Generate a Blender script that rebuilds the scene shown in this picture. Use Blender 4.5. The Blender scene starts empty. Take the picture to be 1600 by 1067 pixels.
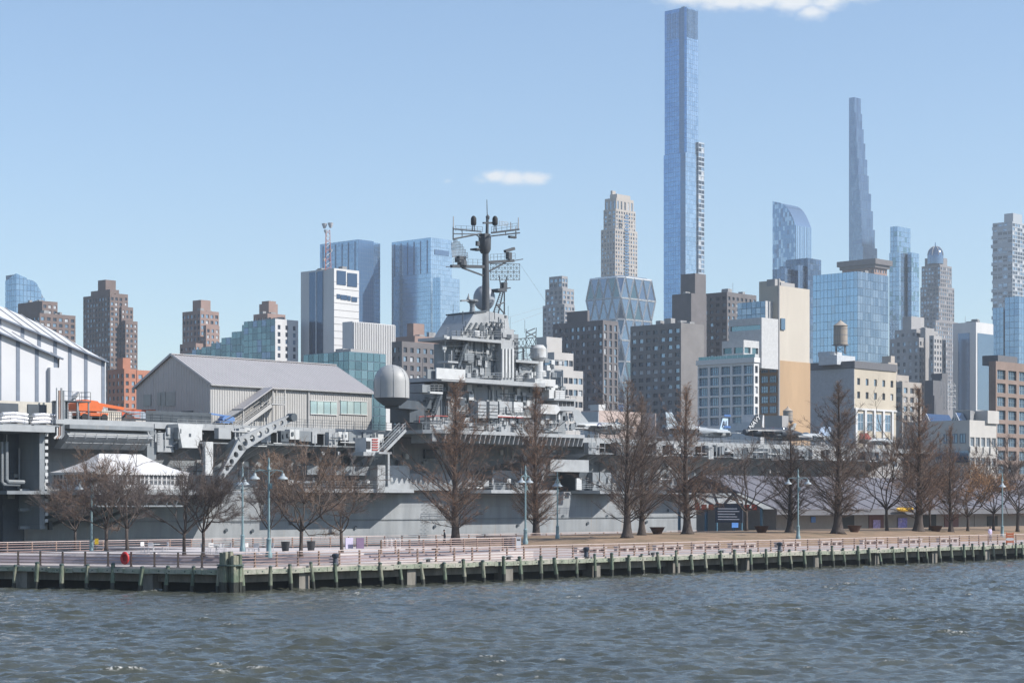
import bpy, bmesh, math, random
import numpy as np
from mathutils import Vector, Matrix, Quaternion

R = math.radians
rnd = random.Random(84)
scene = bpy.context.scene
COL = scene.collection

# ------------------------------------------------------------------ camera
F = 3111.0          # focal length in pixels of the 1600 px wide photograph (70 mm lens)
H = 6.4             # eye height above the water
YH = 784.0          # picture row of the horizon
cam_d = bpy.data.cameras.new('camera')
cam_d.sensor_width = 36.0
cam_d.lens = 36.0 * F / 1600.0
cam_d.shift_y = (YH - 533.5) / 1600.0
cam_d.clip_start = 1.0
cam_d.clip_end = 40000.0
cam = bpy.data.objects.new('camera', cam_d)
cam.location = (0, 0, H)
cam.rotation_euler = (R(90), 0, 0)
COL.objects.link(cam)
scene.camera = cam

# ------------------------------------------------------------------ sky and sun
SUN_AZ = 103.0      # degrees clockwise from the view direction (+Y)
SUN_EL = 38.0
world = bpy.data.worlds.new('World')
scene.world = world
world.use_nodes = True
wn = world.node_tree
wn.nodes.clear()
sky = wn.nodes.new('ShaderNodeTexSky')
sky.sky_type = 'NISHITA'
sky.sun_disc = False
sky.sun_elevation = R(SUN_EL)
sky.sun_rotation = R(SUN_AZ)
sky.altitude = 0
sky.air_density = 1.0
sky.dust_density = 0.35
sky.ozone_density = 3.0
bg = wn.nodes.new('ShaderNodeBackground')
bg.inputs['Strength'].default_value = 0.135
wo = wn.nodes.new('ShaderNodeOutputWorld')

def wmath(op, a, b=None, c=None):
    n = wn.nodes.new('ShaderNodeMath'); n.operation = op
    for k, v in enumerate((a, b, c)):
        if v is None: continue
        if isinstance(v, (int, float)): n.inputs[k].default_value = v
        else: wn.links.new(v, n.inputs[k])
    return n.outputs[0]

def fair_weather_clouds():
    """two small cumulus clouds in the sky, given by compass bearing and height; soft lobes broken up by noise"""
    tc = wn.nodes.new('ShaderNodeTexCoord')
    sp = wn.nodes.new('ShaderNodeSeparateXYZ')
    wn.links.new(tc.outputs['Generated'], sp.inputs[0])
    yy = wmath('MAXIMUM', sp.outputs['Y'], 0.05)
    u = wmath('DIVIDE', sp.outputs['X'], yy)
    v = wmath('DIVIDE', sp.outputs['Z'], yy)
    cb = wn.nodes.new('ShaderNodeCombineXYZ')
    wn.links.new(u, cb.inputs[0]); wn.links.new(wmath('MULTIPLY', v, 1.7), cb.inputs[1])
    def noise(sc, det, off):
        n = wn.nodes.new('ShaderNodeTexNoise'); n.inputs['Scale'].default_value = sc; n.inputs['Detail'].default_value = det; n.inputs['Roughness'].default_value = 0.6
        mp = wn.nodes.new('ShaderNodeMapping'); mp.inputs['Location'].default_value = (off, off * .7, 0)
        wn.links.new(cb.outputs[0], mp.inputs[0]); wn.links.new(mp.outputs[0], n.inputs['Vector'])
        return n.outputs['Fac']
    n1 = noise(75, 7, 3.1)
    # bearing and height as tangents, half width, half height, weight
    lobes = [(.0095, .1625, .0085, .0034, 1.0), (.0010, .1622, .0085, .0036, 1.0), (-.0085, .1635, .0075, .0034, .95), (-.016, .1617, .007, .0026, .55), (-.0322, .1612, .0036, .0020, .5),
             (.088, .2535, .014, .0055, .95), (.106, .2530, .015, .0060, 1.1), (.124, .2530, .015, .0058, 1.1), (.140, .2515, .012, .0062, 1.1), (.1500, .2455, .0075, .0042, .95),
             (.160, .2520, .011, .0050, .95), (.173, .2545, .010, .0045, .9), (.103, .2610, .020, .0075, 1.1), (.140, .2615, .024, .0080, 1.2)]
    tot = None
    for (u0, v0, a, b, w) in lobes:
        du = wmath('MULTIPLY', wmath('SUBTRACT', u, u0), 1 / a)
        dv = wmath('MULTIPLY', wmath('SUBTRACT', v, v0), 1 / b)
        r2 = wmath('ADD', wmath('MULTIPLY', du, du), wmath('MULTIPLY', dv, dv))
        g = wmath('MULTIPLY', wmath('EXPONENT', wmath('MULTIPLY', r2, -1.0)), w)
        tot = g if tot is None else wmath('MAXIMUM', tot, g)
    dens = wmath('ADD', tot, wmath('MULTIPLY', wmath('SUBTRACT', n1, 0.5), 1.25))
    dens = wmath('MULTIPLY', dens, wmath('MINIMUM', wmath('MULTIPLY', tot, 6.0), 1.0))
    mr = wn.nodes.new('ShaderNodeMapRange'); mr.interpolation_type = 'SMOOTHSTEP'
    mr.inputs['From Min'].default_value = 0.12; mr.inputs['From Max'].default_value = 1.0; mr.inputs['To Max'].default_value = 0.92
    wn.links.new(dens, mr.inputs['Value'])
    front = wmath('GREATER_THAN', sp.outputs['Y'], 0.2)
    fac = wmath('MULTIPLY', mr.outputs[0], front)
    mx = wn.nodes.new('ShaderNodeMix'); mx.data_type = 'RGBA'
    wn.links.new(fac, mx.inputs['Factor']); wn.links.new(sky.outputs[0], mx.inputs['A'])
    mx.inputs['B'].default_value = (5.6, 5.7, 5.8, 1)
    wn.links.new(mx.outputs['Result'], bg.inputs[0])
fair_weather_clouds()
wn.links.new(bg.outputs[0], wo.inputs[0])

sun_d = bpy.data.lights.new('sun', 'SUN')
sun_d.energy = 5.0
sun_d.angle = R(0.53)
sun_d.color = (1.0, 0.955, 0.89)
sun = bpy.data.objects.new('sun', sun_d)
sdir = Vector((math.sin(R(SUN_AZ)) * math.cos(R(SUN_EL)), math.cos(R(SUN_AZ)) * math.cos(R(SUN_EL)), math.sin(R(SUN_EL))))
sun.rotation_euler = sdir.to_track_quat('Z', 'Y').to_euler()
sun.location = (0, 0, 900)
COL.objects.link(sun)

vs = scene.view_settings
vs.view_transform = 'Standard'
vs.look = 'None'
vs.exposure = 0.35
vs.gamma = 1.0
scene.render.engine = 'CYCLES'
cy = scene.cycles
cy.use_denoising = True
cy.max_bounces = 6
cy.diffuse_bounces = 2
cy.glossy_bounces = 3
cy.transmission_bounces = 4
cy.volume_bounces = 0
cy.transparent_max_bounces = 6
cy.caustics_reflective = False
cy.caustics_refractive = False
cy.sample_clamp_indirect = 4.0

# ------------------------------------------------------------------ frames of reference
# u runs along the streets, the pier and the ship (away to the right); w is square to it (away to the left)
TH = R(43.0)
U = Vector((math.sin(TH), math.cos(TH), 0))
W = Vector((-math.cos(TH), math.sin(TH), 0))
N = -W                      # out of the south faces, towards the river and the right
Z = Vector((0, 0, 1))
C0 = Vector((-20.0, 141.2, 0))       # corner of the near pier
S0 = Vector((-4.0, 299.0, 0))        # foot of the ship's side below the island

def ray(x):
    return (x - 800.0) / F

def zat(y, D):
    return H + (YH - y) * D / F

def along(P, d, x):
    """distance along d from P to where the line crosses picture column x"""
    r = ray(x)
    return (r * P.y - P.x) / (d.x - r * d.y)

def gp(x, y, z):
    """point of the level z seen at a pixel"""
    D = F * (H - z) / (y - YH)
    return Vector((ray(x) * D, D, z))

def SH(t, n, z):
    return S0 + U * t + N * n + Z * z

def SP(x, y, n=0.0):
    """point of the plane n metres outboard of the ship's side, seen at a pixel"""
    P = S0 + N * n
    t = along(P, U, x)
    Q = P + U * t
    return Vector((Q.x, Q.y, zat(y, Q.y)))

def st(x, n=0.0):
    return along(S0 + N * n, U, x)

def PR(a, b, z=0.0):
    """pier frame: a along u from the corner, b back from the near edge"""
    return C0 + U * a + W * b + Z * z

def ax(D, x, z=0):
    return Vector((ray(x) * D, D, z))

# ------------------------------------------------------------------ mesh builder
class MB:
    def __init__(self):
        self.v = []
        self.f = []
        self.m = []
    def add(self, vs, fs, mi=0):
        b = len(self.v)
        self.v.extend([tuple(p) for p in vs])
        for f in fs:
            self.f.append(tuple(i + b for i in f))
            self.m.append(mi)
        return self
    def quad(self, a, b, c, d, mi=0):
        return self.add((a, b, c, d), ((0, 1, 2, 3),), mi)
    def box(self, o, dx, dy, dz, mi=0):
        """parallelepiped from corner o with three edge vectors"""
        o = Vector(o); dx = Vector(dx); dy = Vector(dy); dz = Vector(dz)
        p = [o, o + dx, o + dx + dy, o + dy]
        p += [q + dz for q in p]
        if dx.cross(dy).dot(dz) > 0:
            fs = ((3, 2, 1, 0), (4, 5, 6, 7), (0, 1, 5, 4), (1, 2, 6, 5), (2, 3, 7, 6), (3, 0, 4, 7))
        else:
            fs = ((0, 1, 2, 3), (7, 6, 5, 4), (4, 5, 1, 0), (5, 6, 2, 1), (6, 7, 3, 2), (7, 4, 0, 3))
        return self.add(p, fs, mi)
    def cbox(self, c, sx, sy, sz, mi=0, ux=None, uy=None):
        """box centred in plan on c, standing on c.z"""
        ux = ux or U; uy = uy or W
        return self.box(Vector(c) - ux * sx / 2 - uy * sy / 2, ux * sx, uy * sy, Z * sz, mi)
    def bar(self, a, b, wd, ht, mi=0):
        """rectangular bar between two points"""
        a = Vector(a); b = Vector(b)
        d = b - a
        s = d.cross(Z)
        if s.length < 1e-6:
            s = Vector((1, 0, 0))
        s = s.normalized() * wd
        t = s.cross(d).normalized() * ht
        return self.box(a - s / 2 - t / 2, d, s, t, mi)
    def tube(self, pts, rad, n=6, mi=0, caps=True):
        pts = [Vector(p) for p in pts]
        if not isinstance(rad, (list, tuple)):
            rad = [rad] * len(pts)
        base = len(self.v)
        ref = None
        for i, p in enumerate(pts):
            d = (pts[min(i + 1, len(pts) - 1)] - pts[max(i - 1, 0)]).normalized()
            if ref is None:
                ref = d.orthogonal().normalized()
            ref = (ref - d * ref.dot(d))
            ref = ref.normalized() if ref.length > 1e-6 else d.orthogonal().normalized()
            q = d.cross(ref)
            for k in range(n):
                an = 2 * math.pi * k / n
                self.v.append(tuple(p + (ref * math.cos(an) + q * math.sin(an)) * rad[i]))
        for i in range(len(pts) - 1):
            for k in range(n):
                a = base + i * n + k
                b = base + i * n + (k + 1) % n
                self.f.append((a, b, b + n, a + n)); self.m.append(mi)
        if caps:
            self.f.append(tuple(base + k for k in reversed(range(n)))); self.m.append(mi)
            e = base + (len(pts) - 1) * n
            self.f.append(tuple(e + k for k in range(n))); self.m.append(mi)
        return self
    def lathe(self, c, prof, n=16, mi=0, axis=None, cap=True):
        """profile [(radius, height)] turned about an axis through c"""
        c = Vector(c)
        zz = (axis or Z).normalized()
        xx = zz.orthogonal().normalized()
        yy = zz.cross(xx)
        base = len(self.v)
        for r, h in prof:
            for k in range(n):
                a = 2 * math.pi * k / n
                self.v.append(tuple(c + zz * h + (xx * math.cos(a) + yy * math.sin(a)) * r))
        for i in range(len(prof) - 1):
            for k in range(n):
                a = base + i * n + k; b = base + i * n + (k + 1) % n
                self.f.append((a, b, b + n, a + n)); self.m.append(mi)
        if cap:
            self.f.append(tuple(base + k for k in reversed(range(n)))); self.m.append(mi)
            e = base + (len(prof) - 1) * n
            self.f.append(tuple(e + k for k in range(n))); self.m.append(mi)
        return self
    def prism(self, poly, ext, mi=0):
        """polygon (list of points) pushed along ext"""
        poly = [Vector(p) for p in poly]
        n = len(poly)
        nn = Vector((0, 0, 0))
        for i in range(n):
            nn += poly[i].cross(poly[(i + 1) % n])
        ext = Vector(ext)
        if nn.dot(ext) < 0:
            poly.reverse()
        v = poly + [p + ext for p in poly]
        fs = [tuple(reversed(range(n))), tuple(range(n, 2 * n))]
        fs += [(i, (i + 1) % n, (i + 1) % n + n, i + n) for i in range(n)]
        return self.add(v, fs, mi)
    def sphere(self, c, r, n=12, mi=0, sz=1.0):
        prof = [(r * math.sin(math.pi * i / (n // 2 + 1)) + 1e-4, -r * sz * math.cos(math.pi * i / (n // 2 + 1))) for i in range(n // 2 + 2)]
        return self.lathe(c, prof, n, mi)
    def build(self, name, mats, parent=None, smooth=False, kind=None):
        if not self.v:
            return None
        co = np.array(self.v, dtype=np.float64)
        lo = co.min(0); hi = co.max(0)
        org = np.array([(lo[0] + hi[0]) / 2, (lo[1] + hi[1]) / 2, lo[2]])
        me = bpy.data.meshes.new(name)
        me.from_pydata((co - org).tolist(), [], self.f)
        if not isinstance(mats, (list, tuple)):
            mats = [mats]
        for m in mats:
            me.materials.append(m)
        if len(mats) > 1:
            me.polygons.foreach_set('material_index', np.array(self.m, dtype=np.int32))
        if smooth:
            me.polygons.foreach_set('use_smooth', np.ones(len(self.f), dtype=bool))
            if smooth != 'all':
                me.set_sharp_from_angle(angle=R(40))
        me.update()
        o = bpy.data.objects.new(name, me)
        COL.objects.link(o)
        place(o, Vector(org), parent)
        if kind:
            o['kind'] = kind
        return o

WLOC = {}
def place(o, world, parent=None):
    WLOC[o.name] = Vector(world)
    if parent is not None:
        o.parent = parent
        o.location = Vector(world) - WLOC[parent.name]
    else:
        o.location = world

def empty(name, loc, label, cat, group=None):
    o = bpy.data.objects.new(name, None)
    o.empty_display_size = 0.5
    COL.objects.link(o)
    place(o, Vector(loc))
    return tag(o, label, cat, group)

def tag(o, label=None, cat=None, group=None, kind=None):
    if label: o['label'] = label
    if cat: o['category'] = cat
    if group: o['group'] = group
    if kind: o['kind'] = kind
    return o

def dup(o, loc, parent=None):
    """copy of one object sharing its mesh, placed at a world point"""
    c = o.copy()
    COL.objects.link(c)
    c.parent = None
    place(c, loc, parent)
    return c

def dup_tree(o, loc, rotz=None, scale=None):
    c = o.copy(); COL.objects.link(c)
    place(c, loc)
    if rotz is not None: c.rotation_euler = (0, 0, rotz)
    if scale is not None: c.scale = scale if isinstance(scale, (tuple, list)) else (scale,) * 3
    for ch in o.children:
        k = ch.copy(); COL.objects.link(k); k.parent = c
        for g in ch.children:
            q = g.copy(); COL.objects.link(q); q.parent = k
    return c

def text_mesh(body, size, extrude=0.01):
    """flat lettering as a mesh: x to the right, y up"""
    cu = bpy.data.curves.new('lettering', 'FONT')
    cu.body = body; cu.size = size; cu.extrude = extrude
    cu.align_x = 'CENTER'; cu.align_y = 'CENTER'
    t = bpy.data.objects.new('lettering', cu)
    COL.objects.link(t)
    dg = bpy.context.evaluated_depsgraph_get()
    me = bpy.data.meshes.new_from_object(t.evaluated_get(dg))
    bpy.data.objects.remove(t)
    bpy.data.curves.remove(cu)
    return me

def lettering(body, size, pos, right, up, mat, parent, name='lettering'):
    me = text_mesh(body, size)
    me.materials.clear(); me.materials.append(mat)
    o = bpy.data.objects.new(name, me)
    COL.objects.link(o)
    right = Vector(right).normalized(); up = Vector(up).normalized()
    m = Matrix((right, up, right.cross(up))).transposed()
    place(o, Vector(pos), parent)
    o.rotation_euler = m.to_euler()
    return o

# ------------------------------------------------------------------ materials
MATS = {}
def mat(name, col, rough=0.6, metal=0.0, var=0.12, scale=1.5, bump=0.0, bscale=8.0, stretch=(1, 1, 1), spec=0.5, col2=None, c2pos=(0.55, 0.7)):
    """painted or natural surface: base colour broken up by two sizes of noise, optional second colour in patches"""
    if name in MATS:
        return MATS[name]
    m = bpy.data.materials.new(name)
    m.use_nodes = True
    nt = m.node_tree
    b = nt.nodes['Principled BSDF']
    b.inputs['Roughness'].default_value = rough
    b.inputs['Metallic'].default_value = metal
    b.inputs['Specular IOR Level'].default_value = spec
    g = nt.nodes.new('ShaderNodeNewGeometry')
    mp = nt.nodes.new('ShaderNodeMapping')
    mp.inputs['Scale'].default_value = stretch
    nt.links.new(g.outputs['Position'], mp.inputs['Vector'])
    n1 = nt.nodes.new('ShaderNodeTexNoise')
    n1.inputs['Scale'].default_value = scale
    n1.inputs['Detail'].default_value = 5.0
    n1.inputs['Roughness'].default_value = 0.65
    nt.links.new(mp.outputs[0], n1.inputs['Vector'])
    rp = nt.nodes.new('ShaderNodeValToRGB')
    c = Vector(col[:3])
    lo = c * (1 - var); hi = c * (1 + var)
    rp.color_ramp.elements[0].position = 0.3
    rp.color_ramp.elements[1].position = 0.7
    rp.color_ramp.elements[0].color = (*lo, 1)
    rp.color_ramp.elements[1].color = (*[min(1, x) for x in hi], 1)
    nt.links.new(n1.outputs['Fac'], rp.inputs['Fac'])
    out = rp.outputs[0]
    if col2 is not None:
        n2 = nt.nodes.new('ShaderNodeTexNoise')
        n2.inputs['Scale'].default_value = scale * 0.37
        n2.inputs['Detail'].default_value = 6.0
        n2.inputs['Roughness'].default_value = 0.7
        nt.links.new(mp.outputs[0], n2.inputs['Vector'])
        r2 = nt.nodes.new('ShaderNodeValToRGB')
        r2.color_ramp.elements[0].position = c2pos[0]
        r2.color_ramp.elements[1].position = c2pos[1]
        nt.links.new(n2.outputs['Fac'], r2.inputs['Fac'])
        mx = nt.nodes.new('ShaderNodeMix'); mx.data_type = 'RGBA'
        nt.links.new(r2.outputs[0], mx.inputs['Factor'])
        nt.links.new(out, mx.inputs['A'])
        mx.inputs['B'].default_value = (*col2, 1)
        out = mx.outputs['Result']
    nt.links.new(out, b.inputs['Base Color'])
    if bump > 0:
        n3 = nt.nodes.new('ShaderNodeTexNoise')
        n3.inputs['Scale'].default_value = bscale
        n3.inputs['Detail'].default_value = 4
        nt.links.new(mp.outputs[0], n3.inputs['Vector'])
        bp = nt.nodes.new('ShaderNodeBump')
        bp.inputs['Strength'].default_value = bump
        bp.inputs['Distance'].default_value = 0.1
        nt.links.new(n3.outputs['Fac'], bp.inputs['Height'])
        nt.links.new(bp.outputs[0], b.inputs['Normal'])
    MATS[name] = m
    return m

def glass(name, col, rough=0.14, metal=0.75, scale=0.02, bump=0.006, var=0.06):
    """coated facade glass: mirrors the sky, tinted"""
    if name in MATS:
        return MATS[name]
    m = mat(name, col, rough, metal, var, scale, bump, 0.25)
    return m

# ================================================================== WATER
def make_water():
    xs = np.concatenate([[-3000, -1400, -700, -350, -200, -130, -90], np.arange(-72, 78, 0.24), [90, 140, 200, 350, 700, 1400, 3000]])
    ys = np.concatenate([[-1200, -400, -100, 0, 30, 50], np.arange(60, 125, 0.18), np.arange(125, 232, 0.36), [245, 270, 320, 420, 700, 1500, 3000]])
    X, Y = np.meshgrid(xs, ys, indexing='ij')
    rs = np.random.RandomState(5)
    hx = np.zeros_like(X); hy = np.zeros_like(X); hz = np.zeros_like(X)
    for i in range(120):
        lam = 0.45 * (3.1 / 0.45) ** rs.rand()
        th = R(-76) + rs.normal(0, 0.55)
        k = 2 * math.pi / lam
        amp = 0.0072 * lam ** 0.5 * (0.6 + 0.8 * rs.rand())
        if lam > 3.4: amp *= 0.8
        ph = k * (X * math.cos(th) + Y * math.sin(th)) + rs.rand() * 6.283
        c = np.cos(ph); s = np.sin(ph)
        hz += amp * c
        hx -= amp * 0.9 * math.cos(th) * s
        hy -= amp * 0.9 * math.sin(th) * s
    # gusts: patches of rougher and calmer water
    g = 0.8 + 0.3 * np.sin(X * 0.11 + 1.3 * np.sin(Y * 0.05)) * np.sin(Y * 0.07 + 0.8 * np.sin(X * 0.06))
    fade = np.clip(np.minimum(np.minimum(X + 78, 84 - X) / 8, np.minimum(Y - 52, 240 - Y) / 10), 0, 1) * g
    P = np.stack([X + hx * fade, Y + hy * fade, hz * fade], -1)
    nx, ny = X.shape
    crest = hz * fade
    foam = np.clip((crest / (crest[fade > .5].std() + 1e-9) - 2.25) * 1.6, 0, 1)
    foam *= np.clip(np.sin(X * .37 + 2 * np.sin(Y * .21)) * np.sin(Y * .29 + X * .11) * 2.2, 0, 1)
    idx = np.arange(nx * ny).reshape(nx, ny)
    q = np.stack([idx[:-1, :-1], idx[1:, :-1], idx[1:, 1:], idx[:-1, 1:]], -1).reshape(-1, 4)
    me = bpy.data.meshes.new('water')
    me.vertices.add(nx * ny)
    me.vertices.foreach_set('co', P.reshape(-1))
    me.loops.add(len(q) * 4)
    me.loops.foreach_set('vertex_index', q.reshape(-1).astype(np.int32))
    me.polygons.add(len(q))
    me.polygons.foreach_set('loop_start', (np.arange(len(q)) * 4).astype(np.int32))
    me.polygons.foreach_set('use_smooth', np.ones(len(q), dtype=bool))
    me.update(calc_edges=True)
    at = me.attributes.new('foam', 'FLOAT', 'POINT')
    at.data.foreach_set('value', foam.reshape(-1).astype(np.float32))
    m = bpy.data.materials.new('river_water')
    m.use_nodes = True
    nt = m.node_tree
    b = nt.nodes['Principled BSDF']
    b.inputs['Roughness'].default_value = 0.05
    b.inputs['IOR'].default_value = 1.40
    geo = nt.nodes.new('ShaderNodeNewGeometry')
    mp = nt.nodes.new('ShaderNodeMapping')
    mp.inputs['Rotation'].default_value = (0, 0, R(18))
    mp.inputs['Scale'].default_value = (0.7, 1.2, 1)
    nt.links.new(geo.outputs['Position'], mp.inputs['Vector'])
    n1 = nt.nodes.new('ShaderNodeTexNoise'); n1.inputs['Scale'].default_value = 4.6; n1.inputs['Detail'].default_value = 6; n1.inputs['Roughness'].default_value = 0.62
    n1.inputs['Distortion'].default_value = 0.4
    nt.links.new(mp.outputs[0], n1.inputs['Vector'])
    bp = nt.nodes.new('ShaderNodeBump'); bp.inputs['Strength'].default_value = 0.6; bp.inputs['Distance'].default_value = 0.10
    nt.links.new(n1.outputs['Fac'], bp.inputs['Height'])
    nt.links.new(bp.outputs[0], b.inputs['Normal'])
    n2 = nt.nodes.new('ShaderNodeTexNoise'); n2.inputs['Scale'].default_value = 0.07; n2.inputs['Detail'].default_value = 3
    nt.links.new(geo.outputs['Position'], n2.inputs['Vector'])
    rp = nt.nodes.new('ShaderNodeValToRGB')
    rp.color_ramp.elements[0].position = 0.35; rp.color_ramp.elements[0].color = (0.052, 0.058, 0.048, 1)
    rp.color_ramp.elements[1].position = 0.68; rp.color_ramp.elements[1].color = (0.074, 0.078, 0.060, 1)
    nt.links.new(n2.outputs['Fac'], rp.inputs['Fac'])
    fa = nt.nodes.new('ShaderNodeAttribute'); fa.attribute_name = 'foam'
    fn = nt.nodes.new('ShaderNodeTexNoise'); fn.inputs['Scale'].default_value = 7; fn.inputs['Detail'].default_value = 5
    nt.links.new(geo.outputs['Position'], fn.inputs['Vector'])
    fr = nt.nodes.new('ShaderNodeMapRange'); fr.inputs['From Min'].default_value = .45; fr.inputs['From Max'].default_value = .62
    nt.links.new(fn.outputs['Fac'], fr.inputs['Value'])
    fm = nt.nodes.new('ShaderNodeMath'); fm.operation = 'MULTIPLY'
    nt.links.new(fa.outputs['Fac'], fm.inputs[0]); nt.links.new(fr.outputs[0], fm.inputs[1])
    mx = nt.nodes.new('ShaderNodeMix'); mx.data_type = 'RGBA'
    nt.links.new(fm.outputs[0], mx.inputs['Factor']); nt.links.new(rp.outputs[0], mx.inputs['A']); mx.inputs['B'].default_value = (.62, .61, .57, 1)
    nt.links.new(mx.outputs['Result'], b.inputs['Base Color'])
    rg = nt.nodes.new('ShaderNodeMapRange'); rg.inputs['To Min'].default_value = .05; rg.inputs['To Max'].default_value = .6
    nt.links.new(fm.outputs[0], rg.inputs['Value']); nt.links.new(rg.outputs[0], b.inputs['Roughness'])
    me.materials.append(m)
    o = bpy.data.objects.new('water', me)
    COL.objects.link(o)
    tag(o, 'choppy olive and blue river water with short wavelets in front of the pier', kind='structure')
make_water()

# ================================================================== CITY GROUND
M_ASPH = mat('asphalt', (0.06, 0.06, 0.062), 0.9, var=0.2, scale=0.4)
g = MB()
g.prism([PR(262, -1900, -3), PR(2500, -1900, -3), PR(2500, 2000, -3), PR(262, 2000, -3)], Z * 4.6)
o = g.build('ground', M_ASPH)
tag(o, 'dark city ground beyond the waterfront', kind='structure')

# ================================================================== PIER
M_DECK = mat('pier_paving', (0.43, 0.375, 0.35), 0.85, var=0.16, scale=0.7, bump=0.15, bscale=3, col2=(.33, .285, .265), c2pos=(.5, .66))
M_DECK2 = mat('terrace_paving', (0.52, 0.475, 0.46), 0.85, var=0.1, scale=0.6)
M_STEP = mat('step_stone', (0.33, 0.29, 0.31), 0.85, var=0.12, scale=1.2)
M_WALE = mat('weathered_green_timber', (0.245, 0.27, 0.205), 0.85, var=0.35, scale=1.6, bump=0.5, bscale=10, col2=(0.36, 0.345, 0.29), c2pos=(0.45, 0.6))
M_PILE = mat('pile_timber', (0.115, 0.145, 0.10), 0.85, var=0.45, scale=1.8, bump=0.6, bscale=9, stretch=(1, 1, 0.4), col2=(0.26, 0.25, 0.19), c2pos=(0.48, 0.64))
M_PILELOW = mat('low_pile_timber', (0.018, 0.02, 0.014), 0.5, var=0.4, scale=3)  # near-black timber for the lower ends of the piles
M_CAP = mat('pile_cap_metal', (0.06, 0.09, 0.08), 0.6, var=0.2)
M_CONC = mat('pier_concrete', (0.215, 0.20, 0.175), 0.9, var=0.3, scale=1.1, stretch=(1, 1, 0.35), col2=(0.14, 0.13, 0.115), c2pos=(0.5, 0.62))
M_UNDERSHADE = mat('under_pier_shade', (0.02, 0.02, 0.018), 0.9, var=0.3)  # near-black colour stands in for the shade beneath the deck
M_POST = mat('rail_post_brown', (0.25, 0.17, 0.125), 0.6, var=0.2, scale=3)
M_RAIL = mat('rail_pink_paint', (0.33, 0.235, 0.215), 0.45, var=0.12, scale=2)
M_RAILTOP = mat('rail_top_pale', (0.54, 0.44, 0.41), 0.4, var=0.1)
HD = 1.7
E = Vector((-0.92, 0.392, 0)).normalized()       # along the pier's west end, away to the left
EI = Vector((0.392, 0.92, 0)).normalized()       # in from the west end
pier = empty('pier', C0, None, None)
tag(pier, 'long public pier with pale deck standing on green timber fender piles', kind='structure')
p_out = [C0, PR(263, 0), PR(263, 84), PR(112, 84), PR(112, 45), C0 + E * 48]
MB().prism([p + Z * 1.25 for p in p_out], Z * (HD - 1.25)).build('deck', M_DECK, pier)
# fender timbers, piles and the concrete behind them
def pier_side(P, d, out, L, spacing, jitter):
    n = int(L / spacing)
    proto_p = None; proto_w = None; proto_c = None
    mb = MB()
    mb.box(P - out * 0.75 + d * 0.4 + Z * 0.62, d * (L - .4), -out * 0.6, Z * 0.6)
    mb.build('concrete_beam', M_CONC, pier)
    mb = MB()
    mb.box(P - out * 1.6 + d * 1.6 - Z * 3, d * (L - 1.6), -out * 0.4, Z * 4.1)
    mb.build('back_wall', M_UNDERSHADE, pier)
    for i in range(n):
        q = P + d * (spacing * (i + 0.35) + rnd.uniform(-jitter, jitter)) + out * 0.34
        if proto_p is None:
            mb = MB()
            lean = -out * 0.18
            mb.tube([Vector((0, 0, -2.2)) - lean * 1.3, Vector((0, 0, 0.45)) - lean * .35], [0.165, 0.16], 8, 1, caps=False)
            mb.tube([Vector((0, 0, 0.45)) - lean * .35, Vector((0, 0, 1.72)) + lean * .4], [0.16, 0.135], 8, 0, caps=False)
            mb.lathe(Vector((0, 0, 1.72)) + lean * .4, [(0.15, 0), (0.15, 0.1), (0.05, 0.15)], 8, 2)
            proto_p = mb.build('fender_pile', [M_PILE, M_PILELOW, M_CAP], pier, smooth=True)
            off = WLOC[proto_p.name].copy()
            place(proto_p, q + off, pier)
        else:
            c = dup(proto_p, q + off + Vector((0, 0, rnd.uniform(-0.06, 0.07))), pier)
            c.rotation_euler = (rnd.uniform(-.06, .06), rnd.uniform(-.07, .07), rnd.uniform(0, .3))
            q_ = rnd.uniform(.85, 1.15); c.scale = (q_, q_, rnd.uniform(.96, 1.05))
    for i in range(n):
        q = P + d * (spacing * i) + out * 0.02
        if proto_w is None:
            mb = MB()
            mb.box(Vector((0, 0, 0)), d * (spacing - 0.03), out * 0.26, Z * 0.34)
            for k in (0.22, 0.62):
                mb.lathe(d * spacing * k + out * 0.26 + Z * 0.18, [(0.06, 0), (0.05, 0.035)], 6, 1, axis=out)
            proto_w = mb.build('fender_timber', [M_WALE, M_CAP], pier)
            woff = WLOC[proto_w.name].copy()
            place(proto_w, q + woff + Z * 1.24, pier)
        else:
            c = dup(proto_w, q + woff + Z * (1.24 + rnd.uniform(-.03, .03)), pier)
            c.rotation_euler = (rnd.uniform(-.012, .012), rnd.uniform(-.012, .012), rnd.uniform(-.006, .006))
    for i in range(int(L / 11)):
        q = P + d * (6.5 + 11 * i) - out * 0.05
        if proto_c is None:
            proto_c = MB().box(Vector((0, 0, 0)), d * 1.0, -out * 1.2, Z * 1.52).box(Vector((0, 0, -2.4)) + d * 0.1 - out * 0.1, d * 0.8, -out * 1.0, Z * 2.4).build('pile_cap', M_CONC, pier)
            coff = WLOC[proto_c.name].copy()
            place(proto_c, q + coff - Z * 0.3, pier)
        else:
            dup(proto_c, q + coff - Z * 0.3, pier)
pier_side(C0, U, N, 236, 2.25, 0.12)
pier_side(C0, E, -EI, 47.5, 2.2, 0.1)

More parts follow.
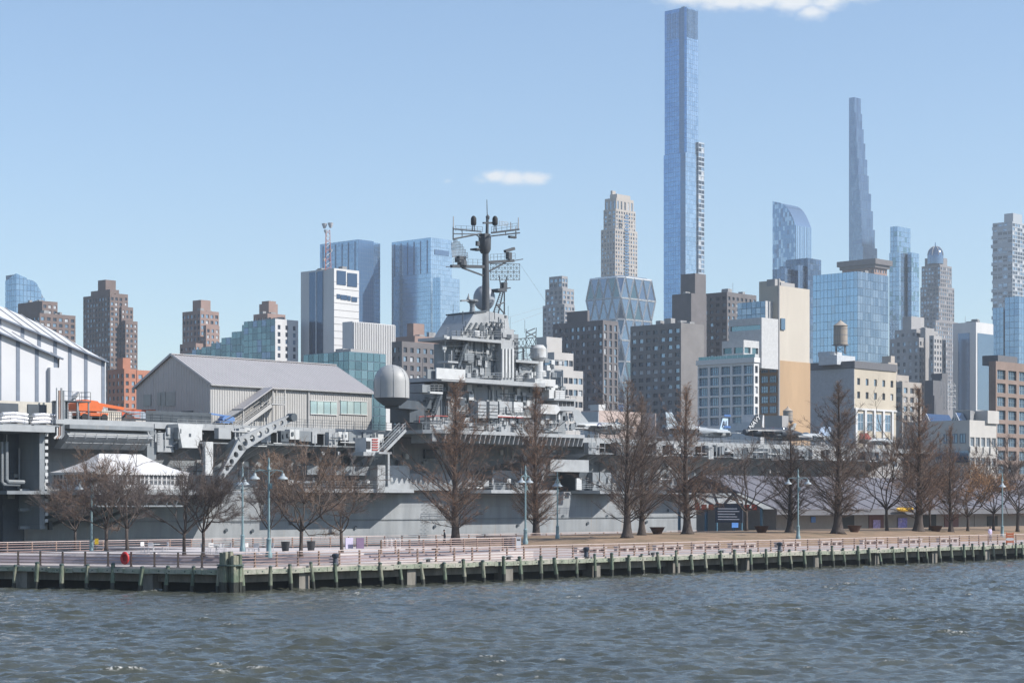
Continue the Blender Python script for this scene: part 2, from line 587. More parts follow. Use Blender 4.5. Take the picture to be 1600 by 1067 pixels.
# corner dolphin: a cluster of round timber piles
dol = empty('mooring_dolphin', C0 + N * 0.3 - EI * 0.3, 'cluster of tall green timber piles bound together at the pier corner', 'dolphin')
for i in range(11):
    a = i * 2.4; r = 0.28 * math.sqrt(i) * 0.82
    q = C0 + N * 0.25 - EI * 0.25 + Vector((math.cos(a) * r, math.sin(a) * r, 0))
    h = 2.72 + rnd.uniform(-.14, .2)
    mb = MB().tube([q - Z * 2, q + Z * 0.75], [0.21, 0.2], 9, 1, caps=False).tube([q + Z * 0.75, q + Z * h], [0.2, 0.185], 9, 0)
    mb.build('timber_pile', [M_PILE, M_PILELOW], dol, smooth=True)
MB().lathe(C0 + N * 0.25 - EI * 0.25 + Z * 1.9, [(0.97, 0), (0.97, 0.1)], 20, 0).build('binding_band', M_CAP, dol)

# railings
def railing(name, label, P, d, L, spacing, base, parent_group=None, h=1.05, nr=4, inward=None, kind='railing'):
    e = empty(name, P + Z * base, label, kind, parent_group)
    n = max(2, int(round(L / spacing)) + 1)
    proto = None
    sd = d.cross(Z)
    for i in range(n):
        q = P + d * (L * i / (n - 1)) + Z * base
        if proto is None:
            mb = MB()
            mb.box(-d * 0.05 - sd * 0.06, d * 0.1, sd * 0.12, Z * h)
            mb.box(-d * 0.09 - sd * 0.1, d * 0.18, sd * 0.2, Z * 0.05)
            proto = mb.build('post', M_POST, e)
            off = WLOC[proto.name].copy()
            place(proto, q + off, e)
        else:
            dup(proto, q + off, e)
    for k in range(nr):
        z = base + 0.2 + k * (h - 0.32) / max(1, nr - 1) * 0.95
        MB().tube([P + Z * z + sd * .085, P + d * L + Z * z + sd * .085], 0.036, 5).build('rail', M_RAIL, e)
    MB().box(P - sd * 0.07 + Z * (base + h + .003), d * L, sd * 0.15, Z * 0.06).build('top_rail', M_RAILTOP, e)
    return e
railing('railing', 'near brown post railing along the long river edge above the sunlit fender timbers', PR(0.6, 0.45), U, 235, 2.05, HD)
railing('railing', 'near brown post railing along the shaded west end of the pier', C0 + EI * 0.45 + E * 0.6, E, 46, 2.0, HD)
railing('railing', 'far railing along the back edge of the pier facing the grey ship', PR(-13, 44.2), U, 124, 2.6, HD)

# terrace of low steps at the west end, with the ramp beside it
TA = Vector((-44.0, 152.5, 0)); TB = Vector((-13.6, 153.2, 0)); TD = (TB - TA).normalized(); TI = Vector((-TD.y, TD.x, 0))
ter = empty('terrace', TA, None, None); tag(ter, 'raised pale terrace with low shaded steps at the pier end', kind='structure')
for k in range(4):
    f0 = TA + TI * (0.42 * k) + TD * 0.25 * k; f1 = TB + TI * (0.42 * k) - TD * 0.12 * k
    b1 = f1 + U * (21.5 - k * .7); b0 = f0 + U * 24
    poly = [f0, f1, b1, PR(20 - k, 40), b0]
    z0 = HD - 0.002 if k == 0 else HD + 0.165 * k + 0.0
    MB().prism([p + Z * z0 for p in poly], Z * 0.165).build('step', M_STEP if k < 3 else M_DECK2, ter)
rp0 = TB + N * 0.15 + U * 0.8
MB().add([rp0 + Z * HD, rp0 + U * 20 + Z * HD, rp0 + U * 20 + Z * (HD + .66), rp0 + N * 1.5 + Z * HD, rp0 + N * 1.5 + U * 20 + Z * HD, rp0 + N * 1.5 + U * 20 + Z * (HD + .66)],
         ((0, 1, 2), (5, 4, 3), (0, 2, 5, 3), (1, 4, 5, 2), (0, 3, 4, 1))).build('ramp', M_DECK2, ter)
railing('ramp_railing', 'pale railing beside the white ramp on the terrace', rp0 + U * 4 - N * 0.1, U, 15.5, 1.6, HD + .62, nr=5)

# lawn: a low bank of dry grass behind the promenade
M_LAWN = mat('dry_grass', (0.29, 0.195, 0.125), 0.95, var=0.25, scale=0.8, bump=0.6, bscale=6, col2=(0.21, 0.15, 0.09), c2pos=(0.45, 0.6))
mb = MB()
LAWN_PROF = [(11, HD + .004), (12.5, HD + .3), (16, HD + .78), (21, HD + 1.1), (36, HD + 1.15), (43, HD + .9), (44, HD + .004)]
LAWN_A = [62, 66, 74, 90, 110, 140, 170, 200, 228, 234]
LAWN_K = [0.0, .5, .85, 1, 1.05, 1, 1, 1.05, .9, 0]
vv = [PR(a, b + 1.5 * math.sin(a * .11), HD + .004 + (z - HD - .004) * k) for a, k in zip(LAWN_A, LAWN_K) for b, z in LAWN_PROF]
np_ = len(LAWN_PROF)
mb.add(vv, [(i * np_ + j, (i + 1) * np_ + j, (i + 1) * np_ + j + 1, i * np_ + j + 1) for i in range(len(LAWN_A) - 1) for j in range(np_ - 1)])
tag(mb.build('lawn', M_LAWN, smooth='all'), 'brown winter lawn bank under the tall bare trees', kind='structure')
def lawn_z(a, b):
    k = float(np.interp(a, LAWN_A, LAWN_K, left=0, right=0))
    b -= 1.5 * math.sin(a * .11)
    return HD + .004 + (float(np.interp(b, [p[0] for p in LAWN_PROF], [p[1] for p in LAWN_PROF], left=HD + .004, right=HD + .004)) - HD - .004) * k
def pier_ab(P):
    d = P - C0
    return d.dot(U), d.dot(W)

# ================================================================== CITY
WIN = [glass('window_dark', (0.06, 0.075, 0.10), 0.2, 0.3, var=0.3), glass('window_sky', (0.25, 0.34, 0.44), 0.15, 0.55, var=0.2), mat('window_blind', (0.45, 0.47, 0.49), 0.5, var=0.25)]
GBLUE = [glass('glass_blue_a', (0.21, 0.33, 0.47)), glass('glass_blue_b', (0.24, 0.36, 0.50)), glass('glass_blue_c', (0.18, 0.29, 0.43))]
GPALE = [glass('glass_pale_a', (0.31, 0.42, 0.54)), glass('glass_pale_b', (0.37, 0.48, 0.60)), glass('glass_pale_c', (0.27, 0.385, 0.51))]
GTEAL = [glass('glass_teal_a', (0.13, 0.22, 0.26)), glass('glass_teal_b', (0.18, 0.28, 0.33)), glass('glass_teal_c', (0.09, 0.155, 0.19))]
GDARK = [glass('glass_dark_a', (0.10, 0.15, 0.23)), glass('glass_dark_b', (0.14, 0.20, 0.30)), glass('glass_dark_c', (0.07, 0.11, 0.18))]
GDEEP = [glass('glass_deep_a', (0.13, 0.28, 0.50)), glass('glass_deep_b', (0.16, 0.32, 0.54)), glass('glass_deep_c', (0.11, 0.25, 0.46))]
GSKY = [glass('glass_sky_a', (0.30, 0.45, 0.61)), glass('glass_sky_b', (0.325, 0.475, 0.635)), glass('glass_sky_c', (0.28, 0.425, 0.585))]
GSLAB = [glass('glass_grey_a', (0.22, 0.29, 0.38)), glass('glass_grey_b', (0.28, 0.35, 0.44)), glass('glass_grey_c', (0.17, 0.24, 0.33))]
M_MULL = mat('mullion', (0.16, 0.21, 0.27), 0.5, 0.3)
M_MULLW = mat('mullion_pale', (0.55, 0.60, 0.65), 0.5, 0.2)

def win_face(wall, win, P, d, n, Wd, z0, z1, zv, cw, fh, wf, hf, rec=0.35, top=1.2, each=None, pier_w=None):
    nx = max(1, int(round(Wd / cw))); cw = Wd / nx
    nz = max(0, int((z1 - top - zv) / fh))
    zb = z1 - top - nz * fh
    ww = cw * wf; gap = (cw - ww) / 2
    wh = fh * hf
    def q(x0, x1, a, b, off=0.0, off2=None):
        o2 = off if off2 is None else off2
        A = P + n * off; B = P + n * o2
        return (A + d * x0 + Z * a, B + d * x1 + Z * a, B + d * x1 + Z * b, A + d * x0 + Z * b)
    if zb > z0:
        wall.quad(*q(0, Wd, z0, zb))
    wall.quad(*q(0, Wd, z1 - top, z1))
    if nz == 0:
        return
    for i in range(nx + 1):
        x0 = 0 if i == 0 else i * cw - gap
        x1 = Wd if i == nx else i * cw + gap
        wall.quad(*q(x0, x1, zb, z1 - top))
    for i in range(nx):
        x0 = i * cw + gap; x1 = x0 + ww
        for k in range(nz):
            a = zb + k * fh; s = a + (fh - wh) * 0.45; e = s + wh
            wall.quad(*q(x0, x1, a, s)); wall.quad(*q(x0, x1, e, a + fh))
            A = P + d * x0; B = P + d * x1
            for (p, pp, r, rr) in ((A, A, s, e), (B, B, e, s)):
                wall.quad(p + Z * r, p - n * rec + Z * r, p - n * rec + Z * rr, p + Z * rr)
            wall.quad(A + Z * s, B + Z * s, B - n * rec + Z * s, A - n * rec + Z * s)
            wall.quad(B + Z * e, A + Z * e, A - n * rec + Z * e, B - n * rec + Z * e)
            if each is not None:
                each.append((P + d * (x0 + ww / 2) - n * (rec - .02) + Z * s, ww, wh, d, n))
            else:
                r = rnd.random()
                win.quad(*q(x0, x1, s, e, -rec), 0 if r < .5 else (1 if r < .86 else 2))

def glass_face(pan, back, P, d, n, Wd, z0, z1, zv, cw, fh, tilt=0.0015, gapf=0.07, topf=None, strip=None, nm=3, mo=0):
    nx = max(1, int(round(Wd / cw))); cw = Wd / nx
    nz = max(1, int(round((z1 - zv) / fh))); fh = (z1 - zv) / nz
    if zv > z0:
        back.quad(P + Z * z0, P + d * Wd + Z * z0, P + d * Wd + Z * zv, P + Z * zv)
    if topf is None:
        back.quad(P - n * .12 + Z * zv, P + d * Wd - n * .12 + Z * zv, P + d * Wd - n * .12 + Z * z1, P - n * .12 + Z * z1)
    g = gapf * cw; gz = gapf * min(fh, cw)
    for i in range(nx):
        x0 = i * cw + g / 2; x1 = (i + 1) * cw - g / 2
        for k in range(nz):
            a = zv + k * fh + gz / 2; b = zv + (k + 1) * fh - gz / 2
            if topf is not None:
                t0 = topf(x0); t1 = topf(x1)
                if min(t0, t1) <= a: continue
                b0 = min(b, t0); b1 = min(b, t1)
            else:
                b0 = b1 = b
            j = [rnd.uniform(-tilt, tilt) * cw for _ in range(4)]
            mi = mo + (rnd.choice((0, 0, 0, 1, 1, 2)) if nm == 3 else 0)
            f = (i + .5) / nx
            if strip and strip[0] <= f <= strip[1]:
                mi = 3
            pan.quad(P + d * x0 + n * j[0] + Z * a, P + d * x1 + n * j[1] + Z * a, P + d * x1 + n * (j[1] + j[2]) + Z * b1, P + d * x0 + n * (j[0] + j[3]) + Z * b0, mi)

GZ = 1.6
def corner(D, xc):
    return Vector((ray(xc) * D, D, 0))

def make_window_parts(root, each, frame, panes, bars=(3, 2), name='window'):
    """one object for each large window: frame, glazing bars and panes"""
    cache = {}
    for (c, ww, wh, d, n) in each:
        k = (round(ww, 2), round(wh, 2), round(d.x, 2))
        v = rnd.randrange(len(panes))
        if (k, v) not in cache:
            mb = MB()
            o = -d * ww / 2
            mb.quad(o, o + d * ww, o + d * ww + Z * wh, o + Z * wh, 1)
            t = 0.12
            for i in range(bars[0] + 1):
                x = min(max(ww * i / bars[0], t / 2), ww - t / 2)
                mb.box(o + d * (x - t / 2) + n * .004, d * t, n * .1, Z * wh, 0)
            for i in range(bars[1] + 1):
                z = min(max(wh * i / bars[1], t / 2), wh - t / 2)
                mb.box(o + Z * (z - t / 2) + n * .006, d * ww, n * .08, Z * t, 0)
            ob = mb.build(name, [frame, panes[v]], root)
            cache[(k, v)] = (ob, WLOC[ob.name].copy())
            place(ob, c + WLOC[ob.name], root)
        else:
            ob, off = cache[(k, v)]
            dup(ob, c + off, root)

def bld(name, label, D, tiers, wallm, yb=690, pan=None, panS=None, back=None, cat='building', group=None, roofm=None, winm=None, each_frame=None, each_bars=(3, 2)):
    t0 = tiers[0]
    root = empty(name, corner(D, t0['c'][1]) + Z * GZ, label, cat, group)
    wall = MB(); win = MB(); panm = MB(); backm = MB(); roof = MB(); each = []; plant = MB()
    for t in tiers:
        xl, xc, xr, y = t['c']
        DD = D + t.get('dD', 0)
        P = corner(DD, xc)
        a = along(P, U, xr); b = along(P, W, xl)
        z1 = zat(y, DD)
        z0 = zat(t['y0'], DD) if 'y0' in t else GZ
        zv = max(z0, zat(t.get('yb', yb), DD))
        for side, (Q, d, n, wd) in (('S', (P, U, N, a)), ('L', (P + W * b, -W, -U, b))):
            s = t.get(side, t.get('f', ('blank',)))
            if s[0] == 'win':
                win_face(wall, win, Q, d, n, wd, z0, z1, zv, *s[1:5], top=t.get('top', 1.2), rec=t.get('rec', .35))
            elif s[0] == 'each':
                win_face(wall, win, Q, d, n, wd, z0, z1, zv, *s[1:5], top=t.get('top', 1.2), rec=t.get('rec', .5), each=each)
            elif s[0] == 'glass':
                glass_face(panm, backm, Q, d, n, wd, z0, z1, zv, s[1], s[2], tilt=s[3] if len(s) > 3 else .0015, strip=t.get('strip' + side), mo=4 if (side == 'S' and panS) else 0)
            else:
                wall.quad(Q + Z * z0, Q + d * wd + Z * z0, Q + d * wd + Z * z1, Q + Z * z1)
        # the two faces turned away, and the roof behind its parapet
        wall.quad(P + U * a + Z * z0, P + U * a + W * b + Z * z0, P + U * a + W * b + Z * z1, P + U * a + Z * z1)
        wall.quad(P + U * a + W * b + Z * z0, P + W * b + Z * z0, P + W * b + Z * z1, P + U * a + W * b + Z * z1)
        roof.quad(P + Z * (z1 - .5), P + U * a + Z * (z1 - .5), P + U * a + W * b + Z * (z1 - .5), P + W * b + Z * (z1 - .5))
        if a > 9 and b > 9 and D < 1250:
            rb = random.Random(int(xc * 7 + y))
            for _ in range(rb.randint(2, 4)):
                q = P + U * (a * rb.uniform(.12, .75)) + W * (b * rb.uniform(.08, .7)) + Z * (z1 - .48)
                plant.box(q, U * rb.uniform(1.2, 3.5), W * rb.uniform(1.2, 3.5), Z * rb.uniform(1.2, 2.6))
            if rb.random() < .5:
                q = P + U * (a * rb.uniform(.2, .8)) + W * (b * rb.uniform(.2, .8)) + Z * (z1 - .48)
                plant.tube([q, q + Z * rb.uniform(4, 7)], .09, 4)
        if t.get('para'):
            pw = t['para']
            for (q, dd, nn, wd) in ((P, U, N, a), (P + W * b, -W, -U, b)):
                wall.box(q + Z * (z1 - pw) + nn * .01 - dd * .3, dd * (wd + .3), nn * .3, Z * (pw + .25))
    wall.build('wall', wallm, root)
    win.build('window_panes', winm or WIN, root, kind='stuff')
    panm.build('glass_panels', (pan or GBLUE) + [M_SLOT] + (panS or []), root, kind='stuff')
    backm.build('curtain_wall_frame', back or M_MULL, root)
    roof.build('roof', roofm or M_ROOF, root)
    plant.build('roof_plant', M_PLANT, root, kind='stuff')
    if each:
        make_window_parts(root, each, each_frame or M_MULLW, WPANE, each_bars)
    return root

M_SLOT = glass('glass_slot', (0.10, 0.19, 0.33), 0.25, 0.4)
M_PLANT = mat('roof_plant_grey', (0.27, 0.27, 0.27), 0.8, var=.3, scale=.5)
M_ROOF = mat('flat_roof', (0.22, 0.22, 0.23), 0.9)
WPANE = [glass('pane_a', (0.16, 0.25, 0.36), 0.12, 0.5), glass('pane_b', (0.22, 0.33, 0.45), 0.12, 0.5), glass('pane_c', (0.12, 0.19, 0.27), 0.12, 0.5)]
BR_BROWN = mat('brick_brown', (0.175, 0.13, 0.115), 0.9, var=0.14, scale=0.2)
BR_DARK = mat('brick_dark', (0.150, 0.138, 0.140), 0.9, var=0.14, scale=0.2)
BR_RED = mat('brick_red', (0.40, 0.17, 0.105), 0.9, var=0.14, scale=0.2)
BR_PINK = mat('brick_pink', (0.29, 0.20, 0.17), 0.9, var=0.12, scale=0.2)
BR_TAN = mat('brick_tan', (0.44, 0.30, 0.18), 0.9, var=0.10, scale=0.15, stretch=(1, 1, .22), col2=(0.361, 0.246, 0.149), c2pos=(.46, .72))
LIME = mat('limestone', (0.42, 0.375, 0.33), 0.85, var=0.09, scale=0.1, stretch=(1, 1, .22), col2=(0.344, 0.307, 0.274), c2pos=(.46, .72))
CREAM = mat('cream_render', (0.52, 0.47, 0.40), 0.85, var=0.08, scale=0.12, stretch=(1, 1, .22), col2=(0.426, 0.385, 0.332), c2pos=(.46, .72))
GREYC = mat('grey_concrete', (0.36, 0.35, 0.345), 0.9, var=0.1, scale=0.15, stretch=(1, 1, .22), col2=(0.295, 0.287, 0.286), c2pos=(.46, .72))
WHITEC = mat('white_panel', (0.60, 0.59, 0.58), 0.7, var=0.05, scale=0.15, stretch=(1, 1, .22), col2=(0.492, 0.484, 0.481), c2pos=(.46, .72))
STONEG = mat('grey_stone', (0.33, 0.32, 0.32), 0.85, var=0.1, scale=0.1, stretch=(1, 1, .22), col2=(0.271, 0.262, 0.266), c2pos=(.46, .72))
BAND = mat('band_grey', (0.45, 0.43, 0.41), 0.8, var=0.08, scale=0.2)

W1 = ('win', 2.9, 2.9, .52, .56)
W2 = ('win', 3.4, 2.9, .58, .58)
BL = ('blank',)

# ---- left of the shed
root = empty('glass_tower', corner(1500, 25) + Z * GZ, 'blue glass tower with a sloping cut crown behind brown brick flats', 'tower')
P = corner(1500, 25); a = along(P, U, 76); b = along(P, W, 8)
zt = lambda y: zat(y, 1500)
pn = MB(); bk = MB()
top_s = lambda x: float(np.interp(x, [0, a * .62, a], [zt(427), zt(438), zt(472)]))
glass_face(pn, bk, P, U, N, a, GZ, zt(426), zt(560), 3.2, 4.2, topf=top_s)
glass_face(pn, bk, P + W * b, -W, -U, b, GZ, zt(426), zt(560), 3.2, 4.2, topf=lambda x: zt(437) + (zt(427) - zt(437)) * x / b)
pn.build('glass_panels', GBLUE, root, kind='stuff')
bk.prism([P + U * .3 + W * .3 + Z * GZ, P + U * a * .97 + W * .3 + Z * GZ, P + U * a * .97 + W * .3 + Z * zt(473), P + U * a * .62 + W * .3 + Z * zt(439), P + U * .3 + W * .3 + Z * zt(428.5)], W * (b - .8))
bk.build('core', M_MULL, root)

bld('apartment_block', 'brown brick flats with boxy rooftop penthouses just behind the white tent pavilion', 1000, [
    dict(c=(28, 66, 90, 470), L=BL, S=W2, dD=14), dict(c=(44, 62, 118, 489), f=W2, L=('win', 3.6, 3, .5, .5))], BR_BROWN, yb=600)
bld('apartment_tower', 'tall brown stepped apartment tower with many small windows and a boxy crown', 1100, [
    dict(c=(130, 172, 192, 459), f=('win', 2.7, 2.8, .58, .6)), dict(c=(142, 172, 186, 452), f=BL, y0=470, dD=6),
    dict(c=(153, 165, 181, 437), f=BL, y0=470, dD=14), dict(c=(168, 181, 200, 458.5), f=('win', 2.7, 2.8, .52, .56), dD=7),
    dict(c=(178, 190, 208, 479), f=('win', 2.7, 2.8, .52, .56), dD=4), dict(c=(182, 196, 215, 501), f=('win', 2.7, 2.8, .52, .56), dD=2)], BR_BROWN, yb=660)
bld('brick_block', 'orange red brick apartment block with a tan rooftop box beside the brown tower', 800, [
    dict(c=(168, 194, 213, 576), f=('win', 3.0, 3.0, .5, .55)), dict(c=(183, 192, 204, 559), f=BL, y0=590, dD=6), dict(c=(200, 214, 236, 578), f=W2, dD=9)], BR_RED, yb=660)
bld('apartment_tower', 'brown apartment tower with dark glazed left side and a square rooftop box', 1000, [
    dict(c=(285, 313, 342, 485), f=('win', 2.8, 2.9, .6, .6)), dict(c=(301, 314, 329, 468.5), f=BL, y0=495, dD=8), dict(c=(318, 322, 343, 508), f=W1, dD=-7),
    dict(c=(281, 306, 320, 536), f=W1, dD=-10)], BR_PINK, yb=600)
steps = [(274, 548), (287, 541), (300, 536), (315, 533), (330, 528), (346, 521), (362, 513), (378, 503.5)]
tl = [dict(c=(381, 430, 466, 498), L=('glass', 3.4, 3.1), S=('win', 4.4, 3.2, .36, .62), top=2.0)]
for k, (xl, y) in enumerate(steps):
    tl.append(dict(c=(xl, 428 - .4 * k, 440, y), L=('glass', 3.4, 3.1), S=BL, dD=1.2 + .7 * (len(steps) - k)))
bld('stepped_apartment_block', 'teal glass apartment block stepping up to a white wall of small windows', 900, tl, WHITEC, yb=600, pan=[GTEAL[2], GTEAL[0], GDARK[1]])
bld('brick_penthouse_tower', 'pink brick tower top with a pyramid roof behind the white windowed wall', 960, [
    dict(c=(396, 418, 446, 489.5), f=W1), dict(c=(405, 420, 434, 474), f=BL, y0=500, dD=8), dict(c=(409, 420, 431, 470), f=BL, y0=490, dD=12)], BR_PINK, yb=600)

# ---- white windowless tower with a dark strip, and its ribbed annex
root = bld('telephone_tower', 'tall white slab tower with a dark vertical strip and an antenna mast on top', 900, [
    dict(c=(470, 522, 561, 419), L=BL, S=BL)], WHITEC)
P = corner(900, 522); a = along(P, U, 561); b = along(P, W, 470); z = lambda y: zat(y, 900)
s0 = along(P, W, 505); s1 = along(P, W, 484)
MB().box(P + W * s0 - U * .03 + Z * z(640), W * (s1 - s0), U * -.3, Z * (z(421.5) - z(640))).build('dark_strip', GDARK[2], root)
MB().box(P + W * (s0 + (s1 - s0) * .45) - U * .35 + Z * z(640), W * .5, U * -.2, Z * (z(421) - z(640))).build('mullion', M_MULLW, root)
for (xa, xb, ya, yb_) in ((526, 540, 422, 444), (542.5, 557.5, 424, 445), (526, 531, 459, 466), (532, 542, 459.5, 467), (543, 547.5, 460, 467.5), (549, 557.5, 461, 468.5)):
    ta = along(P, U, xa); tb = along(P, U, xb)
    MB().box(P + U * ta + N * .02 + Z * z(yb_), U * (tb - ta), N * .25, Z * (z(ya) - z(yb_))).build('window', GDARK[2], root)
for k in range(13):
    zz = z(440 + k * 11)
    MB().box(P + N * .03 - U * .02 + Z * zz, U * a, N * .1, Z * .16).build('panel_joint', GREYC, root)
mast = empty('antenna_mast', P + U * 1 + W * 3 + Z * z(419), 'red and white lattice antenna mast on the white slab tower roof', 'antenna')
Q = corner(905, 511.5); zb = z(421); ztop = z(357)
mb = MB()
for k in range(3):
    an = k * 2.094
    o1 = Vector((math.cos(an), math.sin(an), 0))
    mb.tube([Q + o1 * 1.7 + Z * zb, Q + o1 * 1.1 + Z * ztop], .17, 5)
nseg = 9
for i in range(nseg):
    for k in range(3):
        f0 = i / nseg; f1 = (i + 1) / nseg
        r0 = 1.7 - .6 * f0; r1 = 1.7 - .6 * f1
        A = Q + Vector((math.cos(k * 2.094), math.sin(k * 2.094), 0)) * r0 + Z * (zb + (ztop - zb) * f0)
        B = Q + Vector((math.cos((k + 1) * 2.094), math.sin((k + 1) * 2.094), 0)) * r1 + Z * (zb + (ztop - zb) * f1)
        mb.tube([A, B], .11, 4, 1 if i % 2 else 0)
mb.build('lattice', [mat('mast_red', (0.45, 0.16, 0.12), .6), mat('mast_white', (0.6, 0.6, 0.6), .6)], mast)
for (x, y, s) in ((507, 353, 1), (516.5, 352, 1), (509, 362, .7), (506, 406, .6), (517, 392, .6)):
    c = corner(903, x) + Z * zat(y, 903)
    MB().lathe(c - Z * 1.2 * s, [(.5 * s, 0), (1.0 * s, 1.2 * s), (1.3 * s, 2.2 * s)], 10).build('horn_antenna', mat('antenna_grey', (.5, .5, .52), .5), mast)
root = bld('ribbed_annex', 'low white annex with vertical ribs below the white slab tower', 860, [dict(c=(535, 551, 617, 502), f=BL)], WHITEC)
P = corner(860, 551); a = along(P, U, 617); nr = 24
mb = MB()
for k in range(nr):
    mb.box(P + U * (a * (k + .3) / nr) + N * .02 + Z * zat(600, 860), U * (a / nr * .5), N * .55, Z * (zat(503, 860) - zat(600, 860)))
mb.build('rib', WHITEC, root, kind='stuff')
bld('glass_office', 'low teal glass office with dark grid below the white ribbed annex', 600, [dict(c=(474, 545, 603, 549), L=('glass', 2.4, 2.6), S=('glass', 2.4, 2.6)),
    dict(c=(526, 548, 590, 545), f=BL, y0=552, dD=8)], GREYC, yb=690, pan=GTEAL)
bld('twin_glass_tower', 'blue glass tower with dark notched right side behind the white slab tower', 1700, [
    dict(c=(500, 560, 584, 374), f=('glass', 2.4, 3.8), stripS=(0, 2)), dict(c=(560, 577, 594, 378), f=('glass', 2.4, 3.8), dD=12)], GREYC, yb=560, pan=GBLUE)
bld('twin_glass_tower', 'broad blue glass tower with a lower wing and a dark slot near its top', 1690, [
    dict(c=(612, 673, 706, 371), f=('glass', 2.4, 3.8), L=('glass', 2.4, 3.8)), dict(c=(676, 688, 718, 433), f=('glass', 2.4, 3.8), dD=-22)], GREYC, yb=560, pan=GSKY, panS=[GPALE[1], GPALE[0], GPALE[1]])  # right face gets paler panes, its brighter light put into the glass colour
P = corner(1690, 673); z = lambda y: zat(y, 1690)
for i, (xa, xb, y0, y1, P2, d, n) in enumerate([(679, 701, 397, 389, P, U, N)]):
    ta = along(P, d, xa); tb = along(P, d, xb)
    o = MB().box(P + d * ta + n * .1 + Z * z(y0), d * (tb - ta), n * .4, Z * (z(y1) - z(y0))).build('louvre_slot', GDARK[1], bpy.data.objects['twin_glass_tower.001'])
for (PP, b0, nm) in ((P, along(P, W, 612), 'twin_glass_tower.001'), (corner(1700, 560), along(corner(1700, 560), W, 500), 'twin_glass_tower')):
    for k in range(6):
        MB().box(PP + W * (b0 * (k + .5) / 6) - U * .15 + Z * (z(371) - 30), W * .7, -U * .35, Z * 28).build('crown_fin', GDARK[1], bpy.data.objects[nm])

# ---- behind the ship's island
bld('brick_stair_tower', 'small pink brick rooftop tower in front of the broad blue glass tower', 700, [dict(c=(636, 646, 663, 505), f=BL), dict(c=(618, 648, 692, 524.5), f=BL, dD=-12), ], BR_PINK)
bld('brick_building', 'dark red brown brick building low behind the ship superstructure', 640, [dict(c=(612, 628, 700, 533), f=W1)], BR_DARK)
bld('apartment_tower', 'grey stepped apartment tower with a boxy glazed crown right of the mast', 1300, [
    dict(c=(848, 882, 898, 475), f=('win', 3.6, 3.1, .62, .62)), dict(c=(852, 879, 897, 450), f=('win', 3.6, 3.1, .62, .62), dD=6),
    dict(c=(858, 878, 887, 431), f=('win', 3.6, 3.1, .75, .7), dD=12)], STONEG, yb=600)
root = bld('limestone_tower', 'slender pale limestone tower with stepped crown above the diamond patterned glass tower', 1818, [
    dict(c=(939, 961, 996, 357), f=('win', 3.6, 3.7, .5, .6)), dict(c=(943, 962, 993, 326), f=('win', 3.6, 3.7, .5, .6), dD=8, L=('win', 4.5, 3.7, .6, .6)),
    dict(c=(945, 963, 990, 309), f=('win', 5, 14, .42, .8), dD=13), dict(c=(953, 964, 985, 303), f=BL, dD=20), dict(c=(954, 957, 962, 298), f=BL, dD=26)], LIME, yb=470)
P = corner(1818, 961); a = along(P, U, 996)
mb = MB(); pm = MB()
for k in range(24):
    zz = zat(336 + k * 4.6, 1818)
    pm.box(P + U * a * .42 + N * .4 + Z * zz, U * a * .16, N * .25, Z * 1.7, 0)
pm.build('bay_window', [GSLAB[2]], root, kind='stuff')

# ---- diamond patterned tower
def diagrid():
    D = 1555
    P = corner(D, 970)
    a = along(P, U, 1024); b = along(P, W, 916)
    root = empty('diagrid_tower', P + Z * GZ, 'faceted glass tower with white diagonal diamond framing', 'tower')
    z = lambda y: zat(y, D)
    hl = z(432) - z(465)
    lv = [z(432) - k * hl for k in range(9)]
    m = 4
    def ring(k):
        if k % 2:        # full corners
            s = [P + U * (a * i / m) for i in range(m + 1)]
            w = [P + W * (b * i / m) for i in range(m + 1)]
        else:
            s = [P + U * (a * (i + .5) / m) for i in range(m)]
            w = [P + W * (b * (i + .5) / m) for i in range(m)]
        return [q + Z * lv[k] for q in s], [q + Z * lv[k] for q in w]
    pan = MB(); fr = MB(); back = MB()
    R3 = .9
    def tri(A, B, C):
        pan.add([A, B, C], ((0, 1, 2),), rnd.choice((0, 0, 1, 2)))
        # storey lines
        for e in ((A, B), (B, C), (C, A)):
            fr.tube([e[0], e[1]], R3, 4)
    for k in range(8):
        s1, w1 = ring(k); s0, w0 = ring(k + 1)
        for (hi, lo, flip) in ((s1, s0, False), (w1, w0, True)):
            big, sm, top = (lo, hi, False) if len(lo) > len(hi) else (hi, lo, True)
            for i in range(m):
                t = [big[i], big[i + 1], sm[i]]
                if top != flip: t.reverse()
                tri(*t)
                if i < m - 1:
                    t = [sm[i], big[i + 1], sm[i + 1]]
                    if top != flip: t.reverse()
                    tri(*t)
        # chamfer at the near corner and at the far ends of both faces
        if len(s0) > len(s1):
            tri(s0[0], s1[0], w1[0])
            e = s0[-1]; f = s1[-1]; tri(e, f + U * (a / m * .0) + W * (b / m * .5) + U * (a / m * .5), f)
            e = w0[-1]; f = w1[-1]; tri(e, f, f + U * (a / m * .5) + W * (b / m * .5))
        else:
            tri(s1[0], w0[0], s0[0])
            e = s1[-1]; f = s0[-1]; tri(e, f, f + W * (b / m * .5) + U * (a / m * .5))
            e = w1[-1]; f = w0[-1]; tri(e, f + U * (a / m * .5) + W * (b / m * .5), f)
    t = lv[0]
    back.prism([P + U * a * .16 + W * b * .14 + Z * GZ, P + U * a * .9 + W * b * .14 + Z * GZ, P + U * a * .9 + W * b * .9 + Z * GZ, P + U * a * .16 + W * b * .9 + Z * GZ], Z * (t + 2 - GZ))
    pan.build('glass_panels', [GSLAB[2], GTEAL[2], GDARK[1]], root, kind='stuff')
    fr.build('diagonal_frame', mat('steel_white', (0.72, 0.74, 0.76), .4, .2), root, kind='stuff')
    back.build('core', GDARK[1], root)
diagrid()

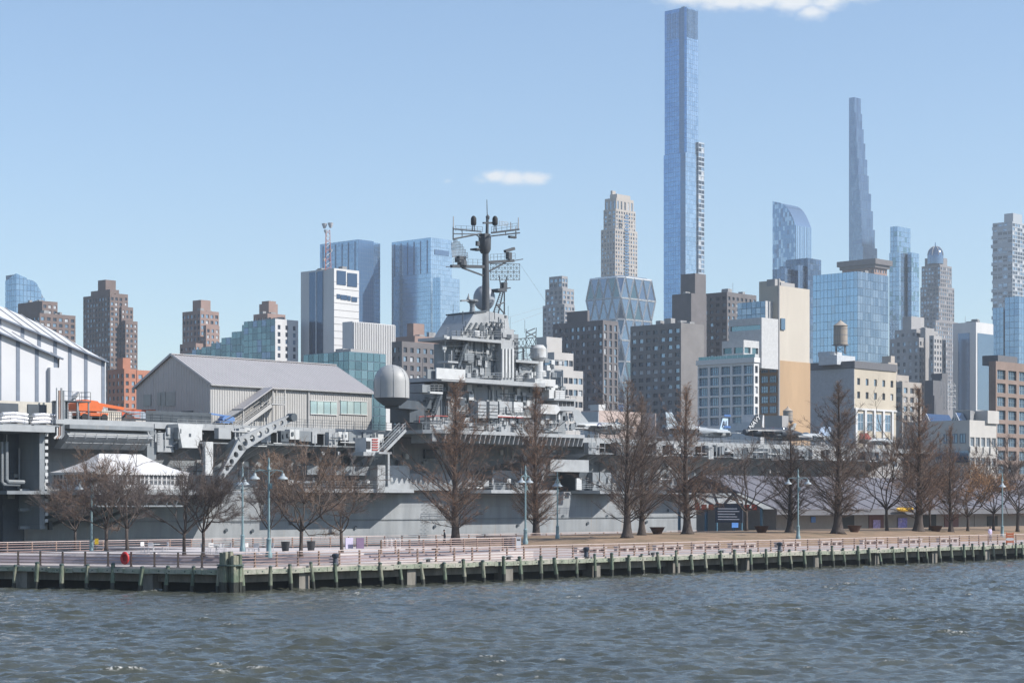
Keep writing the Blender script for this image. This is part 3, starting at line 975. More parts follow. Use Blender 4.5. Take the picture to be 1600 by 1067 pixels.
bld('brick_slab', 'dark brown brick apartment slab with orange edged penthouse right of the ship mast', 700, [
    dict(c=(864, 942, 966, 500), L=('win', 2.6, 2.75, .56, .52), S=('win', 2.6, 2.75, .46, .8)), dict(c=(886, 918, 921, 485), L=BL, S=BL, y0=505, dD=6)], BR_DARK, yb=660)
bld('brick_slab', 'wide grey brown apartment slab with columns of pale windows behind the bare trees', 650, [
    dict(c=(985, 1064, 1100, 504), L=('win', 2.9, 2.6, .6, .5), S=BL)], mat('brick_greybrown', (0.20, 0.188, 0.185), .9, var=.12, scale=.2), yb=690)
bld('brick_tower', 'brown blank brick tower with a notched top in front of the tallest glass tower', 820, [
    dict(c=(1050, 1080, 1104, 458), f=BL), dict(c=(1064, 1086, 1103, 427), f=BL, dD=9), dict(c=(1088, 1136, 1182, 456), L=('win', 3.0, 2.7, .56, .5), S=('win', 3.2, 2.7, .5, .5), dD=16)], BR_DARK, yb=620)
root = bld('banded_office', 'low grey office with pale and pink horizontal window bands beside the ship', 560, [
    dict(c=(848, 866, 896, 550), L=('win', 5, 3.3, .9, .5), S=('win', 2.2, 3.3, .82, .5), dD=6), dict(c=(838, 880, 911, 578), L=('win', 5, 3.3, .9, .5), S=('win', 2.2, 3.3, .82, .5)),
    dict(c=(838, 854, 878, 526), f=BL, dD=14)], BAND, yb=680)

# ---- the tallest tower
bld('supertall_tower', 'tallest blue glass tower with straight edges rising out of the picture top', 1873, [
    dict(c=(1038.5, 1073, 1091, 11), L=('glass', 3.0, 4.4, .002), S=('glass', 3.0, 4.4, .002), stripL=(.70, .92)), dict(c=(1037, 1071, 1091.6, 238), L=('glass', 3.0, 4.4, .002), S=('glass', 3, 4.4, .012), dD=-2.2, stripL=(.76, .97)),
    dict(c=(1084, 1091.5, 1100.5, 222), f=('win', 5, 4.4, .94, .72), dD=10, top=.6)], mat('pale_panel', (.40, .45, .50), .5), yb=500, pan=GDEEP, panS=GPALE)  # paler right-side panes carry the brighter light of that face in their colour
root = bpy.data.objects['supertall_tower']
P = corner(1873, 1073); a = along(P, U, 1091); b = along(P, W, 1038.5)
mb = MB()
for k in range(9):
    mb.box(P + U * (a * (k + .6) / 9.6) + N * .1 + Z * zat(58, 1873), U * .5, N * .5, Z * 27)
for k in range(8):
    mb.box(P + W * (b * (.36 + .075 * k)) - U * .1 + Z * zat(58, 1873), W * .5, -U * .5, Z * 25)
mb.build('crown_fin', GPALE[1], root, kind='stuff')
mb = MB().cbox(P + U * 5 + W * 6 + Z * (zat(11, 1873) - .5), 6, 4, 2.0).bar(P + U * 3 + W * 6 + Z * (zat(11, 1873) + 1), P + U * 11 + W * 5 + Z * (zat(11, 1873) + 2.6), .5, .5)
mb.build('roof_crane', M_MULL, root)

# ---- glass tower with a curved sloping roof
root = empty('curved_glass_tower', corner(1969, 1243) + Z * GZ, 'blue glass tower with a curved sloping roof and mottled panes', 'tower')
P = corner(1969, 1243); a = along(P, U, 1268); b = along(P, W, 1207); z = lambda y: zat(y, 1969)
def topw(x):     # x runs from the far left end (0) to the near corner (b)
    f = x / b
    return z(310) + (z(352) - z(310)) * (0.30 * f + 0.70 * max(0, (f - .35) / .65) ** 2.2)
pn = MB(); bk = MB()
glass_face(pn, bk, P + W * b, -W, -U, b, GZ, z(309), z(520), 2.6, 4.4, tilt=.02, topf=topw)
for k in range(9):
    pn.box(P + U * (a * k / 9 + .3) + N * .05 + Z * z(520), U * (a / 9 - .9), N * .2, Z * (topw(b) - z(520)), 1 if k % 2 else 3)
pn.build('glass_panels', [GBLUE[2], GPALE[1], GDARK[1], GPALE[2]], root, kind='stuff')
poly = [P + Z * GZ, P + Z * (topw(b) - .4)] + [P + W * (b * k / 12) + Z * (topw(b - b * k / 12) - .4) for k in range(1, 13)] + [P + W * b + Z * GZ]
poly = [q + U * .4 for q in poly]
bk.prism(poly, U * (a - .8)).build('curved_shell', GPALE[0], root, smooth=True)
bld('dark_glass_block', 'dark bronze glass block below the curved glass tower', 1400, [
    dict(c=(1228, 1262, 1283, 403), f=('glass', 3.2, 4), S=('glass', 3.2, 4, .02)), dict(c=(1207, 1226, 1240, 419.5), f=('glass', 3.2, 4), dD=-9), dict(c=(1218, 1247, 1258, 414), f=('glass', 3.2, 4), dD=-5)], GREYC, yb=560, pan=GDARK)
root = bld('blue_glass_office', 'wide blue mirror glass office block with fine dark grid', 900, [
    dict(c=(1270, 1340, 1388, 424), L=('glass', 2.1, 3.6, .004), S=('glass', 2.1, 3.6, .004))], GREYC, yb=600, pan=[GSKY[0], GSKY[1], GPALE[0]], panS=GSLAB)
# ---- slender stepped tower
tl = []
st_r = [(152, 1345), (176, 1347), (200, 1349.5), (222, 1352), (247, 1355), (272, 1357.5), (300, 1361), (327, 1364), (356, 1367), (385, 1370.5)]
for k, (y, xr) in enumerate(st_r):
    tl.append(dict(c=(1326.5 + .75 * k, 1335 + 1.5 * k, xr, y), L=('glass', 1.8, 4.2, .004), S=('glass', 1.5, 8.4, .004), dD=-2.0 * k, yb=430))
bld('slender_stepped_tower', 'very slender dark tower stepping wider towards its base', 2112, tl, STONEG, yb=430, pan=[GSLAB[2], GSLAB[0], GDARK[1]], panS=[GDARK[1], GSLAB[2], GDARK[0]])
root = bld('cornice_tower', 'masonry tower with a wide dark cornice behind the blue mirror glass block', 1500, [dict(c=(1316, 1366, 1386, 409), L=('win', 3.6, 3.6, .5, .6), S=('win', 3.6, 3.6, .5, .6))], BR_PINK, yb=560)
P = corner(1500, 1366); a = along(P, U, 1386); b = along(P, W, 1316)
MB().box(P - U * 3 + N * 3 + Z * zat(413, 1500), U * (a + 6), -N * (b + 6), Z * 4).box(P - U * 1.5 + N * 1.5 + Z * zat(418, 1500), U * (a + 3), -N * (b + 3), Z * 2.3).build('cornice', BR_DARK, root)
bld('teal_glass_tower', 'tall teal glass tower with a narrower dark banded crown', 1620, [
    dict(c=(1389.5, 1405, 1424, 394), f=('glass', 3, 4.0), L=('glass', 3, 4)), dict(c=(1391, 1402, 1422.5, 353.5), f=('glass', 3, 4), dD=8, y0=400),
    dict(c=(1418, 1424, 1436, 394.5), f=('glass', 3, 4, .02), dD=4)], M_MULL, yb=560, pan=[GPALE[2], GPALE[0], GTEAL[1]])
root = bld('domed_tower', 'tall grey stepped tower with a ribbed dome on top', 1863, [
    dict(c=(1440, 1469, 1487, 414), f=('win', 3.6, 3.8, .55, .7), L=('win', 3.6, 3.8, .7, .6)), dict(c=(1438, 1467, 1491, 447), f=('win', 3.6, 3.8, .55, .7), dD=-3, L=('win', 3.6, 3.8, .7, .6)),
    dict(c=(1445, 1468, 1480, 402), f=BL, dD=6), dict(c=(1437, 1462, 1497, 500), f=('win', 3.6, 3.8, .55, .7), dD=-12)], mat('granite_dark', (.24, .225, .225), .85, var=.1, scale=.1), yb=620)
c = corner(1876, 1461.5); rr = 12.6 * 1876 / F
MB().lathe(c + Z * zat(413, 1876), [(rr, 0), (rr, 8)] + [(rr * math.cos(k * R(15)), 8 + 1.15 * rr * math.sin(k * R(15))) for k in range(1, 6)] + [(.6, 8 + 1.15 * rr), (.2, 8 + 1.15 * rr + 4)], 16).build('dome', GSLAB[2], root, smooth=True)
mb = MB()
for k in range(8):
    an = k * math.pi / 4 + .2
    mb.tube([c + Vector((math.cos(an), math.sin(an), 0)) * (rr * math.cos(q) + .1) + Z * (zat(413, 1876) + 8 + 1.15 * rr * math.sin(q)) for q in [R(10 * j) for j in range(0, 9)]], .45, 4)
mb.build('dome_rib', STONEG, root, kind='stuff')
bld('setback_tower', 'tan masonry building with stepped chimneys below the domed tower', 1000, [
    dict(c=(1390, 1436, 1478, 527), f=('win', 3.2, 3.4, .45, .55)), dict(c=(1398, 1432, 1466, 514), f=W1, dD=7), dict(c=(1410, 1424, 1444, 494), f=BL, dD=14), dict(c=(1438, 1446, 1460, 512), f=BL, dD=3), dict(c=(1452, 1459, 1472, 524), f=W1, dD=-6)], GREYC, yb=640)
root = bld('white_frame_office', 'white framed office box with dark recessed glass', 1000, [dict(c=(1489, 1525, 1552, 503), f=BL)], WHITEC)
P = corner(1000, 1525); a = along(P, U, 1552); b = along(P, W, 1489); z = lambda y: zat(y, 1000)
MB().box(P + W * b * .27 - U * .05 + Z * z(640), W * b * .5, -U * .12, Z * (z(519.5) - z(640))).build('glass_wall', GDARK[1], root)
MB().box(P + U * a * .08 + N * .05 + Z * z(640), U * a * .92, N * .12, Z * (z(520) - z(640))).build('glass_wall', GSLAB[2], root)
bld('gridded_tower', 'pale gridded tower with ragged balcony edge at the right of the skyline', 2100, [
    dict(c=(1551, 1582, 1625, 346), f=('win', 5.2, 4.2, .84, .74)), dict(c=(1569, 1583, 1597, 333), f=BL, dD=9)] +
    [dict(c=(1550 - (k % 3) * .9, 1580, 1600, 352 + 14 * k), y0=357 + 14 * k, f=('blank',), dD=1) for k in range(12)], mat('pale_concrete', (.36, .39, .42), .8), yb=600)
bld('glass_block', 'plain blue glass block in front of the gridded tower', 1300, [dict(c=(1570, 1592, 1640, 463), f=('glass', 3.2, 4)), dict(c=(1551, 1568, 1590, 480), f=('glass', 3.2, 4), dD=20)], GREYC, yb=620, pan=GBLUE)

# ---- near blocks across the avenue
LOFTF = mat('loft_frame', (.62, .61, .60), .7, var=.05)
root = bld('loft_building', 'loft with a white frame and big gridded windows, glass rail on its roof', 470, [
    dict(c=(1090, 1178, 1186, 560), L=('each', 3.15, 2.42, .80, .82), S=('win', 3, 2.42, .55, .7), top=1.3, para=.9)], LOFTF, yb=668, each_frame=mat('loft_bars', (.30, .36, .42), .6), each_bars=(5, 3))
P = corner(470, 1178); b = along(P, W, 1090); z = lambda y: zat(y, 470)
mb = MB(); pm = MB()
for k in range(11):
    mb.tube([P + W * (b * k / 10) + U * .4 + Z * z(560), P + W * (b * k / 10) + U * .4 + Z * (z(560) + 1.25)], .05, 4)
pm.box(P + U * .38 + Z * (z(560) + .15), W * b, U * .04, Z * .95)
mb.build('rail_post', M_MULLW, root, kind='stuff')
pm.build('glass_rail', GTEAL[0], root)
root = bld('tan_party_wall_building', 'tall narrow block with blank cream wall turning tan brick below', 500, [
    dict(c=(1186, 1217, 1265, 446), L=BL, S=BL), dict(c=(1186, 1212, 1226, 438), f=BL, dD=8)], CREAM)
P = corner(500, 1217); a = along(P, U, 1265); b = along(P, W, 1186); z = lambda y: zat(y, 500)
MB().box(P + N * .01 - U * .2 + Z * GZ, U * (a + .2), N * .2, Z * (z(563) - GZ)).build('tan_brick_wall', BR_TAN, root)
MB().box(P + W * .2 - U * .01 + Z * GZ, W * (b - .2), -U * .22, Z * (z(566) - GZ)).build('tan_brick_wall', mat('brick_tan_shaded', (.25, .18, .13), .9), root)  # darker copy of the tan brick, shade of the left side in its colour
each = []
wl = MB(); wn_ = MB()
for row in range(6):
    for col in range(2):
        each.append((P + W * (b * (.68 - .42 * col)) - U * .26 + Z * (z(645) + row * 2.55), b * .34, 1.75, -W, -U))
make_window_parts(root, each, M_MULL, WPANE, (3, 2))
MB().tube([P - U * .5 + N * .3 + Z * GZ, P - U * .5 + N * .3 + Z * z(436)], .28, 8).build('drain_pipe', GREYC, root)
MB().box(P + U * .6 + N * .03 + Z * z(515), U * 1.7, N * .3, Z * (z(497) - z(515))).build('window', WPANE[2], root)
MB().cbox(P + U * 6 + W * 3 + Z * z(446.5), 6, 3, 1.3).cbox(P + U * 2 + W * 3 + Z * z(446.5), 2.5, 2.5, 1.9).build('roof_plant', GREYC, root)
# glazed penthouse between the loft and the party wall
root = bld('glass_penthouse', 'glazed rooftop penthouse with teal ribbon windows beside the blank cream wall', 492, [
    dict(c=(1139, 1190, 1216, 496), L=('win', 9, 2.2, .92, .55), S=BL, y0=575, yb=520), dict(c=(1152, 1196, 1216, 470), L=('glass', 1.4, 1.4), S=BL, y0=500, dD=7, yb=500), dict(c=(1128, 1162, 1186, 531), f=('win', 4, 2.4, .8, .6), y0=575, dD=-9, yb=556)], mat('penthouse_white', (.48, .48, .48), .7), yb=556, pan=[GSLAB[0], GSLAB[1], GSLAB[2]], winm=[GTEAL[0], GTEAL[1], GTEAL[2]])
M_WDARK = mat('parapet_dark', (.13, .13, .14), .8)
root = bld('warehouse', 'cream warehouse with a dark parapet band and a roof water tank', 545, [
    dict(c=(1264, 1335, 1400, 566), L=('win', 3.6, 11.5, .35, .13), S=('win', 4.2, 3.7, .34, .5), top=3.2)], mat('warehouse_cream', (.50, .44, .35), .85, var=.08, scale=.2, stretch=(1, 1, .22), col2=(0.410, 0.361, 0.290), c2pos=(.46, .72)), yb=640)
P = corner(545, 1335); a = along(P, U, 1400); b = along(P, W, 1264); z = lambda y: zat(y, 545)
MB().box(P + N * .02 - U * .35 + Z * (z(566) - 1.6), U * (a + .35), N * .3, Z * 2.0).build('parapet', M_WDARK, root)
MB().box(P - U * .02 + W * .01 + Z * (z(566) - 1.6), W * b, -U * .32, Z * 2.0).build('parapet', M_WDARK, root)
MB().box(P - U * .02 + W * .01 + Z * GZ, W * b, -U * .15, Z * (z(566) - 1.65 - GZ)).build('side_shade_grey', mat('side_shade_grey', (.36, .37, .39), .85), root)  # grey panel paints shade onto the cream left wall
mbp = None
each = []
for col in range(5):
    MB().box(P + U * (a * (col + .02) / 4.6) + N * .05 + Z * GZ, U * .9, N * .35, Z * (z(638) - GZ)).build('white_pilaster', WHITEC, root)
    if col < 4:
        each.append((P + U * (a * (col + .62) / 4.6) + N * .03 + Z * z(672), a / 4.6 * .62, z(645) - z(672), U, N))
make_window_parts(root, each, M_MULLW, WPANE, (2, 2))
MB().box(P + N * .1 + Z * z(640), U * a, N * .3, Z * .5).build('white_band', WHITEC, root)
MB().cbox(P + U * 2 + W * 7 + Z * (z(566) - .5), 9, 6, 2.6).cbox(P + U * 3 + W * 10 + Z * (z(566) + 2.1), 6, 4, 1.3).build('roof_shed', mat('roof_shed_white', (.48, .5, .52), .6), root)

def water_tank(name, label, c, r, h, leg):
    e = empty(name, c, label, 'water tank')
    tk = mat('tank_wood', (.33, .28, .23), .9, var=.2, scale=1.2, stretch=(2, 2, .2))
    MB().lathe(c + Z * leg, [(r, 0), (r * .97, h)], 18).build('tank', tk, e, smooth=True)
    MB().lathe(c + Z * (leg + h), [(r * 1.08, 0), (r * .5, r * .42), (.12, r * .75), (.1, r * .95)], 18).build('conical_roof', mat('tank_roof', (.40, .34, .28), .9), e, smooth=True)
    mb = MB()
    for k in range(3):
        mb.lathe(c + Z * (leg + h * (k + .5) / 3), [(r + .02, 0), (r + .02, .08)], 18, cap=False)
    mb.build('hoop', M_MULL, e)
    MB().lathe(c + Z * (leg - .25), [(r * 1.15, 0), (r * 1.15, .24)], 14).build('platform', M_WDARK, e)
    for k in range(4):
        an = k * math.pi / 2 + .5
        q = c + Vector((math.cos(an), math.sin(an), 0)) * r * .85
        MB().tube([q, q + Z * (leg - .25)], .13, 5).build('leg', M_WDARK, e)
        q2 = c + Vector((math.cos(an + math.pi / 2), math.sin(an + math.pi / 2), 0)) * r * .85
        MB().tube([q + Z * .2, q2 + Z * (leg - .4)], .07, 4).build('brace', M_WDARK, e)
water_tank('water_tank', 'tall round wooden water tank with conical roof on the cream warehouse', P + U * 1.5 + W * 5.5 + Z * (z(566) - .5 + 2.6 + .5), 1.95, 5.2, 2.6)
root = bld('beige_block', 'beige old buildings with fire escapes right of the cream warehouse', 640, [
    dict(c=(1362, 1394, 1420, 585), f=W2), dict(c=(1370, 1388, 1402, 566), f=BL, dD=9), dict(c=(1398, 1410, 1440, 596), f=W2, dD=-14), dict(c=(1378, 1392, 1398, 556), f=BL, dD=16)], LIME, yb=660)
bld('dark_roof_block', 'dark grey rooftop block with a steel frame behind the ribbed grey building', 600, [
    dict(c=(1445, 1458, 1480, 594), f=BL), dict(c=(1456, 1472, 1481, 583), f=BL, dD=5), dict(c=(1446, 1460, 1474, 618), f=BL, dD=-20)], M_WDARK)
mb = MB(); c = corner(590, 1486)
fr = empty('steel_frame', c + Z * zat(640, 590), 'open steel rooftop frame beside the dark grey block', 'frame')
for i in range(4):
    for j in range(2):
        q = c + U * (i * 1.6 - 2.2) + W * (j * 2)
        mb.tube([q + Z * zat(640, 590), q + Z * zat(592 + i * 4, 590)], .14, 4)
for k in range(5):
    q = c + U * -2.2 + Z * (zat(640, 590) + 1.6 * k + .8)
    mb.tube([q, q + U * 4.8], .12, 4); mb.tube([q, q + U * 2.4 + Z * 1.5], .08, 4); mb.tube([q + U * 2.4 + Z * 1.5, q + U * 4.8], .08, 4)
mb.build('steel_members', mat('frame_grey', (.42, .42, .42), .6), fr, kind='stuff')

GB = mat('grey_precast', (.47, .45, .42), .8, var=.08, scale=.3)
root = bld('ribbed_grey_building', 'low grey building with rows of ribbed windows and white roof skylights', 400, [
    dict(c=(1411, 1515, 1557, 656), L=BL, S=('each', 2.35, 4.1, .78, .46), top=2.2, rec=.35)], GB, yb=768, each_frame=mat('ribbed_frame', (.50, .52, .52), .6), each_bars=(3, 1))
P = corner(400, 1515); a = along(P, U, 1557); b = along(P, W, 1411); z = lambda y: zat(y, 400)
MB().cbox(P + U * (a * .8) + W * 2 + Z * (z(656) - .5), a * .42, 5, 2.6).build('stair_head', GB, root)
for k in range(5):
    xx = a * k / 4
    for row in range(3):
        MB().box(P + U * (xx - .18) + N * .02 + Z * (z(656) - 6.6 - 4.1 * row), U * .3, N * .28, Z * 1.3).build('rib', M_WDARK if False else GB, root)
each = [(P + W * (b * f) - U * .03 + Z * z(692), b * .085, z(677) - z(692), -W, -U) for f in (.10, .22, .34)]
make_window_parts(root, each, M_MULL, WPANE, (2, 1), 'side_window')
MB().box(P - U * .02 + W * .02 + Z * (z(722)), W * b * .5, -U * .3, Z * (z(704) - z(722))).build('dark_glazing', GDARK[1], root)
for f in (.16, .60):
    q = P + W * (b * f) + Z * (z(656) - .4) + U * .6
    wd = b * .14
    MB().add([q, q + W * wd, q + W * wd / 2 + Z * 2.0, q + U * 9, q + W * wd + U * 9, q + W * wd / 2 + Z * 2.0 + U * 9], ((0, 2, 1), (0, 3, 5, 2), (1, 2, 5, 4), (3, 4, 5))).build('skylight', GDARK[1], root)
    mb = MB()
    for e0, e1 in ((q, q + W * wd / 2 + Z * 2.0), (q + W * wd, q + W * wd / 2 + Z * 2), (q, q + W * wd), (q + W * wd * .33, q + W * wd / 2 + Z * 2), (q + W * wd * .66, q + W * wd / 2 + Z * 2)):
        mb.bar(e0 - U * .1, e1 - U * .1, .16, .2)
    mb.build('skylight_frame', WHITEC, root)
root = bld('brick_loft', 'brown brick loft building with wide dark gridded windows at the avenue', 450, [
    dict(c=(1545, 1556, 1640, 564), L=BL, S=('each', 5.0, 3.05, .74, .70), top=1.4)], mat('brick_umber', (.25, .185, .155), .9, var=.12, scale=.4), yb=760, each_frame=mat('steel_sash', (.17, .22, .25), .6), each_bars=(5, 2))
P = corner(450, 1556)
MB().cbox(P + U * 9 + W * 4 + Z * (zat(564, 450) - .5), 9, 4, 2.2).build('roof_shed', M_WDARK, root)
# low brick building and white blocks just beyond the ship
root = bld('low_brick_building', 'low pinkish brick building with a grey side box behind the parked jets', 470, [
    dict(c=(908, 936, 1025, 641), f=BL)], mat('brick_pinkbeige', (.50, .40, .36), .9, var=.1, scale=.8))
P = corner(470, 936); b = along(P, W, 908)
MB().box(P - U * .03 + W * .02 + Z * GZ, W * b, -U * .25, Z * (zat(643, 470) - GZ)).build('metal_siding', mat('siding_grey', (.42, .43, .45), .7), root)
MB().cbox(P + U * 1.2 + W * 1.5 + Z * (zat(641, 470) - .5), 2.2, 2.6, 1.9).build('roof_hatch', WHITEC, root)
bld('white_roof_block', 'white roof building with a square vent box behind the jet with the dark tail', 440, [
    dict(c=(1138, 1180, 1194, 660), f=BL), dict(c=(1160, 1183, 1194, 648), f=BL, dD=5)], mat('roof_white', (.52, .53, .55), .7))
bld('grey_brick_block', 'grey brick block beside a small round water tank', 436, [dict(c=(1195, 1222, 1232, 649), f=BL)], GREYC)
water_tank('water_tank', 'small low water tank in front of the tan brick wall', Vector((ray(1231) * 465, 465, zat(662, 465))), 1.15, 2.2, .8)
bld('waterfront_block', 'long low grey block along the avenue behind the ship bow', 470, [dict(c=(1180, 1330, 1420, 700), f=('win', 4, 4, .5, .4))], GREYC, yb=740)

# ================================================================== THE SHIP
def hull_mat(name, col, streak=0.16, rust=True):
    m = mat(name, col, 0.55, 0.0, streak, 0.55, 0.0, stretch=(1, 1, 0.22), col2=(col[0] * .78, col[1] * .80, col[2] * .82), c2pos=(0.48, 0.66))
    nt = m.node_tree
    b = nt.nodes['Principled BSDF']
    src = b.inputs['Base Color'].links[0].from_socket
    geo = nt.nodes.new('ShaderNodeNewGeometry')
    if rust:
        mp = nt.nodes.new('ShaderNodeMapping'); mp.inputs['Scale'].default_value = (1, 1, 0.10)
        nt.links.new(geo.outputs['Position'], mp.inputs['Vector'])
        n = nt.nodes.new('ShaderNodeTexNoise'); n.inputs['Scale'].default_value = 0.9; n.inputs['Detail'].default_value = 8; n.inputs['Roughness'].default_value = .75
        nt.links.new(mp.outputs[0], n.inputs['Vector'])
        rp = nt.nodes.new('ShaderNodeValToRGB'); rp.color_ramp.elements[0].position = .57; rp.color_ramp.elements[1].position = .72
        nt.links.new(n.outputs['Fac'], rp.inputs['Fac'])
        mm = nt.nodes.new('ShaderNodeMath'); mm.operation = 'MULTIPLY'; mm.inputs[1].default_value = .5
        nt.links.new(rp.outputs[0], mm.inputs[0])
        mx = nt.nodes.new('ShaderNodeMix'); mx.data_type = 'RGBA'
        nt.links.new(mm.outputs[0], mx.inputs['Factor']); nt.links.new(src, mx.inputs['A'])
        mx.inputs['B'].default_value = (.36, .25, .15, 1)
        nt.links.new(mx.outputs['Result'], b.inputs['Base Color'])
    mp2 = nt.nodes.new('ShaderNodeMapping'); mp2.vector_type = 'TEXTURE'
    mp2.inputs['Rotation'].default_value = (0, 0, math.atan2(U.y, U.x))
    nt.links.new(geo.outputs['Position'], mp2.inputs['Vector'])
    sx = nt.nodes.new('ShaderNodeSeparateXYZ'); nt.links.new(mp2.outputs[0], sx.inputs[0])
    cx = nt.nodes.new('ShaderNodeCombineXYZ'); nt.links.new(sx.outputs['X'], cx.inputs[0]); nt.links.new(sx.outputs['Z'], cx.inputs[1])
    bk = nt.nodes.new('ShaderNodeTexBrick')
    for k_, v_ in (('Scale', 1.0), ('Mortar Size', .035), ('Mortar Smooth', .6), ('Brick Width', 5.2), ('Row Height', 1.9), ('Bias', 0.0)): bk.inputs[k_].default_value = v_
    bk.inputs['Color1'].default_value = (1, 1, 1, 1); bk.inputs['Color2'].default_value = (.90, .90, .91, 1); bk.inputs['Mortar'].default_value = (.72, .72, .72, 1)
    nt.links.new(cx.outputs[0], bk.inputs['Vector'])
    mu = nt.nodes.new('ShaderNodeMix'); mu.data_type = 'RGBA'; mu.blend_type = 'MULTIPLY'; mu.inputs['Factor'].default_value = .8
    nt.links.new(b.inputs['Base Color'].links[0].from_socket, mu.inputs['A']); nt.links.new(bk.outputs['Color'], mu.inputs['B'])
    nt.links.new(mu.outputs['Result'], b.inputs['Base Color'])
    return m
M_HULL = hull_mat('hull_grey', (0.305, 0.32, 0.33))
M_SHIP0 = mat('ship_grey_plain', (0.225, 0.245, 0.26), 0.55, var=0.13, scale=0.5, stretch=(1, 1, .4), col2=(.18, .195, .21), c2pos=(.5, .65))
M_SHIP = hull_mat('ship_grey', (0.215, 0.235, 0.25))
M_SHIPL = mat('ship_grey_light', (0.34, 0.355, 0.365), 0.55, var=0.1, scale=0.7, col2=(.26, .27, .28), c2pos=(.52, .68))
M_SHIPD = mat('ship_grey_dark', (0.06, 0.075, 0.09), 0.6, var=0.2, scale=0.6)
M_WPAINT = mat('ship_white', (0.52, 0.53, 0.53), 0.5, var=0.1, scale=0.8, col2=(.40, .385, .36), c2pos=(.55, .7))
M_MAST = mat('mast_dark', (0.055, 0.062, 0.072), 0.6, var=0.15)
M_BLACK = mat('opening_black', (0.015, 0.017, 0.02), 0.7)
M_RED = mat('pipe_red', (0.35, 0.06, 0.05), 0.6)
M_DECKS = mat('flight_deck_grey', (0.12, 0.125, 0.13), 0.9, var=0.15, scale=0.3)

ship = empty('aircraft_carrier', S0, 'long grey museum aircraft carrier with a tall radar mast moored behind the pier', 'ship')

def sbox(mb, x0, x1, yt, yb, n, dep, mi=0, grow=0.0):
    """box with its outer face seen between two columns and two rows, n metres outboard, dep metres deep"""
    t0 = st(x0, n); t1 = st(x1, n)
    D = (S0 + N * n + U * ((t0 + t1) / 2)).y
    z0 = zat(yb, D); z1 = zat(yt, D)
    mb.box(SH(t0, n, z0), U * (t1 - t0), -N * dep, Z * (z1 - z0), mi)
    return t0, t1, z0, z1
def spart(name, x0, x1, yt, yb, n, dep, m, parent=None):
    mb = MB(); sbox(mb, x0, x1, yt, yb, n, dep)
    return mb.build(name, m, parent or ship)
def slab(t0, t1, n0, n1, z0, z1, mb=None, mi=0):
    mb = mb or MB()
    mb.box(SH(t0, n1, z0), U * (t1 - t0), -N * (n1 - n0), Z * (z1 - z0), mi)
    return mb

ZH = 8.0        # hangar deck
ZF = 16.5       # flight deck
# hull below the hangar deck, drawn in to the bow at the right
hp = [(-150, 0), (52, 0), (70, -1.2), (90, -4.5), (108, -9.5), (124, -15), (108, -20.5), (90, -25.5), (70, -29), (52, -30), (-150, -30)]
mb = MB()
top = [SH(t, n, ZH) for t, n in hp]; bot = [SH(t if t < 100 else t - 3, n * .97 - .45, -3) for t, n in hp]
k = len(hp)
mb.add(bot + top, [tuple(range(k)), tuple(range(2 * k - 1, k - 1, -1))] + [(i, i + k, (i + 1) % k + k, (i + 1) % k) for i in range(k)])
mb.build('hull', M_HULL, ship)
mb = MB()
hu = [(t - (0 if t < 100 else 1), (n - 3.0) if n > -15 else (n + 3)) for t, n in hp]
mb.add([SH(t, n, ZH - .1) for t, n in hu] + [SH(t, n, 15.7) for t, n in hu], [tuple(range(k)), tuple(range(2 * k - 1, k - 1, -1))] + [(i, i + k, (i + 1) % k + k, (i + 1) % k) for i in range(k)])
mb.build('upper_hull', M_SHIP, ship)
# flight deck
fd = [(-150, 1.2), (st(636), 1.2), (124, 1.0), (134, -4), (134, -28), (124, -31), (-150, -31)]
MB().prism([SH(t, n, 15.75) for t, n in fd], Z * (ZF - 15.75)).build('flight_deck', M_DECKS, ship)
MB().prism([SH(t, n, 15.72) for t, n in ((-150, 1.2), (124, 1.2), (124, 1.32), (-150, 1.32))], Z * .82).build('deck_edge', M_SHIPL, ship)
# plating details on the lit hull side: strakes, scuppers, vertical ladders
mb = MB()
slab(-140, 60, 0, .09, 7.55, 7.75, mb); slab(-140, 60, 0, .06, 3.9, 4.0, mb); slab(-140, 60, 0, .12, .5, .8, mb)
mb.build('rubbing_strake', M_SHIP, ship)
for x, y in ((354, 828), (395, 829), (556, 824), (680, 822), (810, 820), (919, 817), (949, 806), (880, 806), (1011, 815), (1074, 820), (1044, 797), (455, 817), (528, 817)):
    p = SP(x, y, 0.0)
    MB().lathe(p, [(.26, -.02), (.26, .012)], 8, axis=N).build('scupper', M_SHIPD, ship)
for x in (662, 668):
    mb = MB()
    for j in range(9):
        p = SP(x, 782 + j * 6, .1); mb.tube([p - U * .22, p + U * .22], .03, 4)
    mb.build('hull_ladder', M_SHIPD, ship)

# sponson platforms at hangar deck level; their undersides shade the hull
def sponson(x0, x1, out, yb, thick, ends=(3, 3), m=None, z0=None):
    t0 = st(x0, 0); t1 = st(x1, 0)
    z0 = ZH - .3 if z0 is None else z0
    poly = [SH(t0, -2.9, z0), SH(t0, 0.05, z0), SH(t0 + ends[0], out, z0), SH(t1 - ends[1], out, z0), SH(t1, .05, z0), SH(t1, -2.9, z0)]
    MB().prism(poly, Z * thick).build('sponson', m or M_SHIPL, ship)
    return t0, t1
sponson(418, 645, 5.4, 768, .5, (2, 5))
sponson(700, 862, 5.0, 770, .5, (4, 4))
sponson(893, 966, 4.2, 772, .5, (2, 4))
sponson(1000, 1090, 3.4, 772, .5, (3, 3))
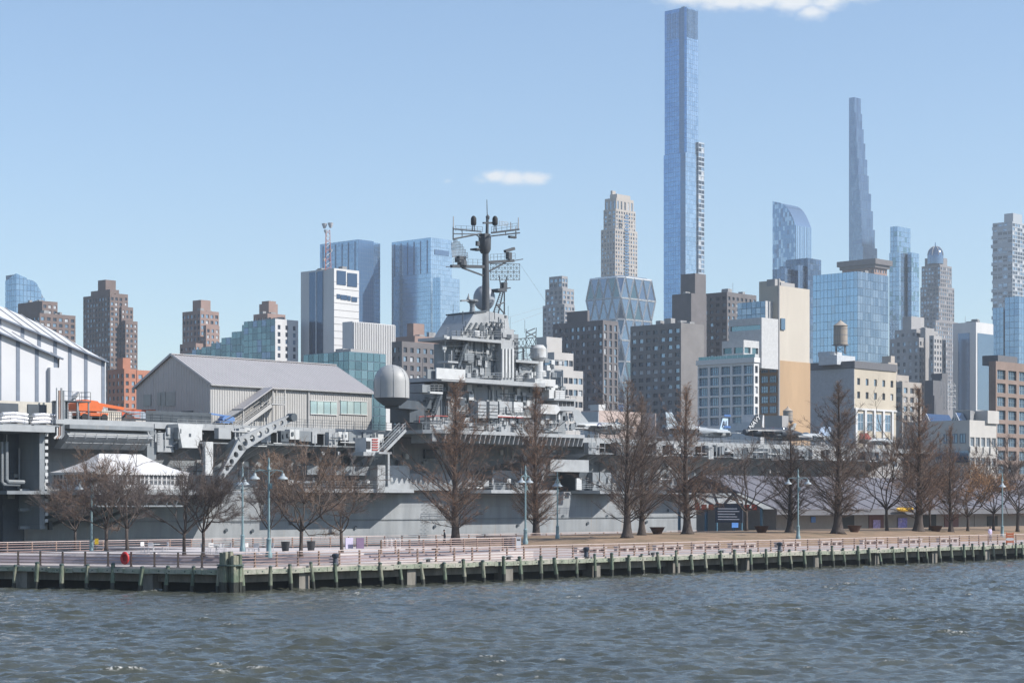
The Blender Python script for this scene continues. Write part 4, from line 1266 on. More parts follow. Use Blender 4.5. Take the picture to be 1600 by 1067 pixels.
# bulged gun-tub walls above the sponsons
spart('gun_tub_wall', 590, 640, 727, 765, 2.2, 5, M_SHIPL)
spart('gun_tub_wall', 640, 726, 740, 766, 2.0, 5, M_SHIP)
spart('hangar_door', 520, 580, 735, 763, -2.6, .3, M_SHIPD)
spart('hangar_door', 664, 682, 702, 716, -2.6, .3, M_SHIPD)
spart('deck_house', 770, 830, 735, 766, 1.5, 4, M_SHIP)
spart('deck_house', 905, 926, 735, 767, 1.2, 4, M_SHIPD)
spart('deck_house', 926, 955, 738, 766, 2.2, 3.5, M_SHIP)
spart('white_door', 901, 909, 747, 765, 2.6, .3, M_WPAINT)
spart('gallery_house', 860, 920, 718, 737, 3.0, 5, M_SHIPL)
spart('gallery_house', 820, 868, 724, 742, 2.4, 5, M_SHIP)
spart('hull_blister', 480, 590, 728, 742, .6, 3, M_SHIP)
mb = MB()
for x0 in (505, 530, 556, 585):          # sloping struts under the gallery
    A = SP(x0, 708, 3.0); B = SP(x0 - 18, 742, -2.9)
    mb.bar(A, B, .35, .5)
mb.build('gallery_strut', M_SHIPL, ship)

# railings of thin stanchions and wires
def wire_rail(parent, pts, h=1.0, step=1.6, m=None, nr=3, name='guard_rail'):
    mb = MB()
    for A, B in zip(pts[:-1], pts[1:]):
        L = (B - A).length; k = max(1, int(L / step)); d = (B - A) / k
        for i in range(k + 1):
            mb.tube([A + d * i, A + d * i + Z * h], .035, 4, caps=False)
        for r in range(nr):
            zz = Z * (h * (r + 1) / nr)
            mb.tube([A + zz, B + zz], .028, 4, caps=False)
    return mb.build(name, m or M_SHIPL, parent)
for (x0, x1, o) in ((432, 600, 5.3), (718, 845, 4.9), (900, 955, 4.1), (1010, 1080, 3.3)):
    wire_rail(ship, [SH(st(x0, o), o, ZH + .2), SH(st(x1, o), o, ZH + .2)])

# gallery walkway below the deck edge: white plates, lockers, brackets, one by one
gr = random.Random(3)
def gallery(x0, x1, n, top_dz, names=('gallery_panel', 'locker', 'vent_box', 'raft_canister'), dens=1.0, dark=.25):
    t0 = st(x0, n); t1 = st(x1, n)
    slab(t0, t1, 1.25, n - .05, ZF - 2.55, ZF - 2.4).build('gallery_walkway', M_SHIP, ship)
    t = t0
    small = MB()
    while t < t1:
        w = gr.uniform(.9, 2.9)
        w = min(w, t1 - t)
        h = gr.uniform(1.1, 2.1)
        zt = ZF - top_dz - gr.uniform(0, .35)
        r = gr.random()
        mtl = gr.choice((M_WPAINT, M_WPAINT, M_SHIPL, M_SHIPL, M_SHIP)) if r > dark else gr.choice((M_SHIPD, M_SHIP))
        nm = gr.choice(names)
        if r < .82 * dens:
            mb = MB()
            zb = zt - h
            slab(t, t + w - .12, n - gr.uniform(.25, .9), n + gr.uniform(0, .35), zb, zt, mb)
            for q in range(int(w / .75)):
                if gr.random() < .5:
                    small.box(SH(t + .25 + q * .75, n + .36, zb + h * gr.uniform(.25, .6)), U * gr.uniform(.12, .4), N * .06, Z * gr.uniform(.2, .7), 1)
            mb.build(nm, mtl, ship)
        if gr.random() < .7:          # bracket below
            A = SH(t, n, ZF - 2.6); B = SH(t, -2.9, ZF - 2.6 - gr.uniform(1.2, 3.0)); C = SH(t, 1.0, ZF - 2.6)
            small.add([A, B, SH(t, -2.9, ZF - 2.6), A + U * .18, B + U * .18, SH(t + .18, -2.9, ZF - 2.6)], ((0, 1, 2), (5, 4, 3), (0, 3, 4, 1)), 0)
        if gr.random() < .6:
            q = SH(t + w * .5, n + .3, ZF - 2.4)
            small.tube([q, q + Z * gr.uniform(1.0, 2.4)], .07, 5, gr.choice((0, 2)))
        if gr.random() < .35:
            q = SH(t, n + .4, ZF - gr.uniform(.8, 2.8))
            small.tube([q, q + U * gr.uniform(1.5, 4)], .08, 5, gr.choice((0, 2, 1)))
        t += w
    small.build('gallery_fittings', [M_SHIPL, M_SHIPD, M_WPAINT], ship, kind='stuff')
    wire_rail(ship, [SH(t0, n + .2, ZF - .5), SH(t1, n + .2, ZF - .5)], .9, 1.5, M_SHIPL)
gallery(276, 600, 3.2, .35, dark=.15)
gallery(917, 1130, 3.4, .5, dark=.5)
gallery(1130, 1395, 3.0, .6, dark=.55)

def small_clutter(x0, x1, y0, y1, n, count, seed, name='fittings'):
    """pipes, boxes, ladders and hose racks fixed to a wall"""
    g = random.Random(seed)
    mb = MB()
    for i in range(count):
        x = g.uniform(x0, x1); y = g.uniform(y0, y1)
        p = SP(x, y, n)
        r = g.random()
        if r < .42:
            mb.box(p, U * g.uniform(.25, 1.1), N * g.uniform(.15, .5), Z * g.uniform(.3, 1.1), g.choice((0, 0, 1, 2, 3)))
        elif r < .68:
            mb.tube([p + N * .12, p + N * .12 + Z * g.uniform(1, 2.6)], g.uniform(.05, .12), 5, g.choice((0, 1, 2)))
        elif r < .9:
            mb.tube([p + N * .12, p + N * .12 + U * g.uniform(1, 4.5)], g.uniform(.05, .11), 5, g.choice((0, 1, 2, 0, 3)))
        else:
            for q in range(6):
                mb.tube([p + N * .12 + Z * .3 * q, p + N * .12 + U * .45 + Z * .3 * q], .03, 4, 0)
    return mb.build(name, [M_SHIPL, M_SHIPD, M_WPAINT, M_SHIP], ship, kind='stuff')
small_clutter(300, 640, 712, 756, -2.9, 70, 1)
small_clutter(650, 930, 700, 760, -2.9, 80, 2)
small_clutter(930, 1110, 712, 760, -2.9, 70, 3)
small_clutter(1110, 1380, 712, 745, -3.2, 60, 33)
small_clutter(440, 640, 752, 764, 2.0, 24, 4)
small_clutter(720, 850, 748, 764, 2.5, 26, 5)
small_clutter(905, 1080, 745, 766, 2.2, 40, 6)

# deck-edge overhang and machinery recess at the far left
t1 = st(86, 8)
slab(-140, t1, 1.4, 8, 14.55, 15.3).build('overhang_platform', M_SHIPL, ship)
slab(t1 - 3.3, t1 - .6, 1, 2.2, 0.6, 14.5).build('elevator_guide', M_SHIPD, ship)
slab(t1 - 1.2, t1 - .5, 2.3, 6.6, 3.2, 14.5).build('elevator_guide', M_SHIP, ship)
mb = MB()
for j in range(14):
    mb.box(SH(t1 - .45, 6.65, 4.0 + j * .78), U * .4, -N * .15, Z * .4)
mb.build('guide_rungs', M_WPAINT, ship)
for (x, y0, y1, n, r) in ((3, 690, 752, 5, .2), (10, 690, 748, 5.2, .24), (30, 700, 770, 3, .13), (36, 700, 775, 3, .13), (41, 705, 780, 3, .1), (48, 715, 790, 3, .12), (56, 700, 800, 2.6, .1)):
    A = SP(x, y0, n); B = SP(x, y1, n)
    MB().tube([A, B, B + U * .25 - Z * .3, B + U * 2.4 - Z * .35], r, 7).build('pipe', M_SHIP, ship, smooth=True)
for y in (766, 796, 824):
    A = SP(30, y, 4.5); B = SP(72, y, 4.5)
    MB().bar(A, B, .35, .35).build('cross_beam', M_SHIP, ship)
small_clutter(0, 70, 690, 825, 2.0, 50, 7)
slab(-140, t1 + .4, .05, 1.0, .3, 14.4).build('recess_wall', M_SHIPD, ship)  # dark paint stands in for the shade inside the recess
small_clutter(0, 80, 690, 830, 1.05, 40, 8)
wire_rail(ship, [SH(-95, 7.8, 15.3), SH(t1 - .2, 7.8, 15.3)], 1.1, 1.7)
# vertical exhaust pipes at the overhang corner
for k_, x in enumerate((89, 92.5, 96, 99)):
    A = SP(x, 606 + k_ % 2 * 4, 6); B = SP(x, 680, 6)
    MB().tube([A, B, B - U * .4 - Z * .4], .13, 7).build('riser_pipe', (M_WPAINT, mat('pipe_brown', (.30, .2, .16), .6), M_SHIPL, M_SHIP)[k_], ship, smooth=True)
spart('pipe_clamp', 87.5, 101, 655, 662, 6.4, .7, M_SHIPL)
# inclined screen panel under the deck edge between overhang and boom
tA = st(100, 3); tB = st(231, 3)
MB().prism([SH(tA, 3.0, 15.2), SH(tA, 4.1, 14.3), SH(tA, 2.2, 12.9), SH(tA, .8, 12.9)], U * (tB - tA)).build('screen_panel', M_SHIPL, ship)
slab(tA, tB, 1.3, 4.2, 15.25, 15.75).build('edge_beam', M_SHIP, ship)
mb = MB()
for j in range(8):
    q = SH(tA + (tB - tA) * (j + .5) / 8, 4.15, 14.2)
    mb.tube([q + Z * .5, q - Z * .1, q - N * 1.9 - Z * 1.4], .05, 4)
mb.tube([SH(tA, 4.2, 14.75), SH(tB, 4.2, 14.75)], .06, 5); mb.tube([SH(tA, 3.3, 13.6), SH(tB, 3.3, 13.6)], .06, 5)
mb.build('net_frame', M_SHIPL, ship)
spart('deck_support', 230, 244, 672, 745, 2.0, 3, M_SHIP)
spart('machinery_box', 246, 272, 676, 706, 2.4, 3, M_SHIPL)
small_clutter(240, 275, 672, 705, 2.45, 16, 9)
t_ = st(278, 3.6)
MB().prism([SH(t_, 3.6, ZF - .2), SH(st(318, 3.6), 3.6, ZF - .2), SH(st(309, 3.6), 3.6, ZF - 3.2), SH(st(285, 3.6), 3.6, ZF - 3.2)], -N * 2.2).build('chute_box', M_WPAINT, ship)

# elevator platform that carries the white tent, with trusses
tp0 = st(143, 14.6); tp1 = st(300, 14.6)
slab(tp0, tp1, 8.05, 14.6, 7.25, 7.9).build('elevator_platform', M_SHIPL, ship)
slab(tp0 - 7, st(338, 0), .06, 8.0, 7.3, 7.7).build('inner_platform', M_SHIP, ship)
mb = MB()
for nn in (14.2, 8):
    for j in range(10):
        f0 = tp0 + (tp1 - tp0) * j / 10; f1 = tp0 + (tp1 - tp0) * (j + 1) / 10
        mb.tube([SH(f0, nn, 7.2), SH((f0 + f1) / 2, nn, 5.9), SH(f1, nn, 7.2)], .1, 4)
    mb.tube([SH(tp0 + 1, nn, 5.9), SH(tp1 - 1, nn, 5.9)], .12, 5)
for j in range(5):
    f = tp0 + (tp1 - tp0) * (j + .5) / 5
    mb.bar(SH(f, 14, 7.2), SH(f, .1, 3.6), .3, .35)
mb.build('platform_truss', M_SHIP, ship)

# white boom with oval lightening holes
def holed_beam(A, B, hA, hB, nh, thick, m, name):
    """tapering plate girder from A to B with oval holes"""
    mb = MB()
    d = B - A
    up = Z - d.normalized() * d.normalized().z
    up.normalize()
    for sgn, off in ((1, 0), (-1, thick)):
        pass
    for i in range(nh):
        f0 = i / nh; f1 = (i + 1) / nh
        p = [A + d * f0 - up * (hA + (hB - hA) * f0) / 2, A + d * f1 - up * (hA + (hB - hA) * f1) / 2, A + d * f1 + up * (hA + (hB - hA) * f1) / 2, A + d * f0 + up * (hA + (hB - hA) * f0) / 2]
        outer = [p[0], (p[0] + p[1]) / 2, p[1], (p[1] + p[2]) / 2, p[2], (p[2] + p[3]) / 2, p[3], (p[3] + p[0]) / 2]
        c = sum(p, Vector()) / 4
        ex = d / nh * .3; ez = up * (hA + (hB - hA) * (f0 + f1) / 2) * .27
        ang = [225, 270, 315, 0, 45, 90, 135, 180]
        inner = [c + ex * math.cos(R(a)) * 1.1 + ez * math.sin(R(a)) * 1.1 for a in ang]
        v = outer + inner
        bk = [q - N * thick for q in v]
        fs = []
        for j in range(8):
            k2 = (j + 1) % 8
            fs += [(j, k2, k2 + 8, j + 8), (k2 + 16, j + 16, j + 24, k2 + 24), (j + 8, k2 + 8, k2 + 24, j + 24), (k2, j, j + 16, k2 + 16)]
        mb.add(v + bk, fs)
    return mb.build(name, m, ship)
A = SP(345, 748, 6); Bq = SP(379, 694, 6); Cq = SP(456, 652, 6)
holed_beam(A, Bq, .7, 1.8, 5, .4, M_SHIPL, 'boom_arm')
holed_beam(Bq - U * .2, Cq, 1.9, .8, 7, .4, M_SHIPL, 'boom_arm')
MB().lathe(Cq + N * .3, [(.55, -.9), (.55, .2)], 10, axis=N).build('boom_sheave', M_SHIPD, ship)
spart('boom_strut', 321, 333, 690, 742, 4.5, .6, M_WPAINT)
MB().bar(SP(372, 686, 5), SP(345, 712, 1), .9, .6).build('boom_brace', M_SHIP, ship)

# inclined gangway and control cabin right of the shed
def stair(A, B, wd, name, m, rails=True, treads=12):
    e = MB()
    side = N * wd
    for o in (Vector(), -side):
        e.bar(A + o, B + o, .12, .4)
    for i in range(treads):
        p = A + (B - A) * ((i + .5) / treads)
        e.box(p - U * .14 - side, U * .28, side, Z * .06)
    if rails:
        for o in (Vector(), -side):
            for h in (.55, 1.05):
                e.tube([A + o + Z * h, B + o + Z * h], .04, 4)
            for i in range(5):
                p = A + (B - A) * (i / 4) + o
                e.tube([p, p + Z * 1.05], .04, 4)
    return e.build(name, m, ship)
stair(SP(600, 707, 8), SP(634, 672, 8), 1.3, 'gangway_stair', M_SHIPL)
spart('gangway_landing', 592, 612, 706, 709, 8.2, 3, M_SHIPL)
spart('gangway_post', 606, 609, 709, 760, 7.2, .5, M_SHIPL)
cab = spart('control_cabin', 572, 593, 684, 706, 7.0, 2.2, M_WPAINT)
spart('cabin_window', 573, 579, 689, 701, 7.1, .08, M_BLACK, cab)
for j in range(5):
    spart('red_stripe', 582, 591, 685.5 + j * 4.0, 687.4 + j * 4.0, 7.12, .1, M_RED, cab)
spart('cabin_platform', 568, 597, 706, 712, 7.6, 3, M_SHIPL)

# ------------------------------------------------------------------ island
isl = MB()
def ipart(name, x0, x1, yt, yb, n, dep, m=None):
    return spart(name, x0, x1, yt, yb, n, dep, m or M_SHIP)
# deck-level platform with its row of brackets
tq0 = st(676, 9); tq1 = st(917, 9)
poly = [SH(tq0, 1.35, ZF - .45), SH(tq0, 7, ZF - .45), SH(tq0 + 2.5, 9, ZF - .45), SH(tq1 - .5, 9, ZF - .45), SH(tq1, 8.4, ZF - .45), SH(tq1, 1.35, ZF - .45)]
MB().prism(poly, Z * .5).build('island_platform', M_SHIPL, ship)
nb = 30
for j in range(nb):
    tt = tq0 + 2.6 + (tq1 - tq0 - 3.4) * j / (nb - 1)
    MB().add([SH(tt, 9, ZF - .5), SH(tt, 8.6, ZF - 1.7), SH(tt, 2, ZF - 1.7), SH(tt, 2, ZF - .5), SH(tt + .15, 9, ZF - .5), SH(tt + .15, 8.6, ZF - 1.7), SH(tt + .15, 2, ZF - 1.7), SH(tt + .15, 2, ZF - .5)],
             ((0, 1, 2, 3), (7, 6, 5, 4), (0, 4, 5, 1), (1, 5, 6, 2))).build('platform_bracket', M_SHIPL, ship)
slab(tq0 + 1, tq1, 7.4, 7.9, ZF - 1.55, ZF - .5).build('bracket_web', M_SHIP, ship)
wire_rail(ship, [SH(tq0 + .2, 6.8, ZF + .05), SH(tq0 + 2.6, 8.8, ZF + .05), SH(tq1 - .6, 8.8, ZF + .05)], 1.1, 1.8, M_SHIPL)
# houses, level by level
ipart('island_house', 700, 884, 598, 678, 4, 7.5)
ipart('island_house', 663, 706, 600, 677, 3.2, 4.2)
ipart('lower_house', 760, 872, 655, 680, 6.2, 3, M_SHIPL)
ipart('lower_house', 672, 700, 652, 679, 6.0, 2.5, M_SHIPL)
ipart('navigation_deck', 690, 852, 593.5, 600, 6.6, 9.5, M_SHIPL)
ipart('bulwark', 682, 727, 576, 593, 6.7, .25, M_WPAINT)
ipart('bulwark', 668, 683, 577, 592, 6.0, .3, M_SHIP)
ipart('bridge_wing', 660, 672, 601, 613, 6.4, 3.0)
ipart('wing_walkway', 672, 692, 612, 615, 6.8, 2.0, M_WPAINT)
ipart('chart_house', 727, 786, 536, 595, 3.4, 6.5)
ipart('chart_house', 714, 735, 545, 594, 2.4, 4.5)
ipart('flag_platform', 706, 784, 528.5, 533, 5.0, 7, M_SHIPL)
upt = ipart('uptake', 783, 803, 514, 595, 4.6, 3.2, M_SHIPL)
ipart('uptake', 798, 810, 522, 595, 3.2, 4, M_SHIP)
for j in range(4):
    spart('uptake_rib', 785 + j * 5.2, 787.6 + j * 5.2, 545, 590, 4.95, .3, M_WPAINT, upt)
ipart('signal_locker', 726, 741, 552, 564, 4.6, 1.5, M_SHIP)
ipart('signal_platform', 700, 716, 564, 567, 5.2, 2.2, M_SHIPL)
# funnel with sloping back
D_ = (S0 + U * st(750, 3)).y
def SPn(x, y, n): return SP(x, y, n)
prof = [(716, 530), (741, 489), (762, 486), (793, 493), (799, 530)]
pl = [SP(x, y, 3.0) for x, y in prof]
MB().prism(pl, -N * 5.5).build('funnel', M_SHIPL, ship)
MB().prism([SP(741, 487.5, 3.2), SP(762, 484.5, 3.2), SP(762, 486.5, 3.2), SP(742, 489.5, 3.2)], -N * 6).build('funnel_cap', M_SHIPD, ship)
mb = MB()
for j in range(7):
    mb.bar(SP(722 + j * 9, 529, 3.1), SP(737 + j * 8, 505, 3.1), .22, .3)
mb.build('funnel_stay', M_SHIPD, ship)
# right-hand side of the island
ipart('aft_house', 806, 838, 566, 597, 3.6, 5, M_SHIPL)
ipart('aft_platform', 806, 842, 563, 567, 4.8, 5, M_SHIPL)
ipart('aft_platform', 836, 868, 592, 603, 6.0, 5, M_WPAINT)
p = SP(841, 592, 4.0)
MB().lathe(p, [(.75, 0), (.72, 2.6), (1.25, 3.2), (1.25, 4.6), (.8, 5.1)], 16).build('director_tower', M_WPAINT, ship, smooth=True)
ipart('white_locker', 858, 866, 609, 624, 5.5, 1.5, M_WPAINT)
ipart('white_locker', 868, 883, 610, 625, 5.5, 2.0, M_WPAINT)
cbr = ipart('conning_bridge', 872, 899, 626, 642, 6.5, 5, M_SHIPL)
for j in range(4):
    spart('bridge_window', 874 + j * 6.2, 878.6 + j * 6.2, 628, 634, 6.58, .12, M_BLACK, cbr)
ipart('bridge_roof', 866, 901, 623, 626, 7.0, 6, M_SHIPL)
tb0 = st(845, 7.5); tb1 = st(874, 7.5); zb_ = zat(645, 295); zt_ = zat(630, 295)
MB().prism([SH(tb0, 7.5, zb_), SH(tb1 - .6, 7.5, zb_), SH(tb1 + .3, 7.5, (zb_ + zt_) / 2), SH(tb1 - .5, 7.5, zt_), SH(tb0, 7.5, zt_)], -N * 1.6).build('gun_director_box', M_WPAINT, ship)
for (x0, x1, y0, y1) in ((747, 760, 627, 653), (765, 778, 627, 653)):
    lb = ipart('louvre_box', x0, x1, y0, y1, 7.4, 1.6, M_SHIPL)
    for j in range(4):
        spart('louvre_slat', x0, x1, y0 + 5.5 + j * 5.2, y0 + 6.3 + j * 5.2, 7.47, .12, M_SHIPD, lb)
ipart('equipment_box', 780, 800, 627, 646, 6.4, 2, M_SHIPL)
ipart('equipment_box', 803, 817, 628, 644, 6.2, 2, M_WPAINT)
ipart('equipment_shelf', 740, 830, 648, 650.5, 6.8, 3, M_WPAINT)
ipart('red_pipe_run', 678, 700, 649, 650.2, 6.9, .15, M_RED)
ipart('red_pipe_run', 778, 818, 651, 652.2, 6.9, .15, M_RED)
MB().tube([SP(655, 660, 6.2), SP(655, 651, 6.2), SP(680, 650, 6.2)], .08, 6).build('red_pipe_run', M_RED, ship)
small_clutter(700, 880, 604, 645, 4.0, 110, 11, 'island_fittings')
small_clutter(690, 800, 540, 590, 3.5, 80, 12, 'island_fittings')
small_clutter(700, 900, 655, 675, 6.25, 80, 13, 'island_fittings')
small_clutter(800, 860, 560, 594, 3.8, 60, 14, 'island_fittings')
dk = MB(); gd = random.Random(77)
for _ in range(150):
    x = gd.uniform(650, 880); y = gd.choice((gd.uniform(536, 592), gd.uniform(602, 650), gd.uniform(654, 676), gd.uniform(496, 528) if 715 < x < 795 else gd.uniform(602, 676)))
    n_ = 3.5 if y < 595 else (4.1 if y < 652 else 6.3)
    if y < 595 and not 716 < x < 805: continue
    p_ = SP(x, y, n_ + .05); r_ = gd.random()
    if r_ < .35: dk.tube([p_ + N * .15, p_ + N * .15 + Z * gd.uniform(.8, 3)], gd.uniform(.05, .13), 5)
    elif r_ < .6: dk.tube([p_ + N * .15, p_ + N * .15 + U * gd.uniform(.8, 4)], gd.uniform(.05, .1), 5)
    elif r_ < .85: dk.box(p_, U * gd.uniform(.3, 1.2), N * gd.uniform(.15, .6), Z * gd.uniform(.3, 1.3))
    else: dk.tube([p_ + N * .2, p_ + N * gd.uniform(.5, 1.6) + Z * gd.uniform(-1.5, 1.5)], .06, 4)
dk.build('island_dark_fittings', M_SHIPD, ship, kind='stuff')
for (x0, x1, y, n_) in ((700, 780, 566, 4.6), (806, 842, 563, 4.9), (838, 868, 592, 6.1), (866, 900, 623, 7.1), (742, 830, 648, 6.9), (690, 730, 544, 4.2)):
    wire_rail(ship, [SP(x0, y, n_), SP(x1, y, n_)], 1.0, 1.2, M_SHIPD, 3)
small_clutter(690, 790, 520, 532, 4.4, 26, 15, 'island_fittings')
wire_rail(ship, [SP(692, 593.5, 6.5), SP(850, 593.5, 6.5)], 1.0, 1.6)
wire_rail(ship, [SP(706, 528.5, 4.9), SP(784, 528.5, 4.9)], 1.0, 1.6)
wire_rail(ship, [SP(672, 612, 6.7), SP(692, 612, 6.7)], 1.0, .8)
stair(SP(679, 648, 5.2), SP(690, 617, 5.2), 1.0, 'island_ladder', M_SHIPD, treads=9)
stair(SP(716, 575, 4.4), SP(730, 536, 4.4), 1.0, 'island_ladder', M_SHIPD, treads=9)
# doors
for (x, y) in ((712, 668), (735, 640), (828, 668), (690, 664), (845, 610), (752, 582)):
    ipart('watertight_door', x, x + 6, y - 10, y + 8, 4.2 if y > 600 else 3.5, .15, M_SHIPD)

# big capsule radome on its bracket
p = SP(612, 622, 6.5); rr = 27.5 * p.y / F
MB().lathe(p, [(rr * 1.0, 0), (rr, rr * .92)] + [(rr * math.cos(R(15 * j)), rr * .92 + rr * .98 * math.sin(R(15 * j))) for j in range(1, 6)] + [(.02, rr * 1.9)], 28).build('radome', mat('radome_grey', (.36, .36, .355), .5, var=.08, scale=.4), ship, smooth=True)
radome = [o for o in ship.children if o.name.startswith('radome')][0]
mb = MB()
for j in range(8):
    an = R(45 * j + 10); o_ = Vector((math.cos(an), math.sin(an), 0))
    mb.tube([p + o_ * rr * 1.003, p + o_ * rr * 1.003 + Z * rr * .92] + [p + o_ * rr * 1.003 * math.cos(R(18 * q)) + Z * (rr * .92 + rr * .985 * math.sin(R(18 * q))) for q in range(1, 5)], .035, 4)
mb.build('radome_seam', M_SHIP, radome)
MB().lathe(p - Z * 1.0, [(1.2, 0), (2.0, .6), (rr * .98, .97)], 20).build('radome_base', M_SHIPD, ship, smooth=True)
MB().bar(p - Z * .8, SP(672, 636, 2.5), 2.2, 1.2).build('radome_bracket', M_SHIPD, ship)
ipart('island_side_house', 640, 664, 634, 660, 5.5, 4, M_SHIPD)

# ------------------------------------------------------------------ mast and aerials
nm = 0.0
def MP(x, y, n=nm): return SP(x, y, n)
MB().tube([MP(759, 505), MP(759, 440), MP(758.5, 395)], [.62, .55, .5], 12).build('mast', M_MAST, ship, smooth=True)
MB().tube([MP(758, 396), MP(757.5, 390), MP(757.5, 371), MP(757.5, 366)], [.6, .92, .95, .85], 8).build('mast_head', M_MAST, ship, smooth=True)
MB().tube([MP(761, 365), MP(761.5, 342)], [.24, .2], 8).build('topmast', M_MAST, ship)
MB().tube([MP(761.5, 342), MP(760.7, 312)], [.08, .05], 5).build('whip_aerial', M_MAST, ship)
MB().bar(MP(755, 348.5), MP(769, 348.5), .3, .25).lathe(MP(762, 343), [(.25, 0), (.3, .4), (.1, .7)], 8).build('topmast_arm', M_MAST, ship)
mb = MB()
for (a_, b_, r) in (((752, 365), (708, 373.5), .13), ((752, 362), (708, 358), .11), ((752, 366), (708, 365.5), .08), ((708, 355), (708, 375), .1), ((768, 364), (811, 358.5), .15), ((768, 369), (812, 364), .11), ((806, 362), (806, 372), .1), ((795, 370), (806, 371), .22), ((722, 358), (722, 371), .07), ((790, 361), (790, 368), .07), ((745, 368), (753, 373), .1)):
    mb.tube([MP(*a_), MP(*b_)], r, 5)
for (a_, b_, n1) in (((752, 365), (708, 373.5), 1.6), ((768, 364), (811, 358.5), 1.6)):
    mb.tube([MP(a_[0], a_[1], n1), MP(b_[0], b_[1], n1)], .09, 5)
    for q in range(5):
        f = q / 4
        x = a_[0] + (b_[0] - a_[0]) * f; y = a_[1] + (b_[1] - a_[1]) * f
        mb.tube([MP(x, y), MP(x, y, n1)], .06, 4)
mb.build('yardarm', M_MAST, ship)
for (x, y0, y1) in ((708.5, 338, 357), (810, 340, 359), (798, 347, 360), (806, 354, 366)):
    MB().tube([MP(x, y1), MP(x, y0)], [.09, .07], 5).build('whip_aerial', mat('aerial_grey', (.35, .34, .34), .6), ship)
wire_rail(ship, [MP(712, 361), MP(754, 363)], .8, 1.0, M_MAST, 2, 'yard_rail')
wire_rail(ship, [MP(768, 363), MP(808, 357)], .8, 1.0, M_MAST, 2, 'yard_rail')
for x in (740, 773.5):
    c = MP(x, 352, .3)
    MB().lathe(c, [(.36, 0), (.42, .15), (.42, .95), (.33, 1.2), (.15, 1.38)], 14).build('beacon_drum', M_BLACK, ship, smooth=True)
    MB().tube([c - Z * .95 + U * .25, c + U * .15], .07, 5).tube([c - Z * .95 - U * .25, c - U * .15], .07, 5).build('drum_stand', M_MAST, ship)
mb = MB()
for q in range(4):
    mb.tube([MP(780 + q * 4.5, 345 + q * .8), MP(780 + q * 4.5, 353)], .04, 4)
for q in range(3):
    mb.tube([MP(779, 346 + q * 3), MP(794, 347.5 + q * 2.6)], .04, 4)
mb.build('screen_aerial', mat('aerial_grey', (.35, .34, .34), .6), ship)
MB().box(MP(745, 390), U * 1.5, -N * 1.4, Z * .25).box(MP(746, 384, .6), U * .5, -N * .4, Z * .7).build('mast_step', M_MAST, ship)
# mesh dish on the left arm
MB().bar(MP(756, 417), MP(705, 416), .5, .42).bar(MP(756, 431), MP(722, 418.5), .2, .22).bar(MP(697, 417), MP(708, 416.5), .12, .12).build('radar_arm', M_MAST, ship)
wire_rail(ship, [MP(708, 414.5, .5), MP(754, 415, .5)], .9, .9, M_MAST, 2, 'arm_rail')
MB().lathe(MP(722, 415), [(.75, 0), (.7, .7), (.35, 1.0), (.45, 1.25)], 10).box(MP(718, 409, .4), U * 1.4, -N * 1.0, Z * .9).build('radar_pedestal', M_MAST, ship)
mb = MB()
c = MP(720, 402, .4)
wd_, ht_ = 2.5, 2.6
def dp(u_, v_):      # curved mesh dish surface
    return c + (U * .92 + N * .4) * (u_ * wd_ / 2 - .1) + Z * (v_ * ht_) - (N * .92 - U * .4) * (.5 * (1 - u_ * u_) * 1 + .35 * math.sin(v_ * 2.6))
def okd(u_, v_): return v_ <= 1 - .55 * max(0, u_ + .1) ** 2 - (.12 if u_ < -.75 else 0)
for q in range(13):
    u_ = -1 + q / 6
    pts = [dp(u_, v / 10) for v in range(11) if okd(u_, v / 10)]
    if len(pts) > 1: mb.tube(pts, .05, 4)
for q in range(12):
    v_ = q / 11
    pts = [dp(-1 + k2 / 6, v_) for k2 in range(13) if okd(-1 + k2 / 6, v_)]
    if len(pts) > 1: mb.tube(pts, 0.05 if q else .08, 4)
mb.build('mesh_dish', mat('dish_grey', (.22, .24, .27), .6), ship)
# navigation radar on the right arm
MB().bar(MP(762, 410), MP(802, 407.5), .5, .42).bar(MP(802, 407.5), MP(817, 405), .14, .14).bar(MP(764, 424), MP(792, 409), .2, .22).build('radar_arm', M_MAST, ship)
wire_rail(ship, [MP(766, 407, .5), MP(805, 405, .5)], .9, .7, M_MAST, 2, 'arm_rail')
MB().cbox(MP(795, 405, .2), .7, .7, 1.0).bar(MP(789, 393), MP(803, 388.5), .5, .42).build('navigation_radar', M_MAST, ship)
# bedspring aerial on its lattice pedestal
bs = MB()
def bp_(u_, v_): return MP(766 + 46 * u_, 437.5 - 25 * v_ , -.6 + .5 * u_)
for q in range(11):
    bs.tube([bp_(q / 10, 0), bp_(q / 10, 1)], .05 if q % 2 == 0 else .03, 4)
for q in range(5):
    bs.tube([bp_(0, q / 4), bp_(1, q / 4)], .055 if q in (0, 2, 4) else .035, 4)
for q in range(5):
    for r_ in range(2):
        bs.tube([bp_(q / 5, r_ / 2), bp_((q + 1) / 5, (r_ + 1) / 2)], .03, 4); bs.tube([bp_((q + 1) / 5, r_ / 2), bp_(q / 5, (r_ + 1) / 2)], .03, 4)
bs.build('bedspring_aerial', M_MAST, ship)
MB().bar(MP(783, 451, -.8), MP(780, 432, -.8), .12, .12).bar(MP(790, 451, -.8), MP(792, 432, -.8), .12, .12).bar(MP(784, 451, -.8), MP(791, 436, -.8), .1, .1).cbox(MP(787, 452, -.8), .8, .8, 1.0).build('aerial_pedestal', M_MAST, ship)
MB().box(MP(778, 454.5, .4), U * 2.0, -N * 2.0, Z * .35).bar(MP(778, 452), MP(797, 450), .3, .2).build('aerial_platform', M_MAST, ship)
lt = MB()
